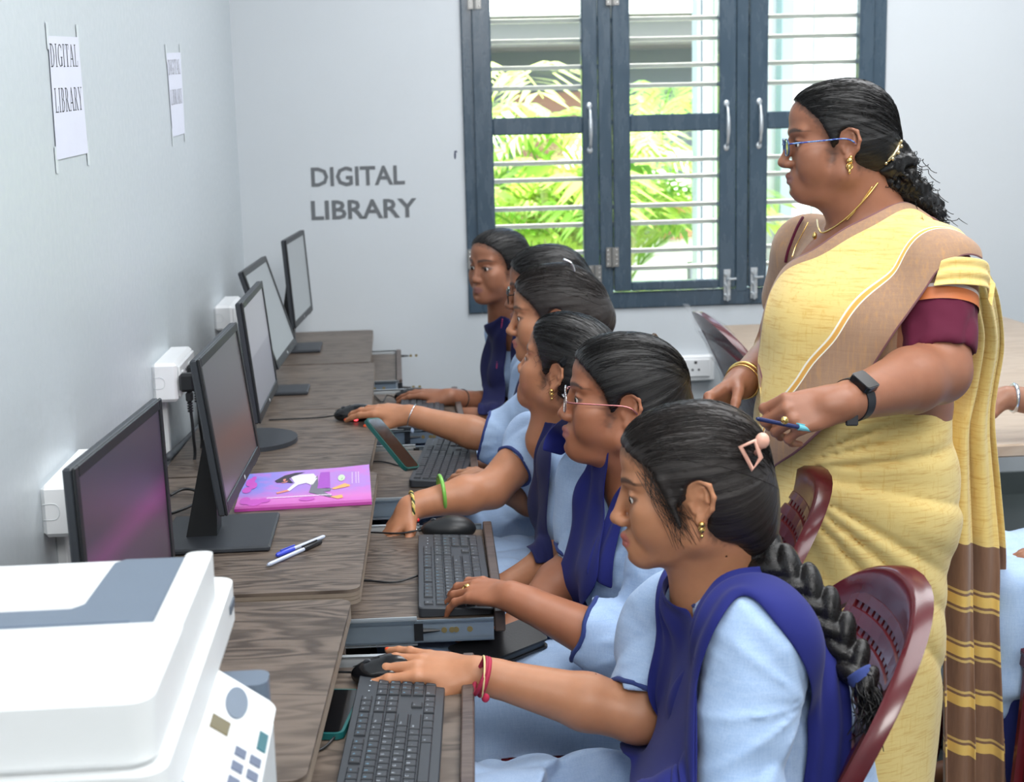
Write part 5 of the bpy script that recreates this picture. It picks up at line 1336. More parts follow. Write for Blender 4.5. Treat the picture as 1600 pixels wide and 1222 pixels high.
def fan_creases(spec):
    if not spec: return None
    def ex(P):
        out = np.zeros(P.shape[:-1], f32)
        for c, amp, n, rad in spec:
            q = P-c.astype(f32); u_ = q @ CR.astype(f32); w_ = q @ CU.astype(f32); r_ = np.sqrt((q*q).sum(-1))+f32(1e-4); an = np.arctan2(w_, u_)
            fan = np.abs(vnoise(np.stack([np.cos(an)*f32(n*.45), np.sin(an)*f32(n*.45), r_*f32(5)], -1), 3))
            out += f32(amp)*(f32(.45)-(1-fan)**3)*np.exp(-r_/f32(rad))*np.clip((r_-f32(.012))/f32(.05), 0, 1)*f32(1.6)
        return out
    return ex
def skin_mesh(root, ops, h, spec, R, T, s, hops, name='body', extra_tint=None):
    v, q = isosurface(ops, h); v = relax(v, q, 1, .35); me = np_mesh(name, v, q)
    tn = tint_fn(v, R, T, s, spec, hops, spec['skin'])
    if extra_tint is not None: extra_tint(v, tn)
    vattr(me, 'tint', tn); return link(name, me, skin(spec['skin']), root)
def hair_mesh(root, ops, R, T, s, mat=None, h=.0032, rng=None, n=160, gather=(-.10, 0, .02), pole=(-1, 0, .05), name='hair', r=.00035, **kw):
    rng = rng or np.random.default_rng(5)
    def post(P):
        L = ((P-T.astype(f32)) @ R.astype(f32))/f32(s); a = nrm(pole); q = L-A(0, 0, .03).astype(f32); t = q @ a.astype(f32); rr = q-t[..., None]*a.astype(f32); rr = rr/np.maximum(np.linalg.norm(rr, axis=-1, keepdims=True), 1e-5)
        return f32(.0008)*vnoise(np.concatenate([rr*f32(13), t[..., None]*f32(16)], -1)[..., 1:4])+f32(.0009)*vnoise(np.concatenate([rr*f32(34), t[..., None]*f32(14)], -1)[..., 1:4], 4)
    v, q = isosurface(ops, h, post, .004); v = relax(v, q, 1, .4); me = np_mesh(name, v, q); vattr(me, 'flow', flow_attr(v, R, T, s, pole)); o = link(name, me, mat or HAIR, root)
    if n: strands('hair_strands', mat or HAIR, o, flyaways(rng, R, T, s, ops, n, gather, **kw), r)
    return o
def torso_kurta(pel, ch, nb, SL, SR, lean=0, w=1.0, bust=.0):
    pel, ch, nb, SL, SR = map(lambda p_: A(*p_), (pel, ch, nb, SL, SR)); o = []
    for sy in (1, -1):
        o += [rc(pel+A(0, sy*.060*w, 0), ch+A(0, sy*.055*w, 0), .118*w, .098*w, .04)]
    mid = (SL+SR)/2
    o += [rc(ch, nb-A(0, 0, .035), .10*w, .055*w, .04), rc(nb-A(0, 0, .03), SL, .050, .050, .03), rc(nb-A(0, 0, .03), SR, .050, .050, .03)]
    o += [rc(ch+A(0, .05, 0), SL*.85+ch*.15, .09*w, .055, .05), rc(ch-A(0, .05, 0), SR*.85+ch*.15, .09*w, .055, .05)]
    if bust:
        for sy in (1, -1): o += [ell(ch+A(-.085*w, sy*.065, -.01), (.05, .055, .055), .04)]
    return o
def sleeve_ops(S, E, W, frac, r0=.064, r1=.056, grow=1.0):
    """sleeve down to 'frac' of the upper arm (<=1) or beyond the elbow (>1)"""
    S, E, W = A(*S), A(*E), A(*W); o = [rc(S, S+(E-S)*min(frac, 1), r0, r1, .03)]; end, d = S+(E-S)*min(frac, 1), nrm(E-S)
    if frac > 1:
        end = E+(W-E)*(frac-1); d = nrm(W-E); o.append(rc(E, end, r1, r1*.96, .03)); d = nrm(W-E)
    o.append(rc(end+d*.055*grow, end+d*.13, r1*1.35, r1*1.5, .004, 's'))
    return o, end+d*(.055*grow-r1*1.35)*0+d*.0, d
def cut_sleeve(end, d, r): return rc(end+d*r*1.6, end+d*(r*1.6+.10), r*1.6, r*1.8, .003, 's')
def seated(label, spec, group=None):
    sp = spec; s = sp.get('s', 1.0); T = A(*sp['head']); R, T, s = head_frame(sp['yaw'], sp['pitch'], sp.get('roll', 0), T, s)
    nb, SL, SR, EL, ER, WL, WR = [A(*sp[k]) for k in ('nb', 'SL', 'SR', 'EL', 'ER', 'WL', 'WR')]; pel, ch = A(*sp['pel']), A(*sp['ch'])
    root = empty('person', (pel[0], pel[1], .43), label, 'person', group)
    hb = T+s*(R @ A(-.028, 0, -.055))
    neck = [rc(hb, nb, .050*sp.get('neck', 1), .056*sp.get('neck', 1), .03), rc(T+s*(R @ A(.005, 0, -.07)), nb+A(-.03, 0, -.02), .036, .05, .03)]
    body = xf(head_ops(sp), R, T, s)+neck
    body += [rc(nb-A(0, 0, .03), SL-A(0, 0, .012), .042, .042, .03), rc(nb-A(0, 0, .03), SR-A(0, 0, .012), .042, .042, .03), ell(nb+(ch-nb)*.45, (.075, .11, .085), .03)]
    tipsL = tipsR = None
    body += arm_ops(SL, EL, WL, sp.get('arm', 1))+arm_ops(SR, ER, WR, sp.get('arm', 1))
    for sd, Wp, E_, key in ((-1, WL, EL, 'handL'), (1, WR, ER, 'handR')):
        hd = sp.get(key)
        if hd is None: hd = dict(fwd=nrm(Wp-E_), up=(0, 0, 1), curl=RELAX)
        o_, tp = hand_ops(frame(hd['fwd'], hd['up']), Wp, sd, hd.get('curl', RELAX), hd.get('spread', 1), hd.get('thumb', (0, 0, 0)), hd.get('s', .93), hd.get('lift', (0, 0, 0, 0)))
        o_.insert(0, rc(Wp-nrm(Wp-E_)*.03, Wp+(R*0+frame(hd['fwd'], hd['up']))[:, 0]*.02, .0245, .021, .012)); body += o_
        if key == 'handL': tipsL = tp
        else: tipsR = tp
    cap = xf(hair_cap_ops(sp), R, T, s)
    skin_mesh(root, body, sp.get('h', .0028), sp, R, T, s, cap)
    eyes(R, T, s, root, sp.get('gaze', (1, 0, -.15)), drop=sp.get('drop', .009))
    # clothes
    k = torso_kurta(pel, ch, nb, SL, SR, w=sp.get('w', 1.0), bust=sp.get('bust', 1)); cuts = []; cuffs = []
    for S_, E_, W_, fr in ((SL, EL, WL, sp.get('frL', .8)), (SR, ER, WR, sp.get('frR', .8))):
        r0, r1 = sp.get('slv', (.062, .055))
        if fr <= 1: end = S_+(E_-S_)*fr; d = nrm(E_-S_); k.append(rc(S_, end, r0, r1, .03))
        else: end = E_+(W_-E_)*(fr-1); d = nrm(W_-E_); k += [rc(S_, E_, r0, r1*.98, .03), rc(E_, end, r1*.98, r1*.94, .03)]
        cuts.append(cut_sleeve(end, d, r1)); cuffs.append((end, d, r1))
    kn = sp.get('knee', pel+A(-.44, 0, .02)); kn = A(*kn); lap = []
    for sy in (1, -1): lap.append(rc(pel+A(0, sy*.085, -.01), kn+A(0, sy*.085, 0), .098, .072, .04))
    lap += [rc(pel+A(-.02, 0, .0), kn, .085, .06, .05)]
    fl_ = sp.get('flap', .17)
    lap += [rbox((pel+kn)/2+A(-.01, sy*.150, -.075), (.215, .022, fl_*.5+.04), .018, .05) for sy in (1, -1)]
    lap += [rbox(kn+A(-.035, 0, -.12), (.035, .15, .15), .03, .05)]
    k += lap+cuts+[sph(nb+A(-.045, 0, .045), .066, .006, 's'), rc(hb, nb+A(0, 0, .015), .060*sp.get('neck', 1), .064*sp.get('neck', 1), .008, 's')]
    v, q = isosurface(k, sp.get('hk', .0065), folds(sp.get('fold', .010), seed=int(pel[1]*10), extra=fan_creases(sp.get('crease'))), .010); v = relax(v, q, 1, .4); me = np_mesh('kurta', v, q); ku = link('kurta', me, BLUE, root)
    for end, d, r in cuffs:
        P_ = ring_pts(end+d*(.35*r-.008), d, r*1.0, 40); nb_ = v[np.linalg.norm(v-end, axis=1) < r*2.2]
        if len(nb_) > 50:
            P_ = np.array([nb_[np.argmin(np.linalg.norm(nb_-p_, axis=1))] for p_ in P_]); P_ = (np.roll(P_, 1, 0)+2*P_+np.roll(P_, -1, 0))/4; P_ = (np.roll(P_, 1, 0)+2*P_+np.roll(P_, -1, 0))/4
        MB().tube(P_, .0042, 6, True).build('sleeve_trim', TRIM, ku, 'all')
    if sp.get('collar', True):
        P_ = ring_pts(nb+A(-.018, 0, .004), nrm(nrm(hb-nb)+A(.25, 0, .3)), .072, 36)
        for _ in range(4): P_ = P_-sdf_grad(k, P_)*(sdf(k, P_)[:, None]-.003)
        MB().tube(P_, .005, 7, True).build('collar_trim', TRIM, ku, 'all')
    lg = []
    for sy in (1, -1):
        an = A(kn[0]+.03, kn[1]+sy*.09, .09); lg += [rc(kn+A(.0, sy*.085, -.03), an, .070, .055, .02)]
    v, q = isosurface(lg, .010, folds(.006), .007); link('trousers', np_mesh('trousers', v, q), SALW, root)
    for sy in (1, -1):
        ft = [rc((kn[0]+.03, kn[1]+sy*.09, .05), (kn[0]-.10, kn[1]+sy*.095, .026), .034, .024, .02), half((0, 0, .002), (0, 0, -1), .004)]
        v, q = isosurface(ft, .007); me = np_mesh('foot', v, q); vattr(me, 'tint', np.zeros((len(v), 4))); link('foot', me, skin(sp['skin']), root)
    return dict(root=root, R=R, T=T, s=s, body=body, kurta=k, cap=cap, tipsL=tipsL, tipsR=tipsR, all=[o for o in k if o['m'] == 'u']+body, torso=torso_kurta(pel, ch, nb, SL, SR, w=sp.get('w', 1.0), bust=1)+lap+neck, ku=ku, nb=nb, hb=hb)
X_ = lambda P, p_: P['T']+P['s']*(P['R'] @ A(*p_))
def earring(P, kind, root=None, mat=None, sides=(1, -1)):
    for sd in sides:
        c = X_(P, (-.006, sd*.0755, -.026)); mb = MB(); dn = A(0, 0, -1)
        if kind == 'drop':
            mb.ball(c, .0042, 6); mb.ball(c+dn*.008, (.0032, .002, .0045), 6); mb.ball(c+dn*.016, .0026, 6); mb.tube(ring_pts(c+dn*.006, A(0, 1, 0), .0042, 14), .0009, 5, True)
        elif kind == 'jhumka':
            mb.ball(c, .0062, 6); mb.ball(c+A(.002, 0, .006), .0035, 6); mb.tube(ring_pts(c+dn*.010, A(0, 1, 0), .0055, 14), .0012, 5, True); mb.ball(c+dn*.019, (.0025, .0025, .005), 6); mb.ball(c+dn*.011, (.004, .002, .006), 6)
        else:
            mb.ball(c, .004, 6)
        e = mb.build('earring', mat or GOLD, P['root'], 'all')
        if kind == 'green': MB().ball(c+R_side(P, sd)*.003, .0022, 6).build('green_stone', plain('green_stone', srgb(40, 140, 80), .1), e, 'all'); MB().ball(c+dn*.011, (.0022, .002, .006), 6).build('earring_drop', GOLD, e, 'all')
def R_side(P, sd): return P['R'] @ A(0, sd, 0)
def bracelet(P, c, d, r, tube_r, mat, name, e=1.0, n=28, up=None):
    return MB().tube(ring_pts(A(*c), A(*d), r, n, e, up), tube_r, 7, True).build(name, mat, P['root'], 'all')
def braid(P, path, r0, r1, mat, tie=None):
    C = spline(path, 10); L = np.r_[0, np.cumsum(np.linalg.norm(np.diff(C, axis=0), axis=1))]; n = int(L[-1]/(r0*.66)); o = []; T_ = np.gradient(C, axis=0)
    view = nrm(C.mean(0)-CAM)
    for i in range(n):
        q = L[-1]*(i+.5)/n; p_ = A(*[np.interp(q, L, C[:, j]) for j in range(3)]); t = nrm(A(*[np.interp(q, L, T_[:, j]) for j in range(3)])); sd = nrm(np.cross(t, view)); r = r0+(r1-r0)*i/n
        k = 1 if i % 2 else -1; ax = nrm(t*.80+sd*k*-.60); w = nrm(np.cross(ax, view)); Rm = np.stack([ax, w, np.cross(ax, w)], 1)
        o.append(ell(p_+sd*k*r*.38, (r*1.35, r*.66, r*.80), r*.06, R=Rm))
    return o
# ---- the six girls (joint positions in metres; each seated facing the left wall)
MOUSE_CURL = [(.10, .30, .15), (.16, .34, .18), (.22, .36, .2), (.34, .42, .25)]
TYPE_CURL = [(.22, .42, .25), (.26, .46, .28), (.30, .46, .28), (.30, .42, .25)]
G1 = seated('girl with a long braid and peach hair clip using the nearest mouse', dict(
    skin=(184, 128, 94), head=at_y(1099, 788, 1.80)+A(0, .068, 0), yaw=2.98, pitch=.10, s=1.0, h=.0021, hk=.0052, nose=-.004, drop=.013, style='braid', vol=.007, open=.0008, hairline=-.002, low=True, nape=-.01,
    nb=at_y(1135, 915, 1.89), SL=at_y(1185, 1000, 1.72), SR=at_y(1048, 965, 2.03), EL=at_y(1150, 1262, 1.64), ER=at_y(998, 1118, 1.955), WL=at_y(850, 1290, 1.72), WR=at_y(744, 1052, 2.0),
    crease=[(at_y(1255, 1085, 1.70), .010, 7.0, .10), (at_y(1128, 1012, 1.80), .007, 6.0, .07), (at_y(1048, 1030, 1.93), .006, 6.0, .06)], pel=(1.10, 1.86, .48), ch=(1.05, 1.87, .70), knee=(.58, 1.86, .485), frL=.98, frR=.72, slv=(.066, .060), arm=1.03,
    handR=dict(fwd=(-.965, .20, .10), up=(.12, -.38, 1), curl=[(.16, .24, .12), (.20, .26, .14), (.16, .22, .14), (.10, .14, .10)], spread=1.5, s=.98, thumb=(-.16, -.12, .10)),
    handL=dict(fwd=(-1, .1, -.05), up=(0, -.3, 1), curl=RELAX)))
P = G1; rt = P['root']; T, R, s = P['T'], P['R'], P['s']; rng = np.random.default_rng(11)
hb1 = P['cap']+xf([ell((-.055, 0, -.015), (.055, .062, .055), .03), ell((-.075, .0, -.055), (.036, .045, .045), .02), rc((.040, .0655, .038), (.022, .070, -.028), .0075, .003, .006)], R, T, s)
hair_mesh(rt, hb1, R, T, s, HAIR_B, .0026, rng, 260, gather=(-.10, .01, .03))
br = braid(P, [at_y(1178, 850, 1.86), at_y(1215, 885, 1.82), at_y(1262, 925, 1.79), at_y(1300, 975, 1.765), at_y(1332, 1032, 1.74), at_y(1348, 1078, 1.70)], .0265, .020, HAIR)
v, q = isosurface(br, .0028); v = relax(v, q, 1, .4); me = np_mesh('braid', v, q); vattr(me, 'flow', v*A(260, 260, 260)); bo = link('braid', me, HAIR, rt)
MB().tube(spline([at_y(1340, 1050, 1.72), at_y(1352, 1068, 1.71)], 4), .019, 12).build('hair_tie', TRIM, bo, 'all')
tail = []
for i in range(90):
    o_ = rng.normal(0, .010, 3); e_ = rng.normal(0, .016, 3); tail.append(spline([at_y(1350, 1066, 1.71)+o_*.6, at_y(1360, 1092, 1.69)+o_, at_y(1362, 1122+rng.uniform(-15, 25), 1.68)+e_*.7], 5))
strands('braid_tail', HAIR, bo, tail, .0012)
wisps = []
for i in range(44):
    a = A(.052+rng.uniform(-.018, .022), .058+rng.uniform(-.004, .004), .060+rng.uniform(-.02, .012)); b = A(.040+rng.uniform(-.02, .02), .0715, .015+rng.uniform(-.01, .01)); c = A(.018+rng.uniform(-.02, .018), .0695, -.035+rng.uniform(-.025, .02))
    W_ = np.array([X_(P, p_) for p_ in spline([a, b, c], 6)])
    for _ in range(3): d = sdf(P['body'], W_); W_ = W_-sdf_grad(P['body'], W_)*np.minimum(d-.0012, 0)[:, None]
    wisps.append(W_)
strands('loose_temple_hair', HAIR_B, rt, wisps, .0004)
# peach claw clip
cl = MB(); c0 = at_y(1172, 712, 1.80); ux, uz = CR, CU; ctr = lambda x, y, z=0: c0+ux*x+uz*y-CF*z
cl.tube([ctr(-.014, .012, .01), ctr(.004, .020, .014), ctr(.012, -.002, .012), ctr(.002, -.018, .008)], .0035, 7, True)
cl.ball(ctr(.014, .020, .012), (.010, .008, .011), 6); cl.tube([ctr(.012, .012, .01), ctr(.006, -.004, -.02)], .003, 6)
cl.build('hair_clip', plain('peach_clip_plastic', srgb(222, 168, 148), .35), rt, 'all')
earring(P, 'drop')
wr = A(*at_y(757, 1058, 1.955)); fd = nrm(at_y(742, 1054, 1.955)-at_y(998, 1118, 1.955))
thr = bracelet(P, wr, fd, .0268, .0036, plain('red_thread', srgb(176, 40, 72), .7), 'thread_bracelet'); bracelet(P, wr+fd*.006, fd+A(0, .0, .10), .0270, .0036, plain('dark_red_thread', srgb(160, 36, 66), .7), 'thread_bracelet'); bracelet(P, wr+fd*.003, fd+A(.0, .0, -.2), .0292, .0016, plain('yellow_thread', srgb(226, 206, 150), .7), 'thread_bracelet')
MB().ball(wr-A(0, .012, .027), (.006, .005, .007), 6).build('thread_knot', plain('red_thread_knot', srgb(186, 40, 76), .8), rt, 'all')
nails(P['tipsR'], ORANGE, rt)
ops = P['all']
drape('dupatta', [(1135, 905, 2.12), (1085, 880, 2.11), (1052, 890, 2.06), (1036, 960), (1016, 1060), (995, 1170), (985, 1222), (975, 1290)], [(1160, 892, 2.0), (1115, 885, 1.98), (1092, 900, 1.95), (1092, 960), (1098, 1040), (1100, 1120), (1098, 1222), (1095, 1290)], ops, NAVYC, rt, 17, 44, .006, (3.2, .006))
drape('dupatta', [(1050, 1240), (1062, 1150), (1076, 1060), (1096, 985), (1128, 920), (1162, 890), (1200, 890), (1236, 908), (1276, 962), (1302, 1030), (1317, 1110), (1316, 1222), (1312, 1290)],
      [(1098, 1250), (1099, 1150), (1103, 1070), (1118, 1010), (1142, 962), (1160, 938), (1180, 945), (1205, 975), (1238, 1020), (1256, 1080), (1257, 1150), (1253, 1222), (1250, 1290)], ops, NAVYC, rt, 15, 70, .009, (2.4, .006))
MB().ball(march([(1186, 903)], ops)[0][0]-CF*.012, .0026, 6).build('scarf_pin', SILVER, rt, 'all')

G2 = seated('girl with thin rimmed glasses and a gold ring typing on the second keyboard', dict(
    skin=(160, 104, 76), head=at_y(985, 645, 2.35)+A(0, .07, 0), yaw=3.02, pitch=-.08, s=1.0, h=.0026, fat=.006, nose=-.006, style='back', vol=.010, low=True, nape=-.02, chin=-.002,
    nb=at_y(1012, 735, 2.44), SL=at_y(1062, 815, 2.27), SR=at_y(930, 750, 2.58), EL=at_y(1008, 1030, 2.17), ER=at_y(905, 880, 2.56), WL=at_z(800, 932, .716), WR=at_z(800, 985, .60),
    crease=[(at_y(1010, 985, 2.20), .010, 7.0, .08), (at_y(985, 900, 2.30), .008, 6.0, .09)], pel=(1.09, 2.42, .505), ch=(1.00, 2.43, .70), knee=(.60, 2.42, .535), frL=1.42, frR=.8, slv=(.068, .060), arm=1.05, w=1.05, neck=1.06,
    handL=dict(fwd=at_z(686, 912, .708)-at_z(800, 932, .716), up=(-.05, -.25, 1), curl=TYPE_CURL, spread=1.2, thumb=(.05, .22, .3)),
    handR=dict(fwd=at_z(705, 1024, .60)-at_z(800, 985, .60), up=(0, -.3, 1), curl=[(.2, .35, .3)]*4)))
P = G2; rt = P['root']; T, R, s = P['T'], P['R'], P['s']; rng = np.random.default_rng(12)
hair_mesh(rt, P['cap']+xf([ell((-.05, 0, -.01), (.055, .066, .062), .03), ell((-.085, 0, -.02), (.042, .055, .055), .02)], R, T, s), R, T, s, HAIR, .003, rng, 170, gather=(-.11, 0, .05), pole=(-1, 0, .4))
MB().tube(spline([X_(P, (-.026, .070, .0)), X_(P, (-.05, .068, -.010)), X_(P, (-.085, .055, -.028))], 5), .0045, 8).build('hair_band', plain('red_hair_band', srgb(206, 40, 74), .4), rt, 'all')
mb = MB(); c0 = at_y(1026, 532, 2.44); mb.box((-.014, -.004, -.012), (.014, .004, .006), (c0, rotz(.3) @ roty(.9)), .002); mb.build('hair_clip', plain('tortoise_clip', srgb(84, 70, 60), .25), rt)
glasses(R, T, s, rt, CHROME, plain('rose_metal', srgb(170, 110, 110), .25, .8), True, .0165, .022, .014, False, .0805)
earring(P, 'green')
nails(P['tipsL'], RED, rt)
p_, d_, n_, r_ = P['tipsL'][1]
WLp = at_z(800, 932, .716);  kn = WLp+frame(at_z(686, 912, .708)-at_z(800, 932, .716), (-.05, -.25, 1)) @ A(.098, .008, -.001)*.93
bracelet(P, kn, frame(at_z(686, 912, .708)-at_z(800, 932, .716), (-.05, -.25, 1)) @ A(.92, 0, -.38), .0098, .0013, GOLD, 'finger_ring'); MB().ball(kn+A(.0, -.004, .011), (.006, .005, .004), 6).build('ring_stone', GOLD, rt, 'all')
ops = P['torso']
drape('dupatta', [(925, 690), (912, 750), (890, 840), (868, 900), (845, 940), (815, 965), (800, 985), (798, 1000)], [(958, 700), (955, 780), (948, 860), (938, 920), (925, 955), (900, 985), (870, 1000), (850, 1005)], ops, NAVYC, rt, 11, 44, .008, (2.2, .008))
drape('dupatta', [(1060, 690), (1010, 720), (965, 775), (945, 840), (925, 900)], [(1075, 730), (1030, 770), (985, 800), (970, 850), (960, 920)], ops, NAVYC, rt, 9, 30, .008, (1.5, .006))
drape('dupatta', [(884, 650), (864, 666), (850, 684), (847, 704)], [(918, 688), (902, 694), (889, 702), (878, 712)], ops, NAVYC, rt, 7, 20, .008, (1.2, .005))

G3 = seated('girl with the green bangle reaching into the gap between two desks', dict(
    skin=(176, 120, 88), head=at_y(860, 590, 2.81)+A(.041, .057, 0), yaw=2.58, pitch=-.24, s=.98, h=.003, nose=-.006, style='bun', vol=.008, nape=-.005,
    nb=at_y(880, 672, 2.90), SL=at_y(900, 725, 2.76), SR=at_y(838, 690, 3.03), EL=at_y(888, 865, 2.72), ER=at_y(768, 765, 2.93), WL=at_y(795, 915, 2.62), WR=at_y(640, 792, 2.86),
    pel=(1.03, 2.90, .505), ch=(.955, 2.91, .71), knee=(.56, 2.90, .535), frL=.97, frR=.45, slv=(.058, .052),
    handR=dict(fwd=(-.62, -.30, -.72), up=(-.72, -.2, .62), curl=[(.15, .25, .15)]*4), handL=dict(fwd=(-1, -.2, -.1), up=(0, -.3, 1))))
P = G3; rt = P['root']; T, R, s = P['T'], P['R'], P['s']; rng = np.random.default_rng(13)
hair_mesh(rt, P['cap']+xf([ell((-.095, 0, .015), (.040, .05, .05), .02)], R, T, s), R, T, s, HAIR, .0034, rng, 170, gather=(-.10, 0, .02))
curls = []
for i in range(16):
    a = A(.012+rng.uniform(-.03, .03), .064+rng.uniform(-.006, .004), .04+rng.uniform(-.05, .03)); t = np.linspace(0, 1, 14); ph = rng.uniform(0, 6)
    curls.append([X_(P, a+A(.005*math.sin(9*u+ph)+.004*u, .004+.004*u+.003*math.cos(9*u+ph), -.04*u)) for u in t])
for i in range(14):
    a = A(-.045+rng.uniform(-.02, .02), .05+rng.uniform(-.02, .008), -.045); t = np.linspace(0, 1, 14); ph = rng.uniform(0, 6)
    curls.append([X_(P, a+A(.008*math.sin(8*u+ph), .004*math.cos(8*u+ph), -.06*u)) for u in t])
strands('curly_wisps', HAIR, rt, curls, .0003)
mb = MB(); mb.box((-.022, -.006, -.008), (.022, .006, .008), (at_y(888, 560, 2.79), rotz(.2) @ roty(-.6)), .003); mb.build('hair_clip', BLACK_G, rt)
earring(P, 'drop')
Ea, Wa = at_y(768, 765, 2.93), at_y(640, 792, 2.86); fd = nrm(Wa-Ea)
bracelet(P, at_y(690, 770, 2.885), fd+A(.1, .25, 0), .036, .0042, plain('green_glass_bangle', srgb(126, 190, 84), .15), 'bangle')
bc = Wa+(Ea-Wa)*.02+A(0, 0, -.004)
for k, c_ in enumerate((srgb(214, 188, 96), srgb(46, 70, 40), srgb(226, 206, 130))):
    P_ = ring_pts(bc, fd+A(0, .25, .1), .0335, 48); th_ = np.linspace(0, 6.283*9, 48); P_ = P_+np.outer(np.sin(th_+2.1*k)*.0022, fd)+(P_-bc)/np.linalg.norm(P_-bc, axis=1)[:, None]*(np.cos(th_+2.1*k)*.0018)[:, None]
    MB().tube(P_, .0019, 5, True).build('braided_bracelet', plain('bracelet_thread', c_, .6), rt, 'all')
MB().ball(bc+A(.012, -.026, -.018), .0042, 6).build('red_bead', plain('red_bead', srgb(220, 40, 40), .3), rt, 'all'); MB().tube(ring_pts(bc+A(.006, -.026, -.044), A(0, 1, 0), .006, 14), .0022, 6, True).build('charm', SILVER, rt, 'all')
ops = P['all']
drape('dupatta', [(856, 655), (845, 700), (838, 760), (836, 820), (834, 885)], [(884, 665), (868, 710), (864, 770), (862, 830), (862, 880)], ops, NAVYD, rt, 9, 36, .007, (2, .006))
drape('dupatta', [(900, 640), (920, 660), (935, 700), (940, 760)], [(880, 668), (885, 690), (890, 720), (895, 770)], ops, NAVYD, rt, 7, 20, .007, (1.2, .005))

G4 = seated('girl with wavy pinned hair and silver bracelet using the mouse on the desktop', dict(
    skin=(178, 124, 92), head=at_y(873, 504, 3.22)+A(0, .06, 0), yaw=2.98, pitch=.04, s=1.0, h=.0034, nose=-.002, style='bun', vol=.012,
    nb=at_y(890, 588, 3.30), SL=at_y(902, 640, 3.14), SR=at_y(852, 622, 3.42), EL=at_y(860, 790, 3.12), ER=at_y(782, 688, 3.46), WL=at_z(762, 752, .720), WR=at_y(640, 648, 3.52),
    crease=[(at_y(805, 690, 3.40), .010, 7.0, .07)], pel=(1.03, 3.36, .505), ch=(.97, 3.33, .71), knee=(.56, 3.36, .535), frL=.6, frR=1.12, slv=(.062, .060),
    handR=dict(fwd=at_y(548, 636, 3.60)-at_y(640, 648, 3.52), up=(-.1, -.3, 1), curl=[(.12, .24, .15), (.15, .26, .15), (.2, .28, .15), (.26, .3, .2)], s=.98, thumb=(-.16, -.08, .10)),
    handL=dict(fwd=at_z(682, 730, .712)-at_z(762, 752, .720), up=(-.1, -.25, 1), curl=[(.2, .3, .2)]*4, thumb=(.0, .1, .2))))
P = G4; rt = P['root']; T, R, s = P['T'], P['R'], P['s']; rng = np.random.default_rng(14)
hair_mesh(rt, P['cap']+xf([ell((-.07, 0, .02), (.055, .066, .062), .03), ell((-.095, .01, -.005), (.045, .055, .05), .02)], R, T, s), R, T, s, HAIR_B, .0038, rng, 170, gather=(-.10, .02, .05))
MB().tube(spline([at_y(880, 405, 3.22), at_y(893, 412, 3.22), at_y(898, 425, 3.22)], 4), .003, 6).build('hair_pin', SILVER, rt, 'all')
nails(P['tipsR'], ORANGE, rt); nails(P['tipsL'], PINKN, rt)
Ea, Wa = at_y(782, 688, 3.46), at_y(640, 648, 3.52); fd = nrm(Wa-Ea); bc = Wa-fd*.006
bracelet(P, bc, fd+A(0, .0, .1), .0285, .0016, SILVER, 'chain_bracelet'); MB().ball(bc-A(0, .012, .036), (.005, .004, .007), 6).build('charm', plain('glass_charm', srgb(170, 190, 220), .1), rt, 'all')
Ea, Wa = at_y(860, 790, 3.12), at_z(762, 752, .720); wc = Wa-nrm(Wa-Ea)*.03
wa = bracelet(P, wc, nrm(Wa-Ea), .031, .006, BLACK, 'wristwatch'); MB().box((-.018, -.016, -.004), (.018, .016, .005), (wc+A(0, -.02, .028), rotx(.6)), .004).build('watch_case', plain('brass_watch_case', srgb(120, 104, 70), .3, .7), wa)
ops = P['all']
drape('dupatta', [(868, 585), (850, 615), (838, 650), (832, 700)], [(890, 600), (876, 640), (868, 680), (862, 730)], ops, NAVYD, rt, 8, 26, .007, (1.6, .006))

G5 = seated('girl in dark framed glasses almost hidden behind the girl with wavy pinned hair', dict(
    skin=(150, 100, 74), head=at_y(860, 462, 3.62)+A(0, .06, 0), yaw=3.0, pitch=.08, s=1.0, h=.0038, style='back', vol=.009, nose=-.004,
    nb=at_y(868, 545, 3.72), SL=at_y(885, 600, 3.56), SR=at_y(835, 580, 3.86), EL=(.93, 3.56, .60), ER=(.90, 3.90, .60), WL=(.72, 3.62, .60), WR=(.70, 3.86, .60),
    pel=(1.03, 3.80, .505), ch=(.97, 3.74, .71), knee=(.56, 3.80, .535)))
P = G5; rt = P['root']; T, R, s = P['T'], P['R'], P['s']; rng = np.random.default_rng(15)
hair_mesh(rt, P['cap']+xf([ell((-.085, 0, .0), (.045, .055, .055), .02)], R, T, s), R, T, s, HAIR, .004, rng, 100)
glasses(R, T, s, rt, BLACK_G, BLACK_G, True, .018, .0235, .013)
ops = P['all']
drape('dupatta', [(842, 555), (822, 580), (812, 610), (802, 660)], [(870, 560), (850, 600), (846, 640), (845, 700)], ops, NAVYD, rt, 8, 26, .008, (1.6, .006))

G6 = seated('girl farthest along the desks at the last monitor, her face half turned to us', dict(
    skin=(150, 100, 75), head=at_y(781, 420, 4.22), yaw=3.78, pitch=.03, s=.97, h=.0034, style='bun', vol=.005, nose=-.010, hairline=.004, lip=(.20, .08, .075),
    nb=at_y(803, 490, 4.27), SL=at_y(846, 525, 4.18), SR=at_y(792, 520, 4.44), EL=(.93, 4.08, .62), ER=at_y(776, 638, 4.30), WL=at_y(722, 650, 4.14), WR=at_y(703, 620, 4.16),
    pel=(1.0, 4.33, .505), ch=(.965, 4.31, .74), knee=(.52, 4.33, .535), frL=.9, frR=.7,
    handR=dict(fwd=at_y(636, 612, 4.22)-at_y(703, 620, 4.16), up=(-.05, -.2, 1), curl=[(.16, .26, .15)]*4, thumb=(-.16, -.08, .10)), handL=dict(fwd=(-1, 0, -.1), up=(0, -.2, 1))))
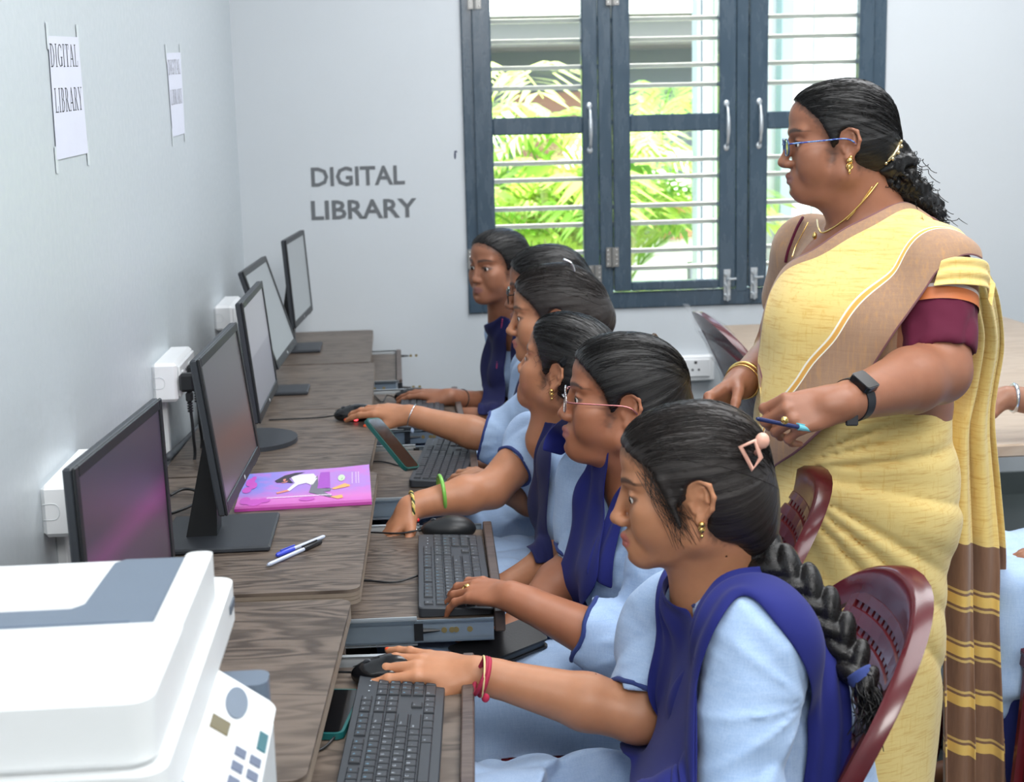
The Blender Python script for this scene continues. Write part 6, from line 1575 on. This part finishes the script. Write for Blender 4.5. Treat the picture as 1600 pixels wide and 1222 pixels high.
P = G6; rt = P['root']; T, R, s = P['T'], P['R'], P['s']; rng = np.random.default_rng(16)
hair_mesh(rt, P['cap']+xf([ell((-.095, 0, .01), (.036, .045, .045), .02)], R, T, s), R, T, s, HAIR, .004, rng, 90)
Ea, Wa = at_y(776, 638, 4.30), at_y(703, 620, 4.16); fd = nrm(Wa-Ea)
bracelet(P, Wa-fd*.05, fd, .031, .0018, BLACK, 'black_thread'); nails(P['tipsR'], PINKN, rt, 1.0, (4,))
bracelet(P, P['tipsR'][4][0]-P['tipsR'][4][1]*.022, P['tipsR'][4][1], .0105, .002, SILVER, 'finger_ring')
ops = P['all']
drape('dupatta', [(784, 490), (768, 525), (756, 580), (750, 622), (748, 650)], [(797, 497), (795, 540), (791, 590), (788, 650)], ops, NAVYD, rt, 9, 30, .008, (1.8, .007))
drape('dupatta', [(806, 497), (808, 520), (806, 560), (803, 640)], [(835, 500), (845, 530), (848, 580), (845, 650)], ops, NAVYD, rt, 9, 30, .008, (1.8, .007))
mb = MB()
for i, p_ in enumerate(march([(785-9*t, 500+75*t) for t in np.linspace(0, 1, 26)], ops)[0]): mb.ball(p_-CF*.016, .0022, 4)
tag(mb.build('bead_string', plain('pink_beads', srgb(196, 60, 110), .4), rt, 'all'), kind='stuff')
# black wallet phone on the lap of the girl with thin rimmed glasses
c = at_z(778, 1008, .612); fx = nrm(A(.8, .45, .10)); upv = A(-.15, -.25, 1); upv = nrm(upv-fx*np.dot(fx, upv)); Rm = np.stack([fx, np.cross(upv, fx), upv], 1)
wp = empty('phone_wallet', c, 'black phone in a wallet case held below the second tray', 'phone')
MB().prism(rounded_poly(-.078, -.041, .078, .041, .008, 4), .001, .005, (c, Rm)).build('wallet_cover', plain('black_leatherette', srgb(28, 29, 32), .35, bump=.2), wp); MB().prism(rounded_poly(-.074, -.038, .074, .038, .008, 4), -.009, .0005, (c, Rm)).build('phone_body', plain('grey_phone_frame', srgb(70, 76, 82), .3, .5), wp); MB().prism(rounded_poly(-.078, -.041, .078, .041, .008, 4), -.013, -.0095, (c, Rm)).build('wallet_cover', BLACK, wp)
# ---- the standing woman in the yellow sari (torso half turned to us, face in profile)
def sari_mat(name, stripes=False, border=False):
    t = NT(name); v = t.coord()
    a = t.noise(t.coord(scale=(2, 2, 26), rot=(.12, .2, 0)), 9, 3, .7); b = t.noise(t.coord(scale=(26, 18, 2), rot=(.1, .15, .3)), 7, 3, .7); n = t.noise(v, 3.2, 3); f = t.noise(v, 500, 1)
    c = t.mix(srgb(222, 190, 108), srgb(238, 217, 152), n)
    c = t.mix(c, srgb(196, 140, 50), t.math('MULTIPLY', t.ramp(a, [(.5, (0, 0, 0)), (.72, (1, 1, 1))]), .55)); c = t.mix(c, srgb(210, 164, 72), t.math('MULTIPLY', t.ramp(b, [(.56, (0, 0, 0)), (.72, (1, 1, 1))]), .5))
    if border or stripes:
        at_ = t.node('ShaderNodeAttribute', attribute_name='drape'); sx = t.node('ShaderNodeSeparateXYZ'); t.l(at_.outputs['Vector'], sx.inputs[0])
        br_ = t.mix(srgb(140, 108, 88), srgb(176, 144, 116), t.math('ADD', t.math('MULTIPLY', a, .5), t.math('MULTIPLY', b, .5)))
        br_ = t.mix(br_, srgb(190, 140, 84), t.math('MULTIPLY', t.ramp(b, [(.5, (0, 0, 0)), (.7, (1, 1, 1))]), .4))
    if border:
        U = sx.outputs['X']; K = lambda st: t.ramp(U, st, 'CONSTANT')
        W0, W1, B_ = (0, 0, 0), (1, 1, 1), None
        c = t.mix(c, br_, K([(0, W1), (.115, W0), (.66, W1)]))
        c = t.mix(c, srgb(120, 80, 84), K([(0, W1), (.022, W0), (.978, W1)]))
        c = t.mix(c, srgb(240, 234, 220), K([(0, W0), (.612, W1), (.624, W0), (.655, W1), (.664, W0)]))
        c = t.mix(c, srgb(222, 164, 84), K([(0, W0), (.626, W1), (.652, W0)]))
    if stripes:
        V_ = sx.outputs['Y']; K = lambda st: t.ramp(V_, st, 'CONSTANT'); W0, W1 = (0, 0, 0), (1, 1, 1)
        br2 = t.mix(srgb(112, 82, 66), srgb(142, 108, 86), b)
        c = t.mix(c, br2, K([(0, W0), (.575, W1)]))
        st = [(0, W0)]; st2 = [(0, W0)]
        for k in range(5):
            z = .650+.0745*k; st += [(z, W1), (z+.017, W0)]; st2 += [(z-.007, W1), (z-.0045, W0), (z+.0215, W1), (z+.024, W0)]
        c = t.mix(c, srgb(222, 186, 104), K(st))
        sa = st2[:11]; sb = [(0, W0)]+st2[11:]
        c = t.mix(c, srgb(206, 176, 110), K(sa)); c = t.mix(c, srgb(206, 176, 110), K(sb))
    t.col(c); t.set(Roughness=.8); t.b.inputs['Sheen Weight'].default_value = .2; t.b.inputs['Specular IOR Level'].default_value = .2; t.bump(t.math('ADD', f, t.math('MULTIPLY', a, .6)), .2, .0007); return t.m
SARI = sari_mat('yellow_handloom_sari'); SARI_B = sari_mat('yellow_sari_brown_border', border=True); SARI_S = sari_mat('yellow_sari_striped_end', stripes=True)
MAROONC = navy_cloth('maroon_blouse_cloth', srgb(92, 28, 52)); BROWNC = sari_mat('brown_blouse_cloth', border=True)
sp = dict(skin=(150, 100, 76), nose=-.002, fat=.003, vol=.006, low=False, nape=-.012, chin=.004, hairline=.006, lip=(.22, .09, .08), yaw=2.96, pitch=.06, s=.97)
T = at_y(1322, 229, 2.52)+A(.012, .07, 0); R, T, s = head_frame(sp['yaw'], sp['pitch'], 0, T, sp['s'])
f_ = nrm(A(-.62, -.78, 0)); l_ = A(-f_[1], f_[0], 0); l_ = A(.78, -.62, 0)
nb = A(1.452, 2.60, 1.275); root = empty('person', (1.41, 2.58, 0), 'woman in a yellow sari and blue glasses standing behind the seated girls', 'person')
SLt, SRt = A(1.508, 2.470, 1.195), A(1.368, 2.765, 1.215); ELt, WLt = at_y(1466, 580, 2.39), at_y(1316, 630, 2.21); ERt, WRt = A(1.345, 2.90, 1.0), at_y(1158, 598, 2.66)
Rt = np.stack([l_, f_, A(0, 0, 1)], 1)
ctr = lambda z, x=1.425, y=2.585: A(x, y, z)
torso = [ell(ctr(1.12, 1.435), (.155, .112, .17), .04, R=Rt), ell(ctr(.95, 1.42), (.168, .140, .16), .05, R=Rt), ell(ctr(1.19, 1.440, 2.59), (.140, .085, .07), .05, R=Rt)]
for sd in (1, -1): torso.append(ell(ctr(1.095, 1.435)+f_*.080+l_*sd*.070, (.070, .066, .072), .05))
hb = T+s*(R @ A(-.025, 0, -.055))
body = xf(head_ops(sp), R, T, s)+[rc(hb, nb, .053, .064, .03), rc(T+s*(R @ A(.01, 0, -.075)), nb+A(-.03, -.01, -.02), .038, .052, .03)]
body += [rc(nb-A(0, 0, .025), SLt, .055, .055, .04), rc(nb-A(0, 0, .025), SRt, .055, .055, .04)]+torso
body += [rc(SLt, ELt, .064, .056, .03), rc(ELt, ELt+(WLt-ELt)*.3, .054, .056, .015), rc(ELt+(WLt-ELt)*.3, WLt, .056, .0300, .012)]
body += [rc(SRt, ERt, .060, .050, .03), rc(ERt, WRt, .048, .0285, .015)]
fl = frame((-.985, -.02, -.17), (.10, -.80, .60)); o_, tipL = hand_ops(fl, WLt, -1, [(.75, 1.15, .55), (.85, 1.1, .55), (.95, 1.05, .5), (1.0, 1.0, .5)], .8, (-.25, .35, .3), 1.0)
body += [rc(WLt-nrm(WLt-ELt)*.03, WLt+fl[:, 0]*.025, .029, .027, .015)]+o_
fr = frame((-.80, -.35, -.42), (-.25, .75, .62)); o_, tipR = hand_ops(fr, WRt, 1, [(.9, 1.2, .6), (.9, 1.2, .6), (.95, 1.1, .5), (.95, 1.1, .5)], .8, (-.1, .45, .3), .96)
body += [rc(WRt-nrm(WRt-ERt)*.03, WRt+fr[:, 0]*.02, .027, .025, .015)]+o_
cap = xf(hair_cap_ops(sp), R, T, s)
skin_mesh(root, body, .0024, sp, R, T, s, cap); eyes(R, T, s, root, (1, 0, -.12))
TE = dict(root=root, R=R, T=T, s=s, body=body)
# sari: wrapped skirt with creases fanning from the tuck at the waist
cw = lambda z, x, y=2.59: A(x, y, z)
skirt = [ell(cw(.93, 1.405), (.188, .155, .13), .05, R=Rt), ell(cw(.80, 1.405), (.196, .172, .17), .06, R=Rt), rc(cw(.72, 1.40), cw(.08, 1.385), .168, .150, .06), rc(cw(.72, 1.43), cw(.08, 1.42), .160, .145, .06), half((1.42, 2.58, 1.045), nrm(A(-.12, 0, 1)), .01), half((0, 0, .035), (0, 0, -1), .006)]
tuck = at_y(1205, 735, 2.45)
def crease(P):
    q = P-tuck.astype(f32); u_ = q @ CR.astype(f32); w_ = q @ CU.astype(f32); r_ = np.sqrt(u_*u_+w_*w_)+f32(1e-4); an = np.arctan2(w_, u_)
    fan = np.abs(vnoise(np.stack([an*f32(6.5), r_*f32(1.6), np.zeros_like(an)], -1), 3)); k = np.exp(-r_/f32(.42))*np.clip((r_-f32(.05))/f32(.12), 0, 1)
    hang = vnoise(P*A(15, 15, 3.5).astype(f32), 9)*np.clip((f32(.66)-P[..., 2])/f32(.2), 0, 1)
    return f32(.030)*((1-fan)**3*f32(1.1)-f32(.5))*k+f32(.006)*hang
v, q = isosurface(skirt, .0065, crease, .016); v = relax(v, q, 1, .35); sk = link('sari', np_mesh('sari', v, q), SARI, root)
# blouse: maroon short sleeve, brown body
bl_ = [o for o in torso]+[rc(nb-A(0, 0, .03), SLt, .06, .062, .03), rc(nb-A(0, 0, .03), SRt, .065, .070, .04), rc(SRt, SRt+(ERt-SRt)*.45, .070, .066, .03)]
bl_in = [dict(o, r=o['r']+.002) if o['t'] == 'e' else o for o in bl_]; bl_ = [dict(o, r=o['r']+.006) if o['t'] == 'e' else o for o in bl_]
nk = [rc(nb+A(0, 0, .05), ctr(1.17)+f_*.11, .078, .055, .02, 's'), rc(hb, nb, .075, .09, .01, 's'), half((0, 0, 1.045), (0, 0, -1), .008)]
v, q = isosurface(bl_in+nk, .006, folds(.004, seed=4), .006); v = relax(v, q, 1, .4); me = np_mesh('blouse', v, q); vattr(me, 'drape', np.tile([.05, .5, 0], (len(v), 1))); blo = link('blouse', me, BROWNC, root)
P_ = np.array([at_y(1257, 325, 2.60), at_y(1248, 345, 2.58), at_y(1238, 372, 2.56), at_y(1229, 402, 2.55), at_y(1226, 412, 2.55)])
pp, _h = march([(1254, 340), (1247, 352), (1240, 368), (1231, 392), (1227, 410)], bl_+body)
MB().tube(spline(pp-CF*.002, 5), .0032, 6).build('neck_piping', MAROONC, blo, 'all')
d = nrm(ELt-SLt); slv = [rc(SLt+d*.02, ELt-d*.028, .071, .066, .03), rc(ELt-d*.028+d*.1, ELt+d*.2, .1, .11, .003, 's')]
slv = [rc(SLt, SLt+d*.125, .073, .0675, .03), rc(SLt+d*(.125+.105), SLt+d*.36, .105, .11, .003, 's')]
v, q = isosurface(slv, .005, folds(.004, (30, 30, 30), 6), .006); v = relax(v, q, 1, .4); sv = link('blouse_sleeve', np_mesh('sleeve', v, q), MAROONC, root)
for off, rr, m_, nm in ((.052, .0725, plain('orange_zari_band', srgb(196, 108, 58), .5), 'sleeve_band'), (.060, .0728, plain('brown_sleeve_band', srgb(150, 112, 84), .7), 'sleeve_band'), (.044, .072, plain('white_zari_line', srgb(226, 214, 204), .5), 'sleeve_band')):
    pass
def band(a0, a1, m_):
    mb = MB(); mb.tube([SLt+d*a0, SLt+d*a1], [.0755-.02*a0, .0755-.02*a1], 36, False, False); mb.build('sleeve_band', m_, sv, 'all')
band(.046, .068, plain('orange_zari_band', srgb(198, 112, 62), .5)); band(.040, .046, plain('silver_zari_line', srgb(214, 206, 204), .4)); band(.022, .040, plain('brown_sleeve_band', srgb(150, 112, 88), .7))
# pallu across the chest
ops = [o for o in bl_+skirt if o['m'] == 'u' and o['t'] != 'h']+[slv[0], rc(ctr(1.10, 1.435)+f_*.070, ctr(.92, 1.42)+f_*.045, .095, .115, .06), rc(ctr(1.10, 1.435)+f_*.06+l_*.06, ctr(.92, 1.42)+f_*.04+l_*.04, .085, .11, .06), rc(ctr(1.10, 1.435)+f_*.06-l_*.06, ctr(.92, 1.42)+f_*.04-l_*.05, .085, .11, .06)]
upper = [(1203, 590), (1200, 545), (1203, 505), (1213, 472), (1232, 432), (1275, 400), (1325, 365), (1372, 342), (1415, 330), (1448, 334), (1466, 345)]
lower = [(1208, 745), (1222, 726), (1262, 697), (1305, 655), (1345, 605), (1375, 556), (1400, 520), (1428, 488), (1448, 458), (1466, 425), (1500, 404), (1524, 410)]
drape('pallu', upper, lower, ops, SARI_B, root, 30, 60, .013, (2.3, .004), .0025)
# fold bunched on the shoulder and end hanging down behind the arm
Lh = [(1440, 335, 2.50), (1466, 400, 2.40), (1490, 436, 2.395), (1502, 466, 2.44), (1510, 520, 2.55), (1498, 600, 2.60), (1480, 660, 2.60), (1474, 740, 2.60), (1472, 870, 2.59), (1473, 1050, 2.58), (1473, 1222, 2.58), (1473, 1290, 2.58)]
Rh = [(1464, 345, 2.55), (1510, 398, 2.46), (1543, 424, 2.47), (1561, 466, 2.52), (1567, 540, 2.60), (1556, 610, 2.63), (1552, 660, 2.64), (1562, 760, 2.66), (1572, 870, 2.66), (1570, 980, 2.66), (1577, 1130, 2.66), (1580, 1222, 2.66), (1582, 1290, 2.66)]
def pleat(G):
    nv, nu = G.shape[:2]; u = np.linspace(0, 1, nu)[None]; v_ = np.linspace(0, 1, nv)[:, None]; w = smoothstep(.10, .3, v_)
    dy = .020*np.sin(u*2*math.pi*2.4+.6*np.sin(v_*5))*w+.010*np.sin(u*2*math.pi*5.3+1+v_*3)*w
    G = G.copy(); G[..., 1] += dy; G[..., 0] += .010*np.cos(u*2*math.pi*2.4+v_*2)*w*(u*(1-u)*4); return G
drape('pallu_end', Lh, Rh, [], SARI_S, root, 44, 90, 0, (1, 0), .0025, post=pleat, smooth=0) if False else None
def ribbon(name, EA, EB, mat, parent, nu, nv, post):
    def edge(E): return spline(np.array([at_y(*e) for e in E]), 10)
    def resamp(P_, n): s_ = np.r_[0, np.cumsum(np.linalg.norm(np.diff(P_, axis=0), axis=1))]; q_ = np.linspace(0, s_[-1], n); return np.stack([np.interp(q_, s_, P_[:, i]) for i in range(3)], 1)
    a, b = resamp(edge(EA), nv), resamp(edge(EB), nv); u = np.linspace(0, 1, nu)[None, :, None]; G = post(a[:, None]*(1-u)+b[:, None]*u)
    mb = MB().quad_grid(G); me = bpy.data.meshes.new(name); me.from_pydata(mb.v, [], mb.f); me.shade_smooth(); me.materials.append(mat)
    vattr(me, 'drape', np.stack([np.tile(np.linspace(0, 1, nu), nv), np.repeat(np.linspace(0, 1, nv), nu), np.zeros(nu*nv)], 1)); o = link(name, me, None, parent)
    md = o.modifiers.new('thick', 'SOLIDIFY'); md.thickness = .002; md.offset = 0; return o
drape('shoulder_fold', [(1468, 412), (1484, 407), (1504, 408), (1532, 420), (1556, 444)], [(1458, 452), (1478, 449), (1504, 449), (1530, 455), (1550, 480)], ops, SARI, root, 14, 26, .014, (2.2, .005), .0025)
ribbon('pallu_end', Lh, Rh, SARI_S, root, 48, 110, pleat)
# hair, jewellery, glasses, watch, pen
rng = np.random.default_rng(21)
hair_mesh(root, cap+xf([ell((-.06, 0, -.01), (.045, .055, .05), .03)], R, T, s), R, T, s, HAIR, .003, rng, 240, gather=(-.125, 0, .0))
pt_ = [at_y(1380, 250, 2.58), at_y(1393, 268, 2.585), at_y(1410, 290, 2.595), at_y(1434, 317, 2.60), at_y(1454, 342, 2.605)]; C = spline(pt_, 10); op = []
for i in range(len(C)-1): r0 = .043-.022*(i/(len(C)-1)); op.append(rc(C[i], C[i+1], r0, r0-.0005, .01))
pc = lambda P: f32(.010)*vnoise(P*f32(60), 5)+f32(.004)*vnoise(P*f32(150), 6)
v, q = isosurface(op, .003, pc, .012); me = np_mesh('ponytail', v, q); vattr(me, 'flow', v*A(150, 150, 150)); pn = link('ponytail', me, HAIR, root)
cur = []
for i in range(650):
    k = rng.uniform(0, .95); j = int(k*(len(C)-1)); o0 = rng.normal(0, .019*(1-k*.4), 3); ph = rng.uniform(0, 6); L_ = rng.uniform(.03, .065); dr = nrm(C[min(j+4, len(C)-1)]-C[max(j-4, 0)])+rng.normal(0, .25, 3)
    t_ = np.linspace(0, 1, 14)[:, None]; cur.append(C[j]+o0+dr*L_*t_+np.concatenate([.006*np.sin(t_*14+ph), .006*np.cos(t_*12+ph), .005*np.sin(t_*11+ph)], 1))
strands('curly_strands', HAIR, pn, cur, .0008)
fz = []
for i in range(22):
    th = rng.uniform(-1.1, 1.1); a = A(.080*math.cos(th*.5)+.004, .070*math.sin(th), .052+.055*math.cos(th)); t_ = np.linspace(0, 1, 10)[:, None]; fz.append(T+s*((a+A(rng.uniform(-.01, .012), rng.uniform(-.01, .01), rng.uniform(.0, .014))*t_+A(-.02, 0, .004)*t_*t_+.002*np.sin(t_*12+th*9)) @ R.T))
mb = MB(); cc = at_y(1386, 238, 2.55); mb.tube(ring_pts(cc, nrm(A(.7, .2, -.6)), .026, 24), .004, 6, True); [mb.ball(p_, .0035, 5) for p_ in ring_pts(cc+A(.002, -.004, 0), nrm(A(.7, .2, -.6)), .028, 12)]; mb.build('hair_clip', plain('gold_stone_clip', srgb(206, 190, 150), .2, .8), root, 'all')
def blue_frame():
    t = NT('blue_marbled_frame'); n = t.noise(t.coord(), 160, 3); t.col(t.ramp(n, [(.4, srgb(30, 60, 150)), (.55, srgb(110, 150, 200)), (.7, srgb(40, 60, 120))])); t.set(Roughness=.2); return t.m
glasses(R, T, s, root, plain('steel_blue_rim', srgb(70, 90, 130), .25, .5), blue_frame(), True, .0155, .0235, .015, True)
earring(TE, 'jhumka')
def chain(px, r_, name, m_):
    pts, _h = march(px, body+bl_); C_ = spline(pts-CF*.004, 12); return MB().tube(C_, r_, 6).build(name, m_, root, 'all')
chain([(1371, 286), (1350, 312), (1325, 338), (1300, 357), (1284, 364), (1278, 356), (1276, 344)], .0018, 'necklace', GOLD)
chain([(1362, 292), (1335, 330), (1322, 345)], .0012, 'necklace', GOLD); chain([(1262, 348), (1255, 362), (1243, 385), (1237, 402)], .0012, 'necklace', GOLD)
MB().ball(march([(1272, 369)], body+bl_)[0][0]-CF*.005, (.0045, .0045, .007), 6).build('pendant', GOLD, root, 'all')
dW = nrm(WLt-ELt); wc = at_y(1322, 620, 2.212)+A(0, .025, 0); wc = ELt+dW*(np.dot(at_y(1322, 622, 2.24)-ELt, dW))
wb = MB(); n1 = nrm(fl[:, 2]-dW*np.dot(fl[:, 2], dW)); n2 = np.cross(dW, n1); rad = .0335
prof = [(-.0105, 0), (.0105, 0), (.0105, .003), (-.0105, .003)]; V = []; nK = 40
for i in range(nK):
    a = 2*math.pi*i/nK; dr = math.cos(a)*n1+math.sin(a)*n2
    for x, r0 in prof: V.append(wc+dW*x+dr*(rad+r0))
F = [(i*4+j, i*4+(j+1) % 4, ((i+1) % nK)*4+(j+1) % 4, ((i+1) % nK)*4+j) for i in range(nK) for j in range(4)]
wb.add(V, F); W_ = wb.build('wristwatch', plain('black_strap', srgb(22, 24, 30), .5), root)
nw = nrm(n1*.80+A(0, -.1, .55)*.6); nw = nrm(nw-dW*np.dot(nw, dW)); Mw = (wc+nw*(rad+.002), np.stack([dW, np.cross(nw, dW), nw], 1))
MB().prism(rounded_poly(-.0175, -.0195, .0175, .0195, .006, 5), -.003, .008, Mw).build('watch_case', plain('dark_watch_case', srgb(40, 42, 46), .2, .7), W_); MB().prism(rounded_poly(-.0160, -.0180, .0160, .0180, .005, 5), .008, .0088, Mw).build('watch_face', plain('watch_glass', srgb(20, 20, 22), .25, spec=.4), W_)
tl_ = wc-nw*(rad+.004)+A(0, -.02, -.004); MB().box((-.010, -.003, -.018), (.010, .003, .012), (at_y(1331, 648, 2.195), np.stack([CR, CF, CU], 1)), .002).build('strap_end', plain('black_strap_end', srgb(22, 24, 30), .5), W_)
dR = nrm(WRt-ERt); bc = WRt-dR*.022
bracelet(TE, bc, dR, .034, .0038, GOLD, 'bangle'); bracelet(TE, bc+dR*.017, dR, .0335, .0018, GOLD, 'bangle')
kn = WLt+fl @ A(.086, .010, .018); MB().ball(at_y(1226, 657, 2.135), (.0065, .005, .0065), 7).build('finger_ring', GOLD, root, 'all')
pen(at_y(1182, 654, 2.150), at_y(1268, 672, 2.192), .25, plain('dark_blue_pen_barrel', srgb(34, 44, 90), .3), plain('turquoise_pen_cap', srgb(110, 190, 205), .3), 'blue pen with a turquoise end held by the woman in the sari', 'ballpoint_pen')
for k in (1, -1):
    v, q = isosurface([rc(A(1.41, 2.58, .05)+l_*.09*k, A(1.41, 2.58, .03)+l_*.09*k+f_*.15, .036, .028, .02), half((0, 0, .003), (0, 0, -1), .004)], .007); link('sandal', np_mesh('sandal', v, q), plain('brown_sandal', srgb(90, 60, 45), .5), root)

# ---- seated person partly cut by the right edge of the picture, built facing -X then turned to the table
px_, py_ = 2.16, 2.80
G7 = seated('person in light blue cut by the right edge, silver bracelet, arm on the table', dict(
    skin=(150, 104, 80), head=(px_-.06, py_, 1.10), yaw=math.pi, pitch=.15, h=.004, style='bun', vol=.008,
    nb=(px_-.01, py_, .97), SL=(px_-.03, py_-.16, .92), SR=(px_-.03, py_+.17, .92), EL=(px_-.05, py_-.20, .66), ER=(px_-.04, py_+.27, .80), WL=(px_-.27, py_-.10, .60), WR=at_y(1574, 620, 3.10),
    pel=(px_, py_, .505), ch=(px_-.02, py_, .74), knee=(px_-.38, py_, .52), frL=.9, frR=1.25, slv=(.068, .060), hk=.008,
    handR=dict(fwd=(-1, .15, -.1), up=(0, -.3, 1), curl=RELAX)))
hair_mesh(G7['root'], G7['cap']+xf([ell((-.095, 0, .015), (.040, .05, .05), .02)], G7['R'], G7['T'], G7['s']), G7['R'], G7['T'], G7['s'], HAIR, .005, None, 0)
MB().tube(ring_pts(at_y(1584, 622, 3.10), nrm(A(-1, .1, .05)), .031, 24), .0045, 6, True).build('bracelet', SILVER, G7['root'], 'all')
